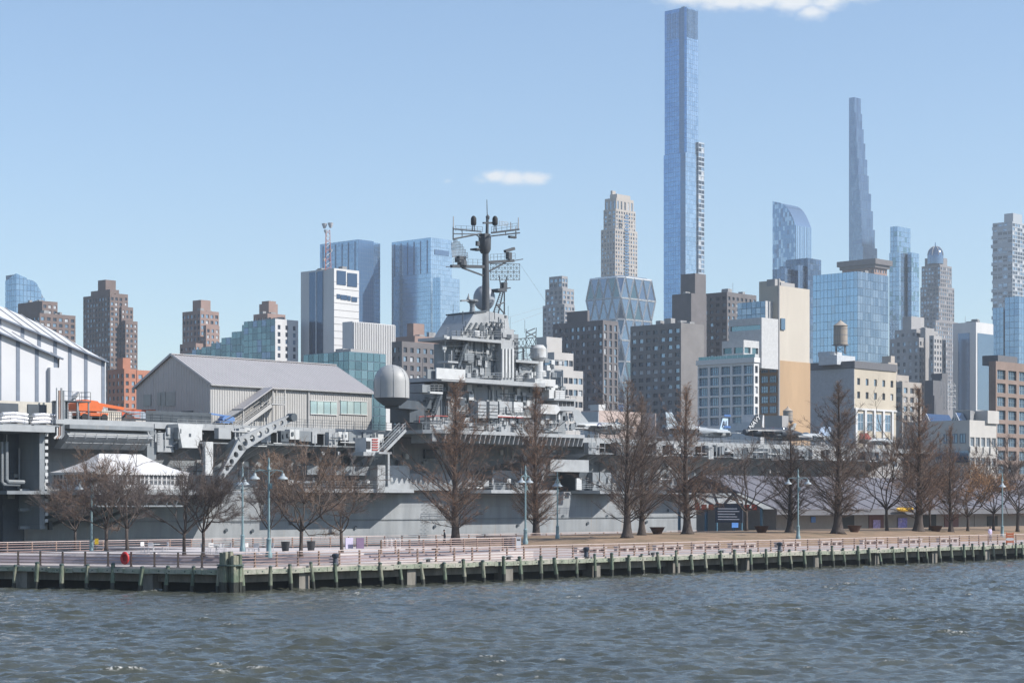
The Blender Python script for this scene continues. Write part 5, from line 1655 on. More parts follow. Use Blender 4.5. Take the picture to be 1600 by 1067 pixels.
for (a_, b_) in (((782, 456), (768, 497)), ((786, 456), (777, 497)), ((788, 456), (788, 490)), ((788, 490), (783, 497)), ((788, 472), (776, 478)), ((776, 476), (787, 489)), ((788, 490), (760, 530)), ((772, 500), (789, 490)), ((765, 505), (785, 525)), ((790, 500), (760, 522))):
    lt.tube([MP(*a_, .8), MP(*b_, .8)], .11, 5)
for q in range(13):
    f = q / 13
    lt.tube([MP(782 - 14 * f, 456 + 41 * f, .8), MP(786 - 9 * f, 456 + 41 * f, .8)], .05, 4)
lt.build('mast_lattice', M_MAST, ship)
c = SP(756.5, 466, -2.2)
MB().sphere(c, 1.68, 22, sz=1.15).build('dome_aerial', mat('dome_grey', (.30, .33, .37), .5, var=.05), ship, smooth='all')
MB().tube([c - Z * 1.6, SP(757, 500, -2.2)], [.5, .7], 10).build('dome_pedestal', M_SHIP, ship)
MB().lathe(SP(738, 491, .5), [(.5, 0), (.35, 1.0), (.45, 1.6), (.9, 1.9), (.9, 2.05)], 10).bar(SP(720, 470, .5), SP(745, 469, .5), .3, .25).lathe(SP(732, 468, .5), [(.35, 0), (.12, .5), (.03, .9)], 6).build('searchlight_platform', M_SHIP, ship)
# lattice crane and aerial frame at the island's right end
cr = MB()
def tr(a_, b_, n1, n2, k2, r=.07):
    for n_ in (n1, n2):
        cr.tube([SP(*a_, n_), SP(*b_, n_)], r, 4)
        for q in range(k2):
            f0 = q / k2; f1 = (q + 1) / k2
            p0 = SP(a_[0] + (b_[0] - a_[0]) * f0, a_[1] + (b_[1] - a_[1]) * f0, n_); p1 = SP(a_[0] + (b_[0] - a_[0]) * f1, a_[1] + (b_[1] - a_[1]) * f1, n_)
            cr.tube([p0, p1 - Z * 1.3], r * .7, 4); cr.tube([p1, p0 - Z * 1.3], r * .7, 4)
        cr.tube([SP(*a_, n_) - Z * 1.3, SP(*b_, n_) - Z * 1.3], r, 4)
tr((790, 531), (838, 527), 4.0, 2.5, 8)
for (a_, b_) in (((822, 514), (822, 558)), ((838, 512), (836, 558)), ((822, 519), (836, 513)), ((823, 526), (837, 519)), ((822, 519), (837, 526)), ((830, 540), (845, 550)), ((784, 546), (838, 543)), ((795, 556), (820, 548)), ((826, 556), (840, 540))):
    cr.tube([SP(*a_, 3.2), SP(*b_, 3.2)], .08, 4)
cr.build('lattice_crane', M_MAST, ship)
for (x, y0, y1) in ((794, 478, 500), (797, 495, 515), (708, 475, 500), (875, 590, 610), (820, 500, 520), (660, 560, 590)):
    MB().tube([SP(x, y1, 2.5), SP(x, y0, 2.5)], .035, 4).build('whip_aerial', M_MAST, ship)
for (a_, b_) in (((812, 412), (850, 468)), ((850, 468), (905, 560)), ((780, 500), (850, 480)), ((800, 505), (848, 488))):
    MB().tube([SP(*a_, 0), SP(*b_, 0)], .018, 4).build('stay_wire', M_SHIPL, ship)

wire_rail(ship, [SH(st(90, 1.1), 1.1, ZF + .02), SH(st(330, 1.1), 1.1, ZF + .02)], 1.1, 1.5, M_SHIPD, 3, 'deck_rail')
wire_rail(ship, [SH(st(450, 1.1), 1.1, ZF + .02), SH(st(640, 1.1), 1.1, ZF + .02)], 1.1, 1.5, M_SHIPD, 3, 'deck_rail')
wire_rail(ship, [SH(st(925, 1.1), 1.1, ZF + .02), SH(st(1390, 1.1), 1.1, ZF + .02)], 1.1, 1.7, M_SHIPD, 3, 'deck_rail')
slab(st(228, .9), st(330, .9), .85, .9, ZF + .05, ZF + 1.5).build('screen_fence', M_SHIPD, ship)

# ================================================================== THINGS ON THE FLIGHT DECK
M_SHEDW = mat('shed_cladding', (0.41, 0.40, 0.385), 0.55, var=0.06, scale=0.4)
M_SHEDR = mat('shed_roof', (0.38, 0.365, 0.37), 0.5, var=0.05, scale=0.4)
M_TRIM = mat('shed_trim', (0.36, 0.36, 0.36), 0.5)
M_SHEDG = [glass('shed_pane_a', (.42, .56, .56), .2, .3), glass('shed_pane_b', (.50, .62, .60), .2, .3)]

def ribbed_wall(P, d, n, L, z0, ztop0, ztop1, pitch, depth, mb, peak=None):
    """trapezoidal sheet cladding; the top follows ztop0..ztop1, or a gable through peak"""
    k = int(L / pitch)
    def top(x):
        if peak is None: return ztop0 + (ztop1 - ztop0) * x / L
        return float(np.interp(x, [0, L / 2, L], [ztop0, peak, ztop1]))
    xs = []
    for i in range(k):
        a = L * i / k; p = L / k
        xs += [(a, 0), (a + p * .55, 0), (a + p * .65, depth), (a + p * .9, depth)]
    xs.append((L, 0))
    b = len(mb.v)
    for x, o in xs:
        q = P + d * x + n * o
        mb.v.append(tuple(q + Z * z0)); mb.v.append(tuple(q + Z * top(x)))
    for i in range(len(xs) - 1):
        mb.f.append((b + 2 * i, b + 2 * i + 2, b + 2 * i + 3, b + 2 * i + 1)); mb.m.append(0)

P = SH(st(329, -4), -4, 0)
D = P.y
Lx = along(P, U, 581); Wx = along(P, W, 213)
ze = zat(598, D); zr = ze + 4.15
shed = empty('deck_shed', P + Z * ZF, 'long grey ribbed metal shed with a gable roof standing on the flight deck', 'shed')
mb = MB()
ribbed_wall(P, U, N, Lx, ZF, ze, ze, .42, .06, mb)
mb.build('side_wall', M_SHEDW, shed)
mb = MB()
ribbed_wall(P + W * Wx, -W, -U, Wx, ZF, ze, ze, .55, .05, mb, peak=zr)
mb.build('gable_wall', M_SHEDW, shed)
mb = MB()
mb.prism([P + U * Lx + Z * ZF, P + U * Lx + W * Wx + Z * ZF, P + U * Lx + W * Wx + Z * ze, P + U * Lx + W * Wx / 2 + Z * zr, P + U * Lx + Z * ze], -U * .1)
mb.quad(P + W * Wx + Z * ZF, P + W * Wx + U * Lx + Z * ZF, P + W * Wx + U * Lx + Z * ze, P + W * Wx + Z * ze)
mb.build('rear_wall', M_SHEDW, shed)
for sgn in (0, 1):
    mb = MB()
    k = 58
    e0 = (P if sgn == 0 else P + W * Wx) + (N if sgn == 0 else W) * .45 - U * .35 + Z * (ze - .22)
    r0 = P + W * Wx / 2 - U * .35 + Z * (zr + .02)
    LL = Lx + .7
    for i in range(k):
        a = LL * i / k; p = LL / k
        up = Z * .07
        pr = [(a, 0), (a + p * .6, 0), (a + p * .7, 1), (a + p * .93, 1), (a + p, 0)]
        for (x0, h0), (x1, h1) in zip(pr[:-1], pr[1:]):
            q = [e0 + U * x0 + up * h0, e0 + U * x1 + up * h1, r0 + U * x1 + up * h1, r0 + U * x0 + up * h0]
            if sgn: q.reverse()
            mb.quad(*q)
    mb.build('roof_slope', M_SHEDR, shed)
MB().bar(P + W * Wx / 2 - U * .4 + Z * (zr + .12), P + W * Wx / 2 + U * (Lx + .4) + Z * (zr + .12), .5, .12).build('ridge_cap', M_SHEDR, shed)
MB().bar(P + N * .48 - U * .3 + Z * (ze - .28), P + N * .48 + U * (Lx + .3) + Z * (ze - .28), .16, .2).build('gutter', M_TRIM, shed)
for e0 in (P + N * .45, P + W * (Wx + .45)):
    MB().bar(e0 - U * .38 + Z * (ze - .2), P + W * Wx / 2 - U * .38 + Z * (zr + .05), .1, .3).build('barge_board', M_TRIM, shed)
def shed_windows(xs, y0, y1, n_each):
    for (xa, xb) in xs:
        ta = along(P, U, xa); tb = along(P, U, xb); w_ = (tb - ta) / n_each
        z0_ = zat(y1, (P + U * ta).y); z1_ = zat(y0, (P + U * ta).y)
        w = MB(); o = P + U * ta + N * .09
        wf_ = MB().box(o + Z * (z0_ - .1), U * (tb - ta), N * .12, Z * .1).box(o + Z * z1_, U * (tb - ta), N * .12, Z * .1).build('window', WHITEC, shed)
        for i in range(n_each):
            MB().box(o + U * (w_ * i + .06) + Z * z0_, U * (w_ - .12), N * .04, Z * (z1_ - z0_)).build('pane', M_SHEDG[i % 2], wf_)
shed_windows(((484, 526), (531, 573)), 626, 646, 4)
tq = along(P, U, 480)
MB().box(P + U * tq + N * .07 + Z * ZF, U * .28, N * .16, Z * (ze - ZF - .4)).build('downpipe', M_TRIM, shed)
for (fa, fb, y0, y1) in ((.79, .89, 616, 634), (.46, .58, 612, 634), (.59, .645, 612, 634), (.655, .70, 613, 633)):
    Q = P + W * (Wx * fa); D2 = Q.y
    MB().box(Q - U * .07 + Z * zat(y1, D2), W * (Wx * (fb - fa)), -U * .05, Z * (zat(y0, D2) - zat(y1, D2))).build('gable_window', mat('gable_pane', (.28, .30, .29), .4), shed)
Q = P + W * (Wx * .22)
MB().box(Q - U * .06 + Z * ZF, W * (Wx * .16), -U * .06, Z * 2.2).build('gable_door', M_SHIPD, shed)

# covered stair against the shed
cs = empty('covered_stair', SP(352, 678, -1), 'steel stair with a sloping canopy climbing the ribbed shed side', 'stair')
nn = -1.6
A = SP(358, 682, nn); B = SP(424, 633, nn)
mb = MB()
for o in (0, 1.6):
    mb.bar(A - N * o, B - N * o, .1, .5)
    for h in (.5, 1.0):
        mb.tube([A - N * o + Z * h, B - N * o + Z * h], .05, 4)
mb.build('stringer', M_SHEDW, cs)
mb = MB()
for i in range(22):
    q = A + (B - A) * (i / 22); mb.box(q - N * 1.6, U * .32, N * 1.6, Z * .05)
mb.build('treads', M_TRIM, cs)
mb = MB()
for o in (0, 1.6):
    for i in range(12):
        q = A + (B - A) * (i / 11) - N * o; mb.tube([q, q + Z * 1.05], .03, 4)
mb.build('balusters', M_TRIM, cs, kind='stuff')
C1 = SP(378, 640, nn); C2 = SP(425, 606.5, nn); C3 = SP(446, 607.5, nn)
MB().add([C1 + N * .3, C2 + N * .3, C2 - N * 2, C1 - N * 2] + [q + Z * .16 for q in (C1 + N * .3, C2 + N * .3, C2 - N * 2, C1 - N * 2)], ((3, 2, 1, 0), (4, 5, 6, 7), (0, 1, 5, 4), (1, 2, 6, 5), (2, 3, 7, 6), (3, 0, 4, 7))).build('canopy', M_SHEDR, cs)
MB().add([C1 + N * .3, C1 - N * 2, SP(352, 655, nn) - N * 2, SP(352, 655, nn) + N * .3], ((0, 1, 2, 3),)).build('lower_canopy', M_TRIM, cs)
MB().box(C2 + N * .3 - Z * .1, C3 - C2, -N * 2.3, Z * .18).build('landing_roof', M_SHEDR, cs)
MB().box(SP(424, 632, nn) + N * .1, C3 - C2, -N * 1.9, Z * .15).build('landing', M_TRIM, cs)
for x, yt in ((426, 607), (445, 608), (380, 642)):
    for o in (0, 1.8):
        q = SP(x, yt, nn) - N * o
        MB().box(q - Z * (q.z - ZF), U * .16, -N * .16, Z * (q.z - ZF)).build('post', M_SHEDW, cs)
wire_rail(cs, [SP(427, 631, nn), SP(445, 631.5, nn)], 1.0, .5, M_WPAINT, 3, 'landing_rail')

# orange boom lift, blue lift, containers and plant
def wheel(mb, c, r, axis, w=.35):
    mb.lathe(c - axis * w / 2, [(r * .55, -.01), (r * .95, 0), (r, w * .25), (r, w * .75), (r * .95, w), (r * .55, w + .01)], 16, 0, axis=axis)
M_ORANGE = mat('lift_orange', (.62, .13, .03), .45, var=.1)
M_TYRE = mat('tyre', (.02, .02, .02), .85)
def boom_lift(x, y, n, m, label, flip=1, sc=1.0, raise_=.22):
    B0 = SP(x, y, n); B0.z = ZF + .01
    e = empty('boom_lift', B0, label, 'lift')
    d = U * flip
    body = MB()
    body.prism([B0 + d * a * sc + N * .9 * sc + Z * h * sc for a, h in ((-2.3, .75), (2.0, .75), (2.2, 1.15), (-2.3, 1.15))], -N * 1.8 * sc)
    body.build('chassis', m, e)
    MB().prism([B0 + d * a * sc + N * .95 * sc + Z * h * sc for a, h in ((-2.9, 1.3), (1.0, 1.3), (1.3, 1.9), (.4, 2.7), (-1.6, 2.85), (-2.9, 2.3))], -N * 1.9 * sc).build('turret', m, e)
    MB().lathe(B0 + Z * 1.15 * sc, [(.7 * sc, 0), (.7 * sc, .2 * sc)], 14).build('turntable', M_TYRE, e)
    for a in (-1.6, 1.5):
        for o in (.8, -1.0):
            w_ = MB(); wheel(w_, B0 + d * a * sc + N * o * sc + Z * .52 * sc, .52 * sc, N, .4 * sc)
            w_.build('wheel', M_TYRE, e, smooth=True)
    a0 = B0 + d * -1.4 * sc + Z * 2.6 * sc; a1 = B0 + d * 5.2 * sc + Z * (2.6 + raise_ * 6) * sc
    MB().bar(a0, a1, .35 * sc, .4 * sc).build('boom', m, e)
    MB().bar(a0 + (a1 - a0) * .8, a1 + d * 1.2 * sc - Z * .6 * sc, .25 * sc, .25 * sc).build('jib', mat('lift_grey', (.25, .25, .26), .5), e)
    bk = MB(); c = a1 + d * 1.6 * sc - Z * 1.2 * sc
    for ex in (-.5, .5):
        for ey in (-.9, .9):
            bk.tube([c + d * ex * sc + N * ey * sc, c + d * ex * sc + N * ey * sc + Z * 1.1 * sc], .04, 4)
    for h in (0, .55, 1.1):
        for ey in (-.9, .9): bk.tube([c - d * .5 * sc + N * ey * sc + Z * h * sc, c + d * .5 * sc + N * ey * sc + Z * h * sc], .04, 4)
        for ex in (-.5, .5): bk.tube([c + d * ex * sc - N * .9 * sc + Z * h * sc, c + d * ex * sc + N * .9 * sc + Z * h * sc], .04, 4)
    bk.build('basket', m, e)
    return e
boom_lift(142, 665, -3, M_ORANGE, 'orange boom lift parked in front of the striped container on deck', 1, .95, -.12)
boom_lift(203, 655, -14, mat('lift_red_orange', (.55, .10, .04), .5), 'small red orange lift behind the deck huts beside the red brick block', 1, .8, .05)
boom_lift(350, 668, -2.2, mat('lift_blue', (.10, .20, .42), .5), 'small blue lift folded beside the covered stair', -1, .5, .1)

def container(x0, x1, yt, n, dep, m, label, ribs=14, name='container', cat='container', h=None):
    t0 = st(x0, n); t1 = st(x1, n)
    Dm = (S0 + N * n + U * (t0 + t1) / 2).y
    hh = zat(yt, Dm) - ZF if h is None else h
    e = empty(name, SH(t0, n, ZF), label, cat)
    slab(t0, t1, n - dep, n - .08, ZF + .1, ZF + hh - .02).build('body', m, e)
    mb = MB()
    for i in range(ribs):
        mb.box(SH(t0 + (t1 - t0) * (i + .2) / ribs, n - .075, ZF + .2), U * ((t1 - t0) / ribs * .5), N * .07, Z * (hh - .4))
    mb.build('rib_panel', m, e, kind='stuff')
    mb = MB()
    for tt in (t0 - .01, t1 - .17):
        for q in (n - .15, n - dep):
            mb.box(SH(tt, q + .16, ZF), U * .18, -N * .18, Z * hh)
    for zz in (ZF, ZF + hh - .15):
        mb.box(SH(t0 + .2, n + .004, zz), U * (t1 - t0 - .4), -N * .15, Z * .16)
    mb.build('corner_frame', m, e)
    return e
container(152, 190, 642, -5, 2.4, mat('container_cream', (.58, .54, .47), .6), 'cream ribbed container behind the orange lift', 12)
container(103, 168, 634, -8, 3, mat('plant_grey', (.43, .44, .45), .6), 'grey plant enclosure below the white tent pavilion', 8, 'plant_enclosure', 'enclosure')
def hut(x0, xc, x1, ye, yp, n, m, label):
    t0 = st(xc, n); t1 = st(x1, n); Q = SH(t0, n, ZF)
    b = along(Q, W, x0); a = t1 - t0
    he = zat(ye, Q.y) - ZF; hp_ = zat(yp, Q.y) - ZF
    e = empty('deck_hut', Q, label, 'hut')
    MB().prism([Q, Q + W * b, Q + W * b + Z * he, Q + W * b / 2 + Z * hp_, Q + Z * he], U * a).build('walls', m, e)
    for s in (0, 1):
        p0 = Q + (W * b if s else Vector()) + (W if s else N) * .2 - U * .2 + Z * (he - .02); p1 = Q + W * b / 2 - U * .2 + Z * (hp_ + .12)
        MB().bar(p0, p1, .01, .12).add([p0, p0 + U * (a + .4), p1 + U * (a + .4), p1] + [q + Z * .1 for q in (p0, p0 + U * (a + .4), p1 + U * (a + .4), p1)], ((3, 2, 1, 0), (4, 5, 6, 7), (0, 1, 5, 4), (1, 2, 6, 5), (2, 3, 7, 6), (3, 0, 4, 7))).build('roof_panel', mat('hut_roof', (.26, .29, .32), .6), e)
    MB().box(Q + W * b * .35 - U * .03, W * b * .3, -U * .05, Z * he * .75).build('door', M_SHIPD, e)
hut(190, 212, 234, 654, 644, -4.5, mat('hut_grey', (.47, .45, .43), .7), 'small gabled deck hut with dark roof at the foot of the shed gable')
# air-handling plant on the left overhang
for (x0, x1, yt, lab) in ((-12, 37, 626, 'beige square air unit with silver ducts on the left overhang'), (37, 81, 628, 'beige open ended air unit behind bundled silver ducts')):
    t0 = st(x0, 4); t1 = st(x1, 4); Dm = SH((t0 + t1) / 2, 4, 0).y
    e = empty('air_unit', SH(t0, 4, 15.3), lab, 'air unit')
    zt_ = zat(yt, Dm)
    slab(t0, t1, 1.6, 4, 15.35, zt_).build('casing', mat('unit_beige', (.50, .47, .41), .6), e)
    slab(t0 + .5, t1 - .8, 4.02, 4.12, 15.7, zt_ - .3).build('intake', M_SHIPD, e)
    mb = MB()
    for i in range(3):
        z_ = 15.75 + .42 * i
        mb.tube([SH(t0 + .2, 5.2 + .25 * i, z_), SH((t0 + t1) / 2, 5.5 - .2 * i, z_ + .15), SH(t1 - .3, 5.2, z_)], .24, 9)
    mb.build('flexible_duct', mat('duct_silver', (.62, .62, .64), .35, .5, bump=.4, bscale=6), e, smooth=True)
    slab(t0, t1 - .4, 4.3, 6.2, 15.3, 15.5).build('skid', M_SHIP, e)
# ------------------------------------------------------------------ white tent pavilion at the stern
M_PVC = mat('pavilion_white', (.54, .545, .56), .55, var=.04, scale=.2)
M_PVCR = mat('pavilion_roof', (.56, .56, .57), .5, var=.05, scale=.25)
M_COLB = mat('pavilion_column', (.15, .18, .23), .6)
pav = empty('tent_pavilion', SH(-84, -2, ZF), 'large white tensile pavilion with dark columns and sloping roof at the stern', 'pavilion')
def pav_volume(n, tr_, z_r, slope, tflat, tend, cols, nrg, rdz, rslope):
    ez = lambda t: z_r + (tr_ - max(t, tflat)) * slope
    hip = lambda t: min(1.0, (tr_ - t) / 5.0)
    rn = lambda t: n + (nrg - n) * hip(t)
    rz = lambda t: ez(t) + (rdz + (tr_ - max(t, tflat)) * (rslope - slope)) * hip(t)
    cs_ = sorted(cols + [tend])
    for a, b in zip(cs_[:-1], cs_[1:]):
        MB().add([SH(a + .26, n - .15, ZF), SH(b - .26, n - .15, ZF), SH(b - .26, n - .15, ez(b - .26)), SH(a + .26, n - .15, ez(a + .26))] + [SH(a + .26, n - .3, ZF), SH(b - .26, n - .3, ZF), SH(b - .26, n - .3, ez(b - .26)), SH(a + .26, n - .3, ez(a + .26))],
                 ((0, 1, 2, 3), (7, 6, 5, 4), (0, 3, 7, 4), (1, 5, 6, 2))).build('wall_panel', M_PVC, pav)
    for c_ in cs_:
        MB().box(SH(c_ - .26, n - .1, ZF), U * .52, -N * .5, Z * (ez(c_ + .26) - ZF + .02)).build('column', M_COLB, pav)
    ts = [tend, (tend + tflat) / 2, tflat] + [tflat + (tr_ - tflat) * j / 6 for j in range(1, 7)]
    mb = MB()
    for a, b in zip(ts[:-1], ts[1:]):
        mb.quad(SH(a, n + .35, ez(a) - .15), SH(b, n + .35, ez(b) - .15), SH(b, rn(b), rz(b)), SH(a, rn(a), rz(a)))
        mb.quad(SH(a, rn(a), rz(a)), SH(b, rn(b), rz(b)), SH(b, 2 * nrg - n, ez(b)), SH(a, 2 * nrg - n, ez(a)))
    mb.build('roof_membrane', M_PVCR, pav)
    mb = MB()
    mb.tube([SH(t, n + .38, ez(t) - .15) for t in ts], .14, 5)
    mb.build('eave_edge', M_COLB, pav)
    for c_ in cs_:
        MB().tube([SH(c_, n + .3, ez(c_) - .05), SH(c_, rn(c_), rz(c_) + .06)], .07, 5).build('roof_batten', M_TRIM, pav)
    # end walls towards stern and bow, and the wall behind
    MB().prism([SH(tend, n - .3, ZF), SH(tend, n - .3, ez(tend) - .05), SH(tend, nrg, rz(tend) - .1), SH(tend, 2 * nrg - n + .3, ez(tend) - .05), SH(tend, 2 * nrg - n + .3, ZF)], U * .15).build('end_wall', M_PVC, pav)
    MB().add([SH(tend, 2 * nrg - n + .2, ZF), SH(tr_, 2 * nrg - n + .2, ZF), SH(tr_, 2 * nrg - n + .2, ez(tr_)), SH(tflat, 2 * nrg - n + .2, ez(tflat)), SH(tend, 2 * nrg - n + .2, ez(tend))], ((0, 1, 2, 3, 4),)).build('rear_wall', M_PVC, pav)
    MB().prism([SH(tr_ - .02, n - .2, ZF), SH(tr_ - .02, n - .2, ez(tr_) - .05), SH(tr_ - .02, 2 * nrg - n + .2, ez(tr_) - .05), SH(tr_ - .02, 2 * nrg - n + .2, ZF)], -U * .15).build('end_wall', M_PVC, pav)
tv1 = st(96, -2)
pav_volume(-2, tv1, 24.2, .30, tv1 - 11, -112, [st(88, -2), st(58.5, -2), st(29, -2), st(0, -2), st(-30, -2)], -10, 3.0, .36)
tv2 = st(167, -12)
pav_volume(-12, tv2, 25.0, .29, tv2 - 26, -112, [st(162, -12), st(135, -12), st(110, -12), st(87, -12), st(62, -12), st(36, -12), st(0, -12)], -20, 3.7, .30)
# small service balcony with a dish in front of the pavilion
sv = empty('service_balcony', SP(100, 627, 1), 'small railed steel balcony with a dish beside the white pavilion', 'balcony')
tA = st(100, 1); tB = st(142, 1); zz = zat(625, SH(tA, 1, 0).y)
slab(tA, tB, -1.5, 1, zz - .15, zz).build('floor', M_SHIPD, sv)
for tt in (tA + .1, (tA + tB) / 2, tB - .3):
    for q in (.9, -1.3):
        MB().box(SH(tt, q, ZF), U * .15, -N * .15, Z * (zz - .15 - ZF)).build('leg', M_SHIP, sv)
wire_rail(sv, [SH(tA, .95, zz), SH(tB, .95, zz), SH(tB, -1.4, zz)], 1.1, 1.1, M_SHIPD, 2)
c = SH((tA + tB) / 2 + .3, .2, zz)
MB().lathe(c + Z * .3, [(.1, 0), (.7, .18), (.85, .4)], 14, axis=Vector((-.6, -.4, .75))).tube([c, c + Z * .5], .06, 5).build('dish', M_WPAINT, sv, smooth=True)
MB().box(SH(tA - .2, -1.6, ZF), U * 2.3, -N * 1.2, Z * (zat(574, SH(tA, -1.6, 0).y) - ZF)).build('stair_box', M_PVC, sv)

# ------------------------------------------------------------------ tent on the elevator platform
T0 = SH(st(149, 14), 14, 7.9)
ta = along(T0, U, 293); tb = along(T0, W, 82)
tent = empty('frame_tent', T0, 'white frame tent with a hipped roof and clear windows beside the ship', 'tent')
M_TENT = mat('tent_white', (.62, .61, .605), .6, var=.04, scale=.5)
M_VINYL = glass('tent_clear_vinyl', (.12, .13, .15), .15, .2)
hz_ = 2.0; rz_ = 4.25
c4 = [T0 - U * .25 + N * .25, T0 + U * (ta + .25) + N * .25, T0 + U * (ta + .25) + W * (tb + .25), T0 - U * .25 + W * (tb + .25)]
r0 = T0 + U * (tb * .42) + W * tb / 2 + Z * rz_; r1 = T0 + U * (ta - tb * .42) + W * tb / 2 + Z * rz_
e4 = [q + Z * hz_ for q in c4]
def mid(a, b, f, s): return a + (b - a) * f - Z * s
for nmq, pts in (('roof_slope', (e4[0], e4[1], r1, r0)), ('roof_slope', (e4[3], e4[0], r0, r0)), ('roof_slope', (e4[1], e4[2], r1, r1)), ('roof_slope', (e4[2], e4[3], r0, r1))):
    mb = MB(); a, b, c, d = pts
    k2 = 6
    g_ = [[None] * (k2 + 1) for _ in range(k2 + 1)]
    for i in range(k2 + 1):
        for j in range(k2 + 1):
            lo = a + (b - a) * (i / k2); hi = d + (c - d) * (i / k2)
            f = j / k2
            g_[i][j] = lo + (hi - lo) * f - Z * (.28 * math.sin(math.pi * f))
    for i in range(k2):
        for j in range(k2):
            mb.quad(g_[i][j], g_[i + 1][j], g_[i + 1][j + 1], g_[i][j + 1])
    mb.build(nmq, M_TENT, tent, smooth='all')
for (q, d, n_, L_, kk) in ((T0, U, N, ta, 7), (T0 + W * tb, -W, -U, tb, 4)):
    for i in range(kk):
        o_ = q + d * (L_ * i / kk); w_ = L_ / kk
        mb = MB()
        mb.box(o_ + Z * .02, d * w_, -n_ * .05, Z * .55); mb.box(o_ + Z * 1.75, d * w_, -n_ * .05, Z * .24)
        for f in (0, .32, .64, .93):
            mb.box(o_ + d * (w_ * f) + Z * .57, d * (w_ * .07), -n_ * .05, Z * 1.17)
        mb.box(o_ + Z * 1.12, d * w_, -n_ * .04, Z * .07)
        mb.build('wall_panel', M_TENT, tent)
        MB().box(o_ - n_ * .06 + Z * .57, d * w_, -n_ * .02, Z * 1.17).build('clear_window', M_VINYL, tent)
        # scalloped valance
        vb = MB()
        for s_ in range(5):
            a0 = o_ + n_ * .27 + d * (w_ * s_ / 5) + Z * hz_; w5 = d * (w_ / 5)
            vb.add([a0, a0 + w5, a0 + w5 - Z * .18, a0 + w5 * .75 - Z * .32, a0 + w5 * .25 - Z * .32, a0 - Z * .18], ((5, 4, 3, 2, 1, 0),))
        vb.build('valance', M_TENT, tent)
wire_rail(ship, [SH(tp0 + .3, 14.5, 7.9), SH(tp1 - .3, 14.5, 7.9)], 1.0, 1.4, M_SHIPL, 3)

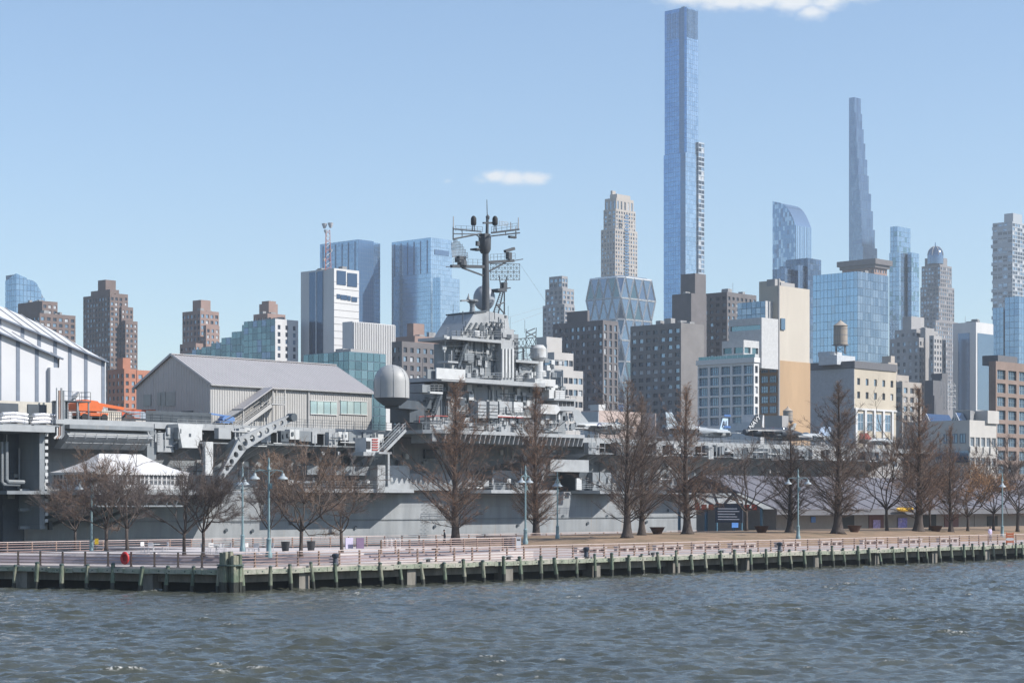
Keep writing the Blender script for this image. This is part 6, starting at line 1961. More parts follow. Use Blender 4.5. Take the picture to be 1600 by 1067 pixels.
# ================================================================== AIRCRAFT ON DECK
M_JGREY = mat('jet_grey', (.30, .325, .35), .45, var=.06)
M_JLIGHT = mat('jet_light', (.36, .38, .39), .45, var=.06)
M_JDARK = mat('jet_dark', (.035, .045, .06), .4, var=.1)
M_JBLUE = mat('jet_blue', (.06, .14, .34), .45)
M_CANOPY = glass('canopy_glass', (.08, .10, .12), .1, .3)
M_INK = mat('marking_dark', (.03, .035, .06), .6)
M_MARKW = mat('marking_white', (.78, .78, .78), .6)
def jet(x, n, ang, sc, body, finm, label, fin=(2.2, 2.6, 1.3, 1.1), folded=False, twin=False, fin_word=None, side_word=None, roundel=False):
    """jet fighter; x, n place the tail fin, ang turns the nose from the bow direction"""
    d = (U * math.cos(R(ang)) + N * math.sin(R(ang))).normalized()
    s = d.cross(Z)
    F0 = SH(st(x, n), n, ZF)
    c = F0 + d * 4.6 * sc
    e = empty('jet_aircraft', F0 + Z * 0, label, 'aircraft', None)
    zc = 2.25 * sc
    P_ = lambda a, l, h: F0 + d * a * sc + s * l * sc + Z * h * sc
    prof = [(.30, -1.2), (.62, -1.0), (.72, 0), (.86, 2.5), (.92, 5.2), (.88, 7.5), (.70, 9.8), (.42, 11.6), (.16, 12.8), (.02, 13.4)]
    MB().lathe(P_(0, 0, 2.25), [(r * sc, h * sc) for r, h in prof], 16, axis=d).build('fuselage', body, e, smooth=True)
    MB().lathe(P_(-1.05, 0, 2.25), [(.5 * sc, -.35 * sc), (.6 * sc, 0)], 14, axis=d).build('jet_nozzle', M_SHIPD, e)
    MB().lathe(P_(8.6, 0, 2.9), [(.05 * sc, -1.5 * sc), (.34 * sc, -.9 * sc), (.42 * sc, 0), (.32 * sc, .9 * sc), (.04 * sc, 1.6 * sc)], 12, axis=d).build('canopy', M_CANOPY, e, smooth=True)
    for l in (-1, 1):
        root = [P_(6.2, l * .8, 2.3), P_(2.2, l * .8, 2.3)]
        if folded:
            mid_ = [P_(2.3, l * 2.6, 2.2), P_(4.7, l * 2.6, 2.2)]
            MB().prism([root[0], root[1], mid_[0], mid_[1]], Z * .12 * sc).build('wing', body, e)
            MB().prism([mid_[1] + Z * .1, mid_[0] + Z * .1, P_(1.6, l * 2.2, 4.7), P_(2.9, l * 2.2, 4.7)], s * .12 * sc).build('folded_wing_tip', M_JLIGHT, e)
        else:
            MB().prism([root[0], root[1], P_(1.3, l * 4.6, 2.15), P_(2.6, l * 4.6, 2.15)], Z * .12 * sc).build('wing', body, e)
        MB().prism([P_(1.4, l * .6, 2.4), P_(-.6, l * .6, 2.4), P_(-1.4, l * 2.5, 2.4), P_(-.5, l * 2.5, 2.4)], Z * .08 * sc).build('tailplane', body, e)
        MB().prism([P_(7.2, l * .8, 2.6), P_(5.6, l * .8, 2.6), P_(5.6, l * 1.15, 2.3), P_(7.0, l * 1.15, 2.3), P_(7.0, l * .9, 1.7), P_(5.6, l * .9, 1.7)], d * .02).build('air_intake', M_SHIPD, e)
        mb = MB(); mb.tube([P_(3.2, l * 1.1, 0.5), P_(3.0, l * .8, 2.0)], .07 * sc, 6); wheel(mb, P_(3.2, l * 1.25, .38), .37 * sc, s, .2 * sc)
        mb.build('landing_gear', M_SHIPD, e)
    mb = MB(); mb.tube([P_(9.8, 0, .4), P_(9.6, 0, 1.9)], .06 * sc, 6); wheel(mb, P_(9.8, 0, .3), .28 * sc, s, .16 * sc)
    mb.build('landing_gear', M_SHIPD, e)
    ch, hgt, tip, sweep = fin
    for l in ((-.75, .75) if twin else (0,)):
        MB().prism([P_(ch, l - .06, 2.75), P_(-.7, l - .06, 2.75), P_(-.7 - sweep + .5, l - .06 + (l * .15), 2.75 + hgt), P_(-.7 - sweep + .5 + tip, l - .06 + (l * .15), 2.75 + hgt)], s * .14 * sc).build('tail_fin', finm, e)
    side = s if s.dot(Vector((0, -1, 0))) > 0 else -s
    right = d if d.x > 0 else -d
    if fin_word:
        lettering(fin_word[0], fin_word[1] * sc, P_(fin_word[2], 0, 0) + side * .2 * sc + Z * fin_word[3] * sc, right + Z * fin_word[4], Z - right * fin_word[4], fin_word[5], e)
    if side_word:
        lettering(side_word[0], side_word[1] * sc, P_(side_word[2], 0, 2.45) + side * .93 * sc, right, Z, side_word[3], e)
    if roundel:
        q = P_(4.2, 0, 2.4) + side * .95 * sc
        MB().lathe(q, [(.55 * sc, 0), (.55 * sc, .03)], 16, axis=side).build('roundel_disc', mat('roundel_blue', (.04, .06, .18), .6), e)
        star = []
        for k2 in range(10):
            r_ = (.5 if k2 % 2 == 0 else .2) * sc; an = R(90 + 36 * k2)
            star.append(q + side * .05 + right * math.cos(an) * r_ + Z * math.sin(an) * r_)
        MB().add(star, (tuple(range(10)),)).build('roundel_star', M_MARKW, e)
        MB().box(q + right * .6 * sc - Z * .15 * sc, right * .55 * sc, side * .03, Z * .3 * sc).box(q - right * 1.15 * sc - Z * .15 * sc, right * .55 * sc, side * .03, Z * .3 * sc).build('roundel_bar', M_MARKW, e)
    return e
jet(904, -1, 14, 0.84, M_JLIGHT, M_JLIGHT, 'light grey jet with a star emblem parked right of the ship island', (2.6, 2.6, 1.6, 1.4), roundel=True)
jet(962, -9, 160, 0.79, M_JGREY, M_SHIPD, 'plain grey jet behind the star marked jet', (2.0, 2.2, 1.0, 1.4))
jet(1046, -3, 4, 0.92, M_JGREY, mat('jet_bluegrey', (.42, .50, .56), .5), 'blue grey jet with NAVY on its side and a tall rounded tail', (2.6, 2.7, 1.7, .9), folded=True, side_word=('NAVY', 1.3, 2.6, M_INK))
jet(1134, -6, 178, 0.88, M_JLIGHT, mat('jet_paleblue', (.45, .58, .70), .5), 'pale jet with blue striped tail lettered AU', (2.3, 2.6, 1.8, .5), fin_word=('AU', 1.9, .2, 4.1, 0, M_INK))
e = bpy.data.objects['jet_aircraft.003']
for k2 in range(2):
    F0 = SH(st(1134, -6), -6, ZF)
    MB().box(F0 + U * -.9 + N * .3 + Z * (3.0 + 2.0 * k2), U * 1.9, N * .06, Z * .35).build('tail_stripe', M_JBLUE, e)
jet(1172, -2, 10, 0.99, M_JDARK, M_JDARK, 'black jet with a swept dark tail lettered NAVY', (2.8, 2.7, 1.7, -1.6), fin_word=('NAVY', 1.25, 1.0, 4.0, .9, M_MARKW))
jet(1204, -4, 20, 0.70, M_JDARK, M_RED, 'small dark jet with a red fin', (1.8, 2.0, .9, -.4))
jet(1236, -4, 172, 0.84, M_JLIGHT, M_JLIGHT, 'white jet with a sharply swept pale tail', (2.6, 2.4, 1.0, 2.4))
jet(1290, -5, 176, 0.84, M_JLIGHT, mat('jet_skyblue', (.40, .50, .64), .5), 'white and sky blue jet with twin tails', (2.3, 2.0, 1.2, .8), twin=True)
jet(1350, -7, 8, 0.75, M_JLIGHT, mat('jet_fin_red', (.38, .10, .08), .5), 'white jet with dark red tails near the bow', (2.2, 1.6, 1.1, .6), twin=True)

# ================================================================== PARK BUILDING ON THE PIER
pb = empty('pier_pavilion', PR(140, 52, HD), 'low park pavilion with a broad grey sloping roof behind the bare trees', 'pavilion')
M_PBW = mat('pavilion_wall', (.22, .208, .195), .8, var=.08)
M_PBR = mat('pavilion_metal_roof', (.155, .147, .16), .6, var=.12, scale=.5)
A0, A1, B0_, B1_, B2_ = 140, 240, 52.5, 62, 67
ZE, ZR = 5.6, 10.1
for (ba, za, bb, zb) in ((B0_ - 3.6, ZE - .3, B1_, ZR), (B2_ + 1.2, ZR - 2.4, B1_, ZR)):
    for k in range(27):
        a0 = A0 - 5 + (A1 - A0 + 7) * k / 27; a1 = A0 - 5 + (A1 - A0 + 7) * (k + 1) / 27
        mb = MB()
        q = [PR(a0 + .02, ba, za), PR(a1 - .02, ba, za), PR(a1 - .02, bb, zb), PR(a0 + .02, bb, zb)]
        mb.add(q + [p + Z * .12 for p in q], ((3, 2, 1, 0), (4, 5, 6, 7), (0, 1, 5, 4), (1, 2, 6, 5), (2, 3, 7, 6), (3, 0, 4, 7)))
        mb.bar(q[0] + Z * .16, q[3] + Z * .16, .09, .1)
        mb.build('roof_sheet', M_PBR, pb)
MB().box(PR(A0 - 5, B0_ - 3.7, ZE - .95), U * (A1 - A0 + 7), W * .12, Z * .6).build('fascia', M_WDARK, pb)
MB().box(PR(A0, B0_, HD), U * (A1 - A0), W * .25, Z * (ZE - HD - .2)).build('front_wall', M_PBW, pb)
MB().box(PR(A0 + .1, B0_ + .3, HD), U * .25, W * (B2_ - B0_ - .6), Z * (ZE - HD - .2)).build('end_wall', M_PBW, pb)
MB().box(PR(A1, B0_ + .3, HD), U * .25, W * (B2_ - B0_ - .6), Z * (ZE - HD - .2)).build('end_wall', M_PBW, pb)
for k in range(4):
    bb = B0_ + (B2_ - B0_) * k / 3.0
    MB().cbox(PR(A0 - 3.5, bb, HD), .3, .3, ZE - HD - .1).build('column', mat('teal_steel', (.05, .13, .19), .5), pb)
mb = MB()
apex = PR(A0 - 3.5, B1_, ZR - .3); e1 = PR(A0 - 3.5, B0_, ZE - .2); e2 = PR(A0 - 3.5, B2_, ZE - .2); e2t = PR(A0 - 3.5, B2_, ZR - 2.2)
for (p, q) in ((e1, apex), (e2, apex), (e2, e2t), (e2t, apex), (e1, e2), ((e1 + e2) / 2, apex), (e1 * .75 + e2 * .25, e1 * .5 + apex * .5), (e2 * .75 + e1 * .25, e2 * .5 + apex * .5), ((e1 + e2) / 2, e1 * .5 + apex * .5), ((e1 + e2) / 2, e2 * .5 + apex * .5)):
    mb.bar(p, q, .25, .3)
mb.build('gable_truss', M_WDARK, pb)
# doors, openings and posters along the front
for (x0, x1, y0, m_, nm_) in ((1313, 1334, 800, M_BLACK, 'doorway'), (1357, 1380, 800, mat('door_maroon', (.10, .03, .03), .6), 'doorway'), (1440, 1462, 800, M_BLACK, 'doorway'), (1475, 1497, 801, mat('door_maroon', (.10, .03, .03), .6), 'doorway'), (1522, 1532, 803, M_PBW, 'doorway'), (1542, 1558, 806, M_BLACK, 'service_hatch')):
    Q = PR(A0, B0_, 0); ta = along(Q, U, x0); tb_ = along(Q, U, x1)
    MB().box(Q + U * ta + N * .02 + Z * HD, U * (tb_ - ta), N * .08, Z * (zat(y0, (Q + U * ta).y) - HD)).build(nm_, m_, pb)
for (x0, x1, y0, y1, m_, nm_) in ((1363, 1374, 812, 829, mat('poster_violet', (.30, .24, .48), .6, var=.5, scale=2.5, col2=(.7, .6, .65)), 'poster'), (1402, 1416, 809, 830, mat('poster_indigo', (.16, .15, .42), .6, var=.5, scale=2.2, col2=(.6, .55, .7)), 'poster'), (1266, 1273, 807, 816, mat('sign_blue', (.05, .16, .42), .5), 'blue_sign'), (1142, 1152, 812, 824, mat('sign_blue', (.05, .16, .42), .5), 'blue_sign')):
    Q = PR(A0, B0_, 0); ta = along(Q, U, x0); tb_ = along(Q, U, x1); Dq = (Q + U * ta).y
    MB().box(Q + U * ta + N * .12 + Z * zat(y1, Dq), U * (tb_ - ta), N * .05, Z * (zat(y0, Dq) - zat(y1, Dq))).build(nm_, m_, pb)
MB().tube([PR(A0, B0_ - 3.8, ZE - 1.0), PR(A1, B0_ - 3.8, ZE - 1.0)], .09, 6).build('gutter', M_WDARK, pb)
# red sign letters over the gable end: too blurred in the picture to read, kept as plain red blocks
for k in range(9):
    q = PR(A0 - 3.7, B2_ - 3 - k * 1.25, ZE - .3)
    if k == 4: continue
    MB().box(q, -W * .85, -U * .12, Z * (.75 if k % 3 else .95)).build('red_sign_block', mat('sign_red', (.42, .07, .03), .5), pb)
# dark notice board by the gable end
nb_ = empty('notice_board', gp(1120, 836, HD), 'dark blue notice board with pale lines of lettering under the pavilion gable', 'sign')
c = PR(128, 54, HD)
MB().box(c + Z * 1.9, -W * 4.6, -U * .15, Z * 2.6).build('board', mat('board_navy', (.02, .03, .05), .6), nb_)
for k in range(5):
    MB().box(c + Z * (2.3 + .36 * k) - W * .5 - U * .17, -W * (3.6 - .35 * (k % 3)), -U * .03, Z * .1).build('text_line', M_MARKW, nb_)
for q in (.1, 4.3):
    MB().cbox(c - W * q + U * .1, .18, .18, 4.5).build('post', mat('teal_steel', (.05, .13, .19), .5), nb_)

# ================================================================== TREES
M_BARK = mat('bark', (.075, .058, .05), .9, var=.3, scale=3, bump=.6, bscale=9, stretch=(1, 1, .3))
M_TWIG = mat('twigs_brown', (.21, .14, .10), .9, var=.3, scale=.8)
M_TWIGR = mat('twigs_russet', (.31, .18, .11), .9, var=.3, scale=.8)
M_TWIGG = mat('twigs_grey', (.115, .092, .083), .9, var=.3, scale=.8)
M_LEAF = mat('dead_leaves', (.26, .13, .05), .9, var=.35, scale=2)

class Sticks:
    """fast builder for thousands of tapering three-sided sticks"""
    def __init__(self): self.a = []; self.b = []; self.ra = []; self.rb = []; self.m = []
    def add(self, a, b, ra, rb, m=0):
        self.a.append(a); self.b.append(b); self.ra.append(ra); self.rb.append(rb); self.m.append(m)
    def arrays(self, n=3):
        A = np.array(self.a); B = np.array(self.b); ra = np.array(self.ra)[:, None]; rb = np.array(self.rb)[:, None]
        d = B - A; d /= np.linalg.norm(d, axis=1, keepdims=True) + 1e-9
        ref = np.where(np.abs(d[:, 2:3]) < .9, np.array([[0, 0, 1.0]]), np.array([[1.0, 0, 0]]))
        x = np.cross(d, ref); x /= np.linalg.norm(x, axis=1, keepdims=True) + 1e-9
        y = np.cross(d, x)
        V = []
        for P, r in ((A, ra), (B, rb)):
            for k in range(n):
                an = 2 * math.pi * k / n
                V.append(P + (x * math.cos(an) + y * math.sin(an)) * r)
        V = np.stack(V, 1).reshape(-1, 3)
        base = (np.arange(len(A)) * 2 * n)[:, None]
        F_ = np.concatenate([base + np.array([[k, (k + 1) % n, (k + 1) % n + n, k + n]]) for k in range(n)], 1).reshape(-1, 4)
        M_ = np.repeat(np.array(self.m, dtype=np.int32), n)
        return V, F_, M_
    def mesh(self, name, mats):
        V, F_, M_ = self.arrays()
        me = bpy.data.meshes.new(name)
        me.vertices.add(len(V)); me.vertices.foreach_set('co', V.reshape(-1))
        me.loops.add(F_.size); me.loops.foreach_set('vertex_index', F_.reshape(-1).astype(np.int32))
        me.polygons.add(len(F_)); me.polygons.foreach_set('loop_start', (np.arange(len(F_)) * 4).astype(np.int32))
        me.polygons.foreach_set('use_smooth', np.ones(len(F_), dtype=bool))
        for m in mats: me.materials.append(m)
        me.polygons.foreach_set('material_index', M_)
        me.update(calc_edges=True)
        return me

def conifer(seed, Ht=18.0, dens=1.0, wid=1.0):
    """leafless deciduous conifer: straight flared trunk, many rising branches"""
    g = np.random.RandomState(seed)
    tr_ = MB()
    bend = g.uniform(-.25, .25, 2)
    tpos = lambda h: np.array([bend[0] * math.sin(h / Ht * 3), bend[1] * math.sin(h / Ht * 2.4), h])
    trad = lambda h: .035 + .40 * (1 - h / Ht) ** 1.0 + .42 * math.exp(-h / .7)
    hs = [0, .25, .6, 1.2, 2.2, 4, 6, 8, 10, 12, 14, 15.5, 17, 18]
    hs = [h * Ht / 18 for h in hs]
    tr_.tube([Vector(tpos(h)) for h in hs], [trad(h) * (1 if h < Ht * .97 else .3) for h in hs], 9)
    for k in range(6):         # root flare
        an = k * 1.05 + g.rand()
        tr_.tube([Vector((math.cos(an) * .95, math.sin(an) * .95, -.12)), Vector((math.cos(an) * .55, math.sin(an) * .55, .12)), Vector((math.cos(an) * .25, math.sin(an) * .25, .8))], [.08, .18, .16], 6)
    s = Sticks()
    nb_ = int(150 * dens)
    lop = g.uniform(0, 6.28); lop2 = g.uniform(0, 6.28)
    for i in range(nb_):
        f = (i + .5) / nb_
        h = Ht * (.085 + .90 * f ** 1.3)
        fh = h / Ht
        az = i * 2.39996 + g.uniform(-.6, .6)
        uneven = 1 + .26 * math.sin(az + lop + 3 * fh) + .16 * math.sin(2 * az + lop2 + 9 * fh)
        L = 1.3 * wid * float(np.interp(fh, [.08, .16, .28, .42, .6, .8, 1.0], [3.3, 4.4, 4.7, 4.3, 3.1, 1.7, .45])) * uneven * math.exp(g.normal(-.06, .26))
        if g.rand() < .1: continue
        el = R(float(np.interp(fh, [.08, .3, .6, 1], [36, 42, 46, 60])) + g.normal(0, 11))
        p = tpos(h); r = .018 + .042 * (L / 5.5) * (1.3 - fh)
        ns = 7
        dirv = np.array([math.cos(az) * math.cos(el), math.sin(az) * math.cos(el), math.sin(el)])
        sag = g.uniform(-.03, .07)
        for q in range(ns):
            step = L / ns
            dirv = dirv + np.array([g.normal(0, .13), g.normal(0, .13), sag])
            dirv /= np.linalg.norm(dirv)
            p2 = p + dirv * step
            s.add(p, p2, r * (1 - q / ns * .85), r * (1 - (q + 1) / ns * .85), 0)
            if q >= 1:
                for w_ in range(4 if fh < .7 else 2):
                    b0 = p + (p2 - p) * g.rand()
                    sl = (L * .27) * (1 - q / ns * .5) * g.uniform(.4, 1.3)
                    sd_ = np.cross(dirv, np.array([0, 0, 1.0])); sd_ /= np.linalg.norm(sd_) + 1e-6
                    d2 = dirv * g.uniform(.4, .9) + sd_ * g.choice([-1, 1]) * g.uniform(.3, .9) + np.array([0, 0, g.uniform(-.35, .5)])
                    d2 /= np.linalg.norm(d2)
                    b1 = b0 + d2 * sl
                    s.add(b0, b1, .013, .008, 1)
                    for t_ in range(4):
                        c0 = b0 + (b1 - b0) * g.uniform(.2, 1)
                        d3 = d2 + g.normal(0, .6, 3); d3 /= np.linalg.norm(d3)
                        s.add(c0, c0 + d3 * g.uniform(.2, .6), .0085, .006, 2 if g.rand() < .7 else 1)
            p = p2
    return tr_, s

def broad(seed, Ht=9.5, rad=4.2, depth=5, dens=1.0, leaf=False):
    """leafless broad-crowned tree"""
    g = np.random.RandomState(seed)
    tr_ = MB(); s = Sticks()
    fork = Ht * .22
    tr_.tube([Vector((0, 0, -.1)), Vector((.02, 0, .3)), Vector((.05, .03, fork * .6)), Vector((.04, .05, fork))], [.26, .18, .15, .16], 9)
    def grow(p, d, L, r, lev):
        q = p
        ns = 3
        for k in range(ns):
            d = d + g.normal(0, .13, 3) + np.array([0, 0, .05])
            d = d / np.linalg.norm(d)
            q2 = q + d * (L / ns)
            s.add(q, q2, r * (1 - .25 * k / ns), r * (1 - .25 * (k + 1) / ns), 0 if lev < 3 else 1)
            if lev >= 2:
                for _ in range(3):
                    d3 = d + g.normal(0, .7, 3); d3 /= np.linalg.norm(d3)
                    c0 = q + (q2 - q) * g.rand()
                    s.add(c0, c0 + d3 * g.uniform(.25, .7), .009, .006, 2)
            q = q2
        if lev >= depth:
            for _ in range(3):
                d3 = d + g.normal(0, .5, 3); d3 /= np.linalg.norm(d3)
                s.add(q, q + d3 * g.uniform(.3, .7), .009, .006, 2)
            return
        nch = 3 if g.rand() < .55 * dens else 2
        for c_ in range(nch):
            d2 = d + g.normal(0, .48, 3) * np.array([1, 1, .7])
            d2[2] = max(d2[2], -.05)
            d2 /= np.linalg.norm(d2)
            grow(q, d2, L * g.uniform(.66, .86), r * .66, lev + 1)
    for k in range(6):
        az = k * 1.047 + g.uniform(-.3, .3); el = R(g.uniform(18, 60))
        grow(np.array([.04, .05, fork - .15 + .1 * (k % 3)]), np.array([math.cos(az) * math.cos(el), math.sin(az) * math.cos(el), math.sin(el)]), rad * .5, .085, 1)
    grow(np.array([.04, .05, fork]), np.array([.05, .05, 1.0]), Ht * .26, .10, 1)
    return tr_, s

def tree_proto(name, tr_, s, tw):
    e = bpy.data.objects.new(name, None); COL.objects.link(e); WLOC[e.name] = Vector((0, 0, 0))
    tr_.build('trunk', M_BARK, e, smooth='all')
    me = s.mesh('crown', [M_BARK, M_TWIGG, tw])
    c = bpy.data.objects.new('crown', me); COL.objects.link(c); c.parent = e
    return e

CON = [tree_proto('bare_conifer', *conifer(11), M_TWIGR), tree_proto('bare_conifer', *conifer(12, wid=.9), M_TWIGR), tree_proto('bare_conifer', *conifer(13, dens=.85, wid=1.08), M_TWIG), tree_proto('bare_conifer', *conifer(14, dens=1.1, wid=.95), M_TWIG), tree_proto('bare_conifer', *conifer(15, dens=.8, wid=1.0), M_TWIGR)]
BRO = [tree_proto('bare_broad_tree', *broad(21), M_TWIGG), tree_proto('bare_broad_tree', *broad(22, 9.5, 4.4), M_TWIG), tree_proto('bare_broad_tree', *broad(23, 9.5, 3.8, dens=1.15), M_TWIGG)]
used = set()
def lawn_hit(x, y):
    """first point of the lawn bank met by the line of sight through a pixel"""
    D = 190.0
    while D < 300:
        P = Vector((ray(x) * D, D, H - (y - YH) * D / F))
        g_ = lawn_z(*pier_ab(P))
        if P.z <= g_:
            P.z = g_ - .02
            return P
        D += .25
    P.z = HD
    return P
def put_tree(kind, idx, x, yb, ytop, base, label, rot, wid=1.0):
    proto = (CON if kind == 'c' else BRO)[idx]
    z = HD if base == 'lawn' else base
    P = gp(x, yb, z)
    if base == 'lawn':
        P = lawn_hit(x, yb)
    h = zat(ytop, P.y) - P.z
    sc = h / (18.0 if kind == 'c' else 9.6)
    if proto.name in used:
        o = dup_tree(proto, P, rot, (sc * wid, sc * wid, sc))
    else:
        used.add(proto.name)
        o = proto; place(o, P); o.rotation_euler = (0, 0, rot); o.scale = (sc * wid, sc * wid, sc)
    tag(o, label, 'tree', 'bare trees on the pier')
    return o
put_tree('c', 0, 712, 852, 596, HD, 'tall russet bare tree with forked low limbs beside the person in dark clothes', .4, .98)
put_tree('c', 1, 838, 846, 606, HD, 'tall bare tree standing between two teal lamp posts in front of the hull', 1.3, .95)
put_tree('c', 2, 980, 840, 596, 'lawn', 'front tree of the overlapping pair of tall bare trees on the lawn', 2.1)
put_tree('c', 3, 1003, 836, 618, 'lawn', 'rear tree of the overlapping pair of tall bare trees on the lawn', 3.0, .85)
put_tree('c', 4, 1074, 834, 606, 'lawn', 'tall bare tree in front of the loft with big windows', 4.0, 1.05)
put_tree('c', 2, 1234, 831, 664, 'lawn', 'shorter bare tree behind the lamp post near the pavilion end', .9, 1.1)
put_tree('c', 3, 1309, 833, 600, 'lawn', 'tall wide bare tree in front of the cream warehouse', 5.1, 1.15)
put_tree('c', 1, 1435, 831, 606, 'lawn', 'tall bare tree beside the yellow kayak', 2.7, 1.1)
put_tree('c', 4, 1486, 832, 668, 'lawn', 'thin bare tree with pale low twigs in front of the maroon doors', 3.6, .8)
put_tree('b', 0, 1166, 829, 688, 'lawn', 'small rounded bare tree in front of the pavilion gable', .5)
put_tree('b', 1, 1386, 829, 668, 'lawn', 'dark upright bare tree between the violet and indigo posters', 2.2, .85)
put_tree('b', 2, 1453, 828, 690, 'lawn', 'narrow grey bare tree behind the tree with the yellow kayak', 1.2, .8)
put_tree('b', 0, 1590, 830, 684, 'lawn', 'grey bare tree at the pavilion right end beside the tall lamp', 4.4)
put_tree('b', 1, 1552, 828, 700, 'lawn', 'leaning bare tree behind the person in lilac', 5.4, .9)
TZ = HD + .66
put_tree('b', 1, 166, 858, 706, TZ, 'bare tree beside the yellow sign, in front of the white frame tent', 1.0, 1.0)
put_tree('b', 2, 199, 859, 704, TZ, 'bare tree in front of the middle of the white frame tent', 2.6, .98)
put_tree('b', 0, 288, 866, 714, TZ, 'bare tree in front of the right end of the white frame tent', 3.8)
put_tree('b', 2, 317, 868, 700, TZ, 'slim bare tree below the white boom with oval holes', .2, .9)
put_tree('b', 1, 470, 869, 690, TZ, 'bare tree directly right of the tallest teal lamp post', 4.9)
put_tree('b', 0, 534, 864, 704, TZ, 'spreading bare tree by the ramp railing', 2.0, .95)
put_tree('b', 2, 420, 857, 716, HD, 'bare tree behind the tallest teal lamp post', 5.7, .9)
put_tree('b', 0, 118, 858, 722, HD, 'dense bare tree left of the white frame tent', 1.9, .9)
# oak keeping its brown leaves
tr_, s = broad(31, 9.5, 4.4)
oak = tree_proto('brown_leaved_tree', tr_, s, M_TWIG)
g = np.random.RandomState(7)
A_ = np.array(s.b); m_ = np.array(s.m); tips = A_[m_ == 2]
lf = MB()
for p in tips[g.rand(len(tips)) < .62]:
    for _ in range(2):
        q = Vector(p + g.normal(0, .1, 3)); a1 = Vector(g.normal(0, 1, 3)).normalized() * g.uniform(.05, .085); b1 = a1.orthogonal().normalized() * .045
        lf.add([q - a1, q + b1, q + a1, q - b1], ((0, 1, 2, 3),))
lo = lf.build('foliage', M_LEAF, oak, kind='stuff')
P = lawn_hit(1512, 830); z = P.z; place(oak, P); sc = (zat(724, P.y) - z) / 9.6; oak.scale = (sc * 1.25, sc * 1.25, sc)
tag(oak, 'smaller tree still carrying dry orange brown leaves', 'tree')

# ================================================================== LAMP POSTS
M_LAMP = mat('lamp_teal', (.18, .265, .285), .45, var=.1, scale=2)
def lamp_proto():
    e = bpy.data.objects.new('lamp_post', None); COL.objects.link(e); WLOC[e.name] = Vector((0, 0, 0))
    MB().lathe(Vector((0, 0, 0)), [(.30, 0), (.30, .35), (.22, .5), (.20, 1.5), (.23, 1.58), (.13, 1.7)], 10).build('base', M_LAMP, e, smooth=True)
    MB().tube([Vector((0, 0, 1.6)), Vector((0, 0, 7.6))], [.115, .075], 10).build('pole', M_LAMP, e, smooth=True)
    MB().lathe(Vector((0, 0, 7.45)), [(.09, 0), (.16, .05), (.16, .2), (.1, .3), (.07, .7), (.11, .78), (.02, 1.15)], 10).build('finial', M_LAMP, e, smooth=True)
    for sx in (-1, 1):
        a = MB().tube([Vector((0, 0, 7.35)), Vector((sx * .55, 0, 7.5)), Vector((sx * 1.15, 0, 7.4)), Vector((sx * 1.2, 0, 7.2))], .045, 6)
        a.bar(Vector((0, 0, 6.95)), Vector((sx * .6, 0, 7.45)), .05, .05)
        ao = a.build('arm', M_LAMP, e, smooth=True)
        WLOC[ao.name] = ao.location.copy()
        MB().lathe(Vector((sx * 1.2, 0, 6.72)), [(.46, 0), (.40, .12), (.17, .28), (.12, .5)], 12).build('shade', mat('lamp_shade_pale', (.33, .37, .39), .4), ao, smooth=True)
        MB().lathe(Vector((sx * 1.2, 0, 6.63)), [(.16, 0), (.2, .08)], 8).build('lens', mat('lamp_lens', (.7, .7, .68), .2), ao)
    MB().box(Vector((.08, -.12, 5.9)), Vector((.2, 0, 0)), Vector((0, .24, 0)), Z * .45).build('control_box', M_LAMP, e)
    return e
LP = lamp_proto()
first = True
for (x, yb, yt, z, lab, rz) in ((143, 869, 735, HD, 'teal double lamp post with a yellow sign beside it', .1), (379, 861, 728, HD + .66, 'teal lamp post with a slim pole left of the tallest lamp post', 1.9), (420, 871, 714, HD + .66, 'tallest teal double lamp post above the terrace steps', .05),
        (821, 850, 727, 'lawn', 'teal lamp post left of the bare tree with the litter bins beside it', 1.2), (871, 841, 737, 'lawn', 'teal lamp post in front of the hull, right of a tall bare tree', 1.35), (1247, 842, 732, 'lawn', 'teal double lamp post in front of the park pavilion', .0), (1566, 841, 738, 'lawn', 'teal lamp post beside the orange barrier', 1.3)):
    P = lawn_hit(x, yb) if z == 'lawn' else gp(x, yb, z)
    sc = (zat(yt, P.y) - P.z) / 8.6
    if first: o = LP; place(o, P); first = False
    else: o = dup_tree(LP, P)
    o.rotation_euler = (0, 0, rz); o.scale = (sc,) * 3
    tag(o, lab, 'lamp post', 'teal lamp posts on the pier')

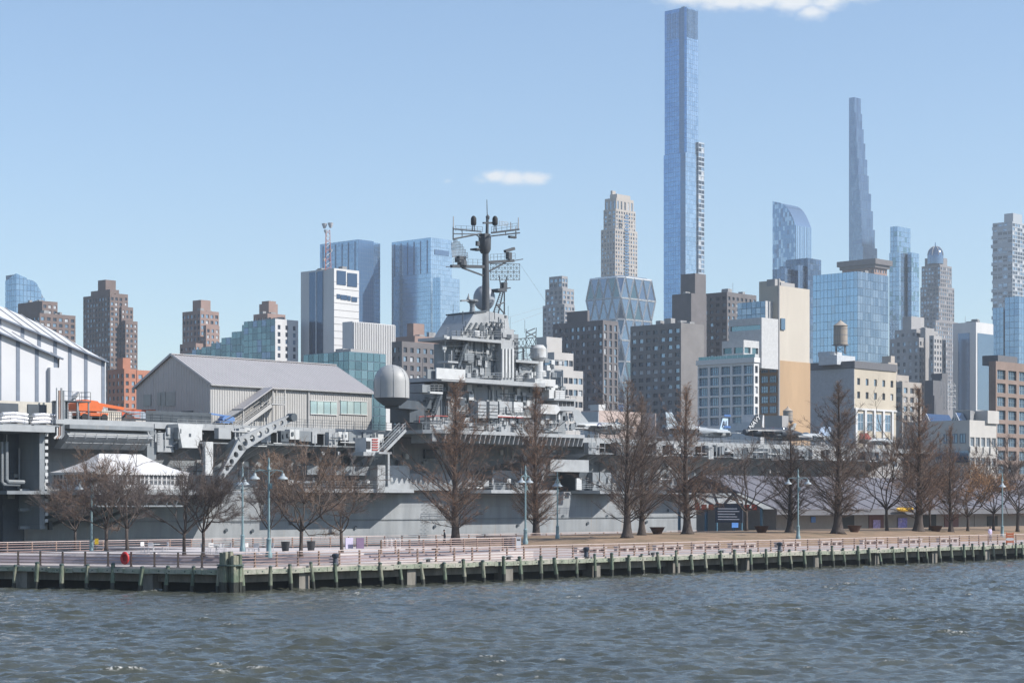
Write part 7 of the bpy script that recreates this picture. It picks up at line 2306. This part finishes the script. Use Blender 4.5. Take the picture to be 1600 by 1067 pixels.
# ================================================================== PEOPLE
def person(P, face, label, jacket, trousers, pose, hair=(.03, .02, .015), hgt=1.76):
    """one continuous skinned body; pose gives the joints in metres, x forward, y left"""
    bm = bmesh.new()
    sk = bm.verts.layers.skin.verify()
    V = {}
    def v(n_, co, r, root=False):
        q = bm.verts.new(co); q[sk].radius = (r, r) if not isinstance(r, tuple) else r
        q[sk].use_root = root
        V[n_] = q
    for n_, co, r in pose:
        v(n_, co, r, n_ == 'pelvis')
    E_ = [('pelvis', 'waist'), ('waist', 'chest'), ('chest', 'neck'), ('neck', 'head'), ('head', 'crown')]
    for s_ in 'lr':
        E_ += [('chest', 'sh' + s_), ('sh' + s_, 'el' + s_), ('el' + s_, 'wr' + s_), ('wr' + s_, 'ha' + s_), ('pelvis', 'hi' + s_), ('hi' + s_, 'kn' + s_), ('kn' + s_, 'an' + s_), ('an' + s_, 'to' + s_)]
    for a, b in E_:
        bm.edges.new((V[a], V[b]))
    for s_ in 'lr':
        w_ = V['wr' + s_].co; h_ = V['ha' + s_].co; d = (h_ - w_).normalized()
        sd_ = d.orthogonal().normalized()
        for k, (off, ln) in enumerate(((-.028, .06), (-.010, .075), (.010, .072), (.028, .058))):
            k1 = bm.verts.new(h_ + sd_ * off + d * .02); k1[sk].radius = (.010, .010)
            k2 = bm.verts.new(h_ + sd_ * off + d * ln * .8 + d.cross(sd_) * .02); k2[sk].radius = (.008, .008)
            bm.edges.new((V['ha' + s_], k1)); bm.edges.new((k1, k2))
        t1 = bm.verts.new(w_ + d * .03 + sd_ * .05); t1[sk].radius = (.011, .011)
        t2 = bm.verts.new(w_ + d * .075 + sd_ * .07); t2[sk].radius = (.009, .009)
        bm.edges.new((V['wr' + s_], t1)); bm.edges.new((t1, t2))
    me = bpy.data.meshes.new('body'); bm.to_mesh(me); bm.free()
    tmp = bpy.data.objects.new('body', me); COL.objects.link(tmp)
    md = tmp.modifiers.new('skin', 'SKIN'); md.use_smooth_shade = True
    ss = tmp.modifiers.new('sub', 'SUBSURF'); ss.levels = 1; ss.render_levels = 1
    dg = bpy.context.evaluated_depsgraph_get()
    m2 = bpy.data.meshes.new_from_object(tmp.evaluated_get(dg))
    bpy.data.objects.remove(tmp)
    e = empty('person', P, label, 'person')
    e.rotation_euler = (0, 0, face)
    b = bpy.data.objects.new('body', m2); COL.objects.link(b); b.parent = e
    jm = mat('cloth_' + label[:12], jacket, .85, var=.15, scale=9); tm = mat('cloth2_' + label[:12], trousers, .85, var=.15, scale=9); sm = mat('skin_tone', (.42, .27, .20), .55, var=.05); bt = mat('shoe', (.03, .03, .035), .6)
    m2.materials.clear()
    for q in (jm, tm, sm, bt): m2.materials.append(q)
    zs = {n_: co for n_, co, r in pose}
    hand = [Vector(zs['hal']), Vector(zs['har']), Vector(zs['wrl']), Vector(zs['wrr'])]
    nz = zs['neck'][2]; hz = zs['pelvis'][2]
    for p in m2.polygons:
        c = p.center
        if c.z > nz + .01: p.material_index = 2
        elif min((c - h).length for h in hand[:2]) < .09: p.material_index = 2
        elif c.z < .10: p.material_index = 3
        elif c.z < hz - .08 and min((c - h).length for h in hand) > .16: p.material_index = 1
        else: p.material_index = 0
    hd = Vector(zs['head']); cr = Vector(zs['crown'])
    hb = MB().sphere(hd + Vector((-.02, 0, .055)), .108, 12, sz=1.0)
    ho = hb.build('hair', mat('hair_' + label[:12], hair, .8), None, smooth='all'); loc = ho.location.copy(); ho.parent = e; ho.location = loc
    fb = MB()
    for yy in (-.034, .034):
        fb.sphere(hd + Vector((.088, yy, .02)), .012, 6, 0)
    fb.box(hd + Vector((.085, -.025, -.058)), Vector((.012, 0, 0)), Vector((0, .05, 0)), Z * .012, 1)
    fo = fb.build('face_features', [M_BLACK, mat('lip', (.3, .12, .1), .5)], None); loc = fo.location.copy(); fo.parent = e; fo.location = loc
    nb2 = MB().lathe(hd + Vector((.085, 0, -.02)), [(.018, 0), (.006, .045)], 6).sphere(hd + Vector((-.005, .1, 0)), .028, 6).sphere(hd + Vector((-.005, -.1, 0)), .028, 6)
    no = nb2.build('nose_and_ears', sm, None, smooth='all'); loc = no.location.copy(); no.parent = e; no.location = loc
    return e
walk = [('pelvis', (0, 0, .95), .15), ('waist', (.01, 0, 1.10), .14), ('chest', (.03, 0, 1.33), .16), ('neck', (.05, 0, 1.51), .06), ('head', (.085, 0, 1.63), .092), ('crown', (.085, 0, 1.71), .075),
        ('shl', (.03, .19, 1.41), .075), ('ell', (.06, .24, 1.14), .055), ('wrl', (.28, .14, 1.16), .035), ('hal', (.34, .11, 1.19), .030), ('shr', (.03, -.19, 1.41), .075), ('elr', (.05, -.24, 1.13), .055), ('wrr', (.27, -.12, 1.14), .035), ('har', (.33, -.08, 1.18), .030),
        ('hil', (.02, .1, .88), .115), ('knl', (.16, .1, .50), .075), ('anl', (.20, .1, .09), .05), ('tol', (.35, .1, .04), .04), ('hir', (-.02, -.1, .88), .115), ('knr', (-.02, -.1, .48), .075), ('anr', (-.26, -.1, .14), .05), ('tor', (-.13, -.1, .045), .04)]
stand = [('pelvis', (0, 0, .95), .15), ('waist', (0, 0, 1.10), .15), ('chest', (.01, 0, 1.33), .17), ('neck', (.02, 0, 1.51), .06), ('head', (.04, 0, 1.63), .092), ('crown', (.04, 0, 1.71), .075),
         ('shl', (.0, .20, 1.41), .08), ('ell', (-.04, .27, 1.13), .06), ('wrl', (.10, .20, .96), .038), ('hal', (.15, .18, .91), .030), ('shr', (.0, -.20, 1.41), .08), ('elr', (-.04, -.27, 1.13), .06), ('wrr', (.10, -.20, .96), .038), ('har', (.15, -.18, .91), .030),
         ('hil', (0, .1, .88), .115), ('knl', (.05, .11, .50), .075), ('anl', (.0, .11, .09), .05), ('tol', (.15, .12, .04), .04), ('hir', (0, -.1, .88), .115), ('knr', (.0, -.1, .48), .075), ('anr', (-.10, -.1, .09), .05), ('tor', (.05, -.11, .04), .04)]
P1 = gp(695, 853, HD)
person(P1, R(186), 'person in dark clothes walking and looking down at a phone', (.015, .018, .025), (.012, .013, .018), walk)
dvec = Vector((math.cos(R(186)), math.sin(R(186)), 0))
ph = MB().box(P1 + dvec * .345 + Vector((.005, 0, 1.20)) + dvec.cross(Z) * .035, -dvec.cross(Z) * .07, dvec * .012, Z * .14).build('phone', M_BLACK)
tag(ph, 'small dark phone held by the walking person', 'phone')
person(gp(1547, 846, HD), R(-60), 'person in a lilac jacket by the railing near the orange barrier', (.52, .46, .62), (.10, .11, .16), stand)

# ================================================================== SMALL THINGS ON THE PIER
M_DKMET = mat('dark_metal', (.03, .032, .036), .5)
M_WFURN = mat('furniture_white', (.62, .60, .60), .5)
def table_set(x, y, z, lab_t, lab_c, k):
    c = gp(x, y, z)
    t = empty('cafe_table', c, lab_t, 'table')
    MB().lathe(c + Z * .70, [(.52, 0), (.52, .04)], 16).build('table_top', M_WFURN, t)
    MB().tube([c + Z * .04, c + Z * .70], .05, 8).build('stem', M_WFURN, t)
    MB().lathe(c, [(.3, 0), (.28, .04)], 12).build('foot', M_WFURN, t)
    for q in range(k):
        an = q * 6.283 / k + .5
        cc = c + Vector((math.cos(an), math.sin(an), 0)) * .95
        d = -Vector((math.cos(an), math.sin(an), 0)); s_ = d.cross(Z)
        e = empty('cafe_chair', cc, lab_c, 'chair', lab_c)
        MB().box(cc - d * .2 - s_ * .21 + Z * .43, d * .42, s_ * .42, Z * .03).build('seat', M_WFURN, e)
        MB().box(cc - d * .22 - s_ * .21 + Z * .55, -d * .03, s_ * .42, Z * .33).build('backrest', M_WFURN, e)
        for a_ in (-.18, .18):
            for b_ in (-.19, .19):
                MB().tube([cc + d * a_ + s_ * b_, cc + d * a_ + s_ * b_ + Z * (.43 if a_ > 0 else .6)], .018, 5).build('leg', M_WFURN, e)
table_set(338, 866, HD + .66, 'white round cafe table between two bare trees on the terrace', 'white cafe chair at the table between two bare trees', 4)
table_set(404, 866, HD + .66, 'white round cafe table beside the tallest lamp post', 'white cafe chair at the table beside the tallest lamp post', 3)
table_set(240, 864, HD + .66, 'white round cafe table in front of the white frame tent', 'white cafe chair at the table in front of the white frame tent', 3)
def tub(x, y, z, r, h, lab, m=None):
    c = gp(x, y, z); e = empty('planter_tub', c, lab, 'planter')
    MB().lathe(c, [(r * .72, 0), (r, h), (r * .88, h), (r * .8, h - .12)], 14).build('tub', m or M_DKMET, e, smooth=True)
    MB().lathe(c + Z * (h - .13), [(r * .84, 0), (r * .3, .1), (.02, .12)], 10).build('soil', mat('soil', (.06, .045, .035), .95), e)
for (x, y, lab) in ((446, 861, 'dark planter tub left of the bare tree by the tallest lamp'), (486, 860, 'dark planter tub right of the bare tree by the tallest lamp'), (640, 871, 'dark tapered litter tub behind the near railing left of the walking person'), (681, 871, 'dark tapered litter tub under the forked russet tree')):
    tub(x, y, HD + (.66 if x < 500 else 0), .38, .8, lab)
for (x, y, lab) in ((1027, 834, 'wide dark bowl planter right of the paired bare trees'), (1190, 832, 'wide dark bowl planter in front of the pavilion wall'), (1335, 831, 'wide dark bowl planter by the dark doorway'), (1462, 831, 'wide dark bowl planter by the second dark doorway')):
    c = lawn_hit(x, y); e = empty('bowl_planter', c, lab, 'planter')
    MB().lathe(c, [(.45, 0), (.85, .75), (.95, .8), (.85, .8), (.8, .7)], 16).build('bowl', mat('corten', (.09, .05, .04), .8), e, smooth=True)
    MB().lathe(c + Z * .68, [(.82, 0), (.02, .08)], 12).build('soil', mat('soil', (.06, .045, .035), .95), e)
for (x, m_, lab) in ((793, M_DKMET, 'black square litter bin beside the grey bin'), (806, mat('bin_grey', (.30, .32, .36), .5), 'grey square litter bin beside the black bin')):
    c = gp(x, 855, HD); e = empty('litter_bin', c, lab, 'bin')
    MB().cbox(c, .75, .75, 1.0, 0).build('body', m_, e)
    MB().cbox(c + Z * 1.003, .82, .82, .08, 0).build('lid', m_, e)
    MB().box(c - N * -.38 - U * .25 + Z * .72, U * .5, N * .02, Z * .16).build('slot', M_BLACK, e)
# red life ring on the west railing
c = gp(194, 889, HD) + Z * .62
c = C0 + E * along(C0 - EI * .1, E, 194) - EI * .02 + Z * (HD + .62)
ring = MB()
n1, n2 = 22, 8
vv = []; ff = []
for i in range(n1):
    a_ = 2 * math.pi * i / n1
    for j in range(n2):
        b_ = 2 * math.pi * j / n2
        rr_ = .28 + .1 * math.cos(b_)
        vv.append(c + E * rr_ * math.cos(a_) + Z * rr_ * math.sin(a_) * 1.25 + EI * .1 * math.sin(b_))
for i in range(n1):
    for j in range(n2):
        ff.append((i * n2 + j, ((i + 1) % n1) * n2 + j, ((i + 1) % n1) * n2 + (j + 1) % n2, i * n2 + (j + 1) % n2))
ring.add(vv, ff)
lr = empty('life_ring', c - Z * .6, 'red life ring in a red case hanging on the west railing', 'life ring')
ring.build('ring', mat('ring_red', (.50, .03, .03), .5), lr, smooth='all')
MB().lathe(c + EI * .06, [(.3, 0), (.3, .04)], 18, axis=EI).build('backing', mat('ring_red2', (.38, .025, .03), .6), lr)
# yellow sign by the lamp
c = gp(148.5, 869, HD); e = empty('yellow_sign', c, 'small yellow sign on a post beside the lamp post', 'sign')
MB().tube([c, c + Z * 1.25], .03, 6).build('post', M_DKMET, e)
MB().box(c + Vector((-.02, -.04, 1.05)), Vector((.32, .03, 0)), Vector((0, .03, 0)), Z * .5).build('plate', mat('sign_yellow', (.62, .42, .02), .5), e)
# bollards and cleats at the pier edge
for (x, lab) in ((524, 'dark mooring bollard on the pier edge left of the white ramp end'), (916, 'dark mooring bollard on the pier edge in front of the lawn'), (1218, 'dark mooring bollard on the pier edge near the pavilion lamp')):
    q = PR(along(PR(0, .1), U, x), .1, HD); e = empty('mooring_bollard', q, lab, 'bollard')
    MB().lathe(q, [(.24, 0), (.2, .1), (.17, .5), (.26, .62), (.27, .8), (.1, .88)], 12).build('post', mat('bollard_navy', (.03, .04, .06), .5), e, smooth=True)
    MB().lathe(q + Z * .002, [(.34, 0), (.34, .05)], 12).build('base_plate', M_DKMET, e)
for (x, lab) in ((669, 'steel mooring cleat on the pier edge below the walking person'), (795, 'steel mooring cleat on the pier edge below the litter bins'), (1020, 'steel mooring cleat on the pier edge below the paired trees'), (1128, 'steel mooring cleat on the pier edge below the notice board')):
    q = PR(along(PR(0, .12), U, x), .12, HD); e = empty('mooring_cleat', q, lab, 'cleat')
    MB().cbox(q, .3, .18, .2).build('stem', M_DKMET, e)
    MB().tube([q - U * .55 + Z * .2, q - U * .2 + Z * .28, q + U * .2 + Z * .28, q + U * .55 + Z * .2], [.05, .08, .08, .05], 7).build('horns', mat('cleat_grey', (.25, .25, .26), .5), e, smooth=True)
# seat walls along the promenade
k = 0
for (a0, b0, where) in [(48, 9.2, 'below the tree between the lamp posts'), (54, 9.4, 'left of the mooring bollard'), (60, 9.6, 'behind the mooring bollard'), (66, 9.6, 'below the paired bare trees'), (72, 9.6, 'right of the paired bare trees'), (80, 9.6, 'below the tree before the loft'), (88, 9.6, 'left of the pavilion lamp post'), (96, 9.6, 'right of the pavilion lamp post'), (104, 9.6, 'below the tall wide tree'), (112, 9.6, 'below the yellow kayak')]:
    q = PR(a0, b0, HD); e = empty('bench', q, 'long pale backless bench with painted shade under the seat ' + where, 'bench')
    MB().box(q + Z * .42, U * 4.2, W * .55, Z * .1).build('seat', mat('bench_pale', (.40, .345, .32), .7), e)
    for f in (0, 1.35, 2.75, 3.9):
        MB().box(q + U * f + W * .05, U * .3, W * .42, Z * .42).build('leg', mat('bench_pale', (.40, .345, .32), .7), e)
    MB().box(q + U * .3 + W * .3, U * 3.6, W * .05, Z * .25).build('under_seat_shade', mat('bench_shade', (.12, .08, .075), .8), e)  # dark panel paints the shadow beneath the seat
# yellow kayak under the pavilion eave
q = Vector((ray(1424) * 290, 290, zat(796, 290))); kd = U
e = empty('kayak', q - Z * .4, 'bright yellow kayak hung up under the pavilion eave', 'kayak')
Q = PR(A0, B0_ - 4.6, 0); tk = along(Q, U, 1414); q = Q + U * tk + Z * zat(796, (Q + U * tk).y)
place(e, q - Z * .4)
mb = MB()
nn_ = 11; ring_ = 10; vv = []; ff = []
for i in range(nn_):
    f = i / (nn_ - 1) * 2 - 1
    r_ = math.sqrt(max(0, 1 - f * f)) ** .9
    for j in range(ring_):
        an = 2 * math.pi * j / ring_
        vv.append(q + kd * f * 2.4 + N * (.42 * r_ + .01) * math.cos(an) + Z * ((.33 * r_ + .01) * math.sin(an) + .16 * f * f))
for i in range(nn_ - 1):
    for j in range(ring_):
        ff.append((i * ring_ + j, i * ring_ + (j + 1) % ring_, (i + 1) * ring_ + (j + 1) % ring_, (i + 1) * ring_ + j))
mb.add(vv, ff); mb.build('hull', mat('kayak_yellow', (.72, .42, .01), .4), e, smooth='all')
MB().lathe(q + Z * .3, [(.34, 0), (.36, .06), (.3, .06), (.28, .0)], 14).build('cockpit_rim', M_DKMET, e)
for f in (-1.2, 1.2):
    MB().tube([q + kd * f + Z * .25, q + kd * f + W * .75 + Z * (ZE - .5 - q.z)], .02, 4).build('sling', M_DKMET, e)
# orange barrier at the right
c = gp(1578, 851, HD); e = empty('traffic_barrier', c, 'orange and white barrier standing on the pier at the right', 'barrier')
dX = Vector((1, 0, 0)); dY = Vector((0, 1, 0))
for k_ in range(4):
    MB().box(c - dX * .42 + Z * (.25 + .28 * k_), dX * .84, dY * .06, Z * .2).build('board', mat('barrier_orange', (.65, .16, .06), .5) if k_ != 1 else M_MARKW, e)
for s_ in (-.4, .34):
    MB().box(c + dX * s_ + dY * .07, dX * .07, dY * .05, Z * 1.4).build('leg', mat('barrier_orange', (.65, .16, .06), .5), e)
    MB().box(c + dX * s_ - dY * .25, dX * .07, dY * .6, Z * .06).build('foot', M_DKMET, e)
# bicycle racks and information panels by the ramp
for i, (x, m_, lab) in enumerate(((546, mat('panel_lilac', (.46, .42, .55), .6), 'pale lilac information panel behind the ramp railing'), (563, mat('panel_plum', (.14, .09, .16), .6), 'dark plum information panel behind the ramp railing'))):
    c = gp(x, 866, HD); e = empty('information_panel', c, lab, 'panel')
    MB().box(c - U * .45 + Z * .25, U * .9, W * .06, Z * 1.25).build('board', m_, e)
    for f in (-.4, .34):
        MB().box(c + U * f + W * .07, U * .06, W * .05, Z * 1.4).build('post', M_DKMET, e)
for i, x in enumerate((606, 612)):
    c = gp(x, 856, HD); e = empty('bicycle_rack', c, ('front' if i else 'rear') + ' pale hoop bicycle rack at the upper end of the ramp', 'rack')
    for k_ in range(3):
        q = c + U * (k_ * .6)
        MB().tube([q, q + Z * .8, q + W * .15 + Z * .95, q + W * .6 + Z * .95, q + W * .75 + Z * .8, q + W * .75], .035, 6).build('hoop', M_WFURN, e, smooth=True)
    MB().bar(c + Z * .03, c + U * 1.3 + Z * .03, .08, .05).build('base_rail', M_WFURN, e)

# ================================================================== HAZE
hz = MB()
hz.box(Vector((-3300, -1400, -4)), Vector((6600, 0, 0)), Vector((0, 4900, 0)), Z * 489)
ho = hz.build('haze', MATS['asphalt'])
mh = bpy.data.materials.new('haze_air'); mh.use_nodes = True
nt = mh.node_tree; nt.nodes.clear()
om = nt.nodes.new('ShaderNodeOutputMaterial'); pv = nt.nodes.new('ShaderNodeVolumePrincipled')
pv.inputs['Color'].default_value = (.80, .90, 1.0, 1)
pv.inputs['Density'].default_value = 0.00014
pv.inputs['Anisotropy'].default_value = 0.1
nt.links.new(pv.outputs[0], om.inputs['Volume'])
ho.data.materials.clear(); ho.data.materials.append(mh)
tag(ho, 'thin pale blue haze over the river and the city', kind='stuff')
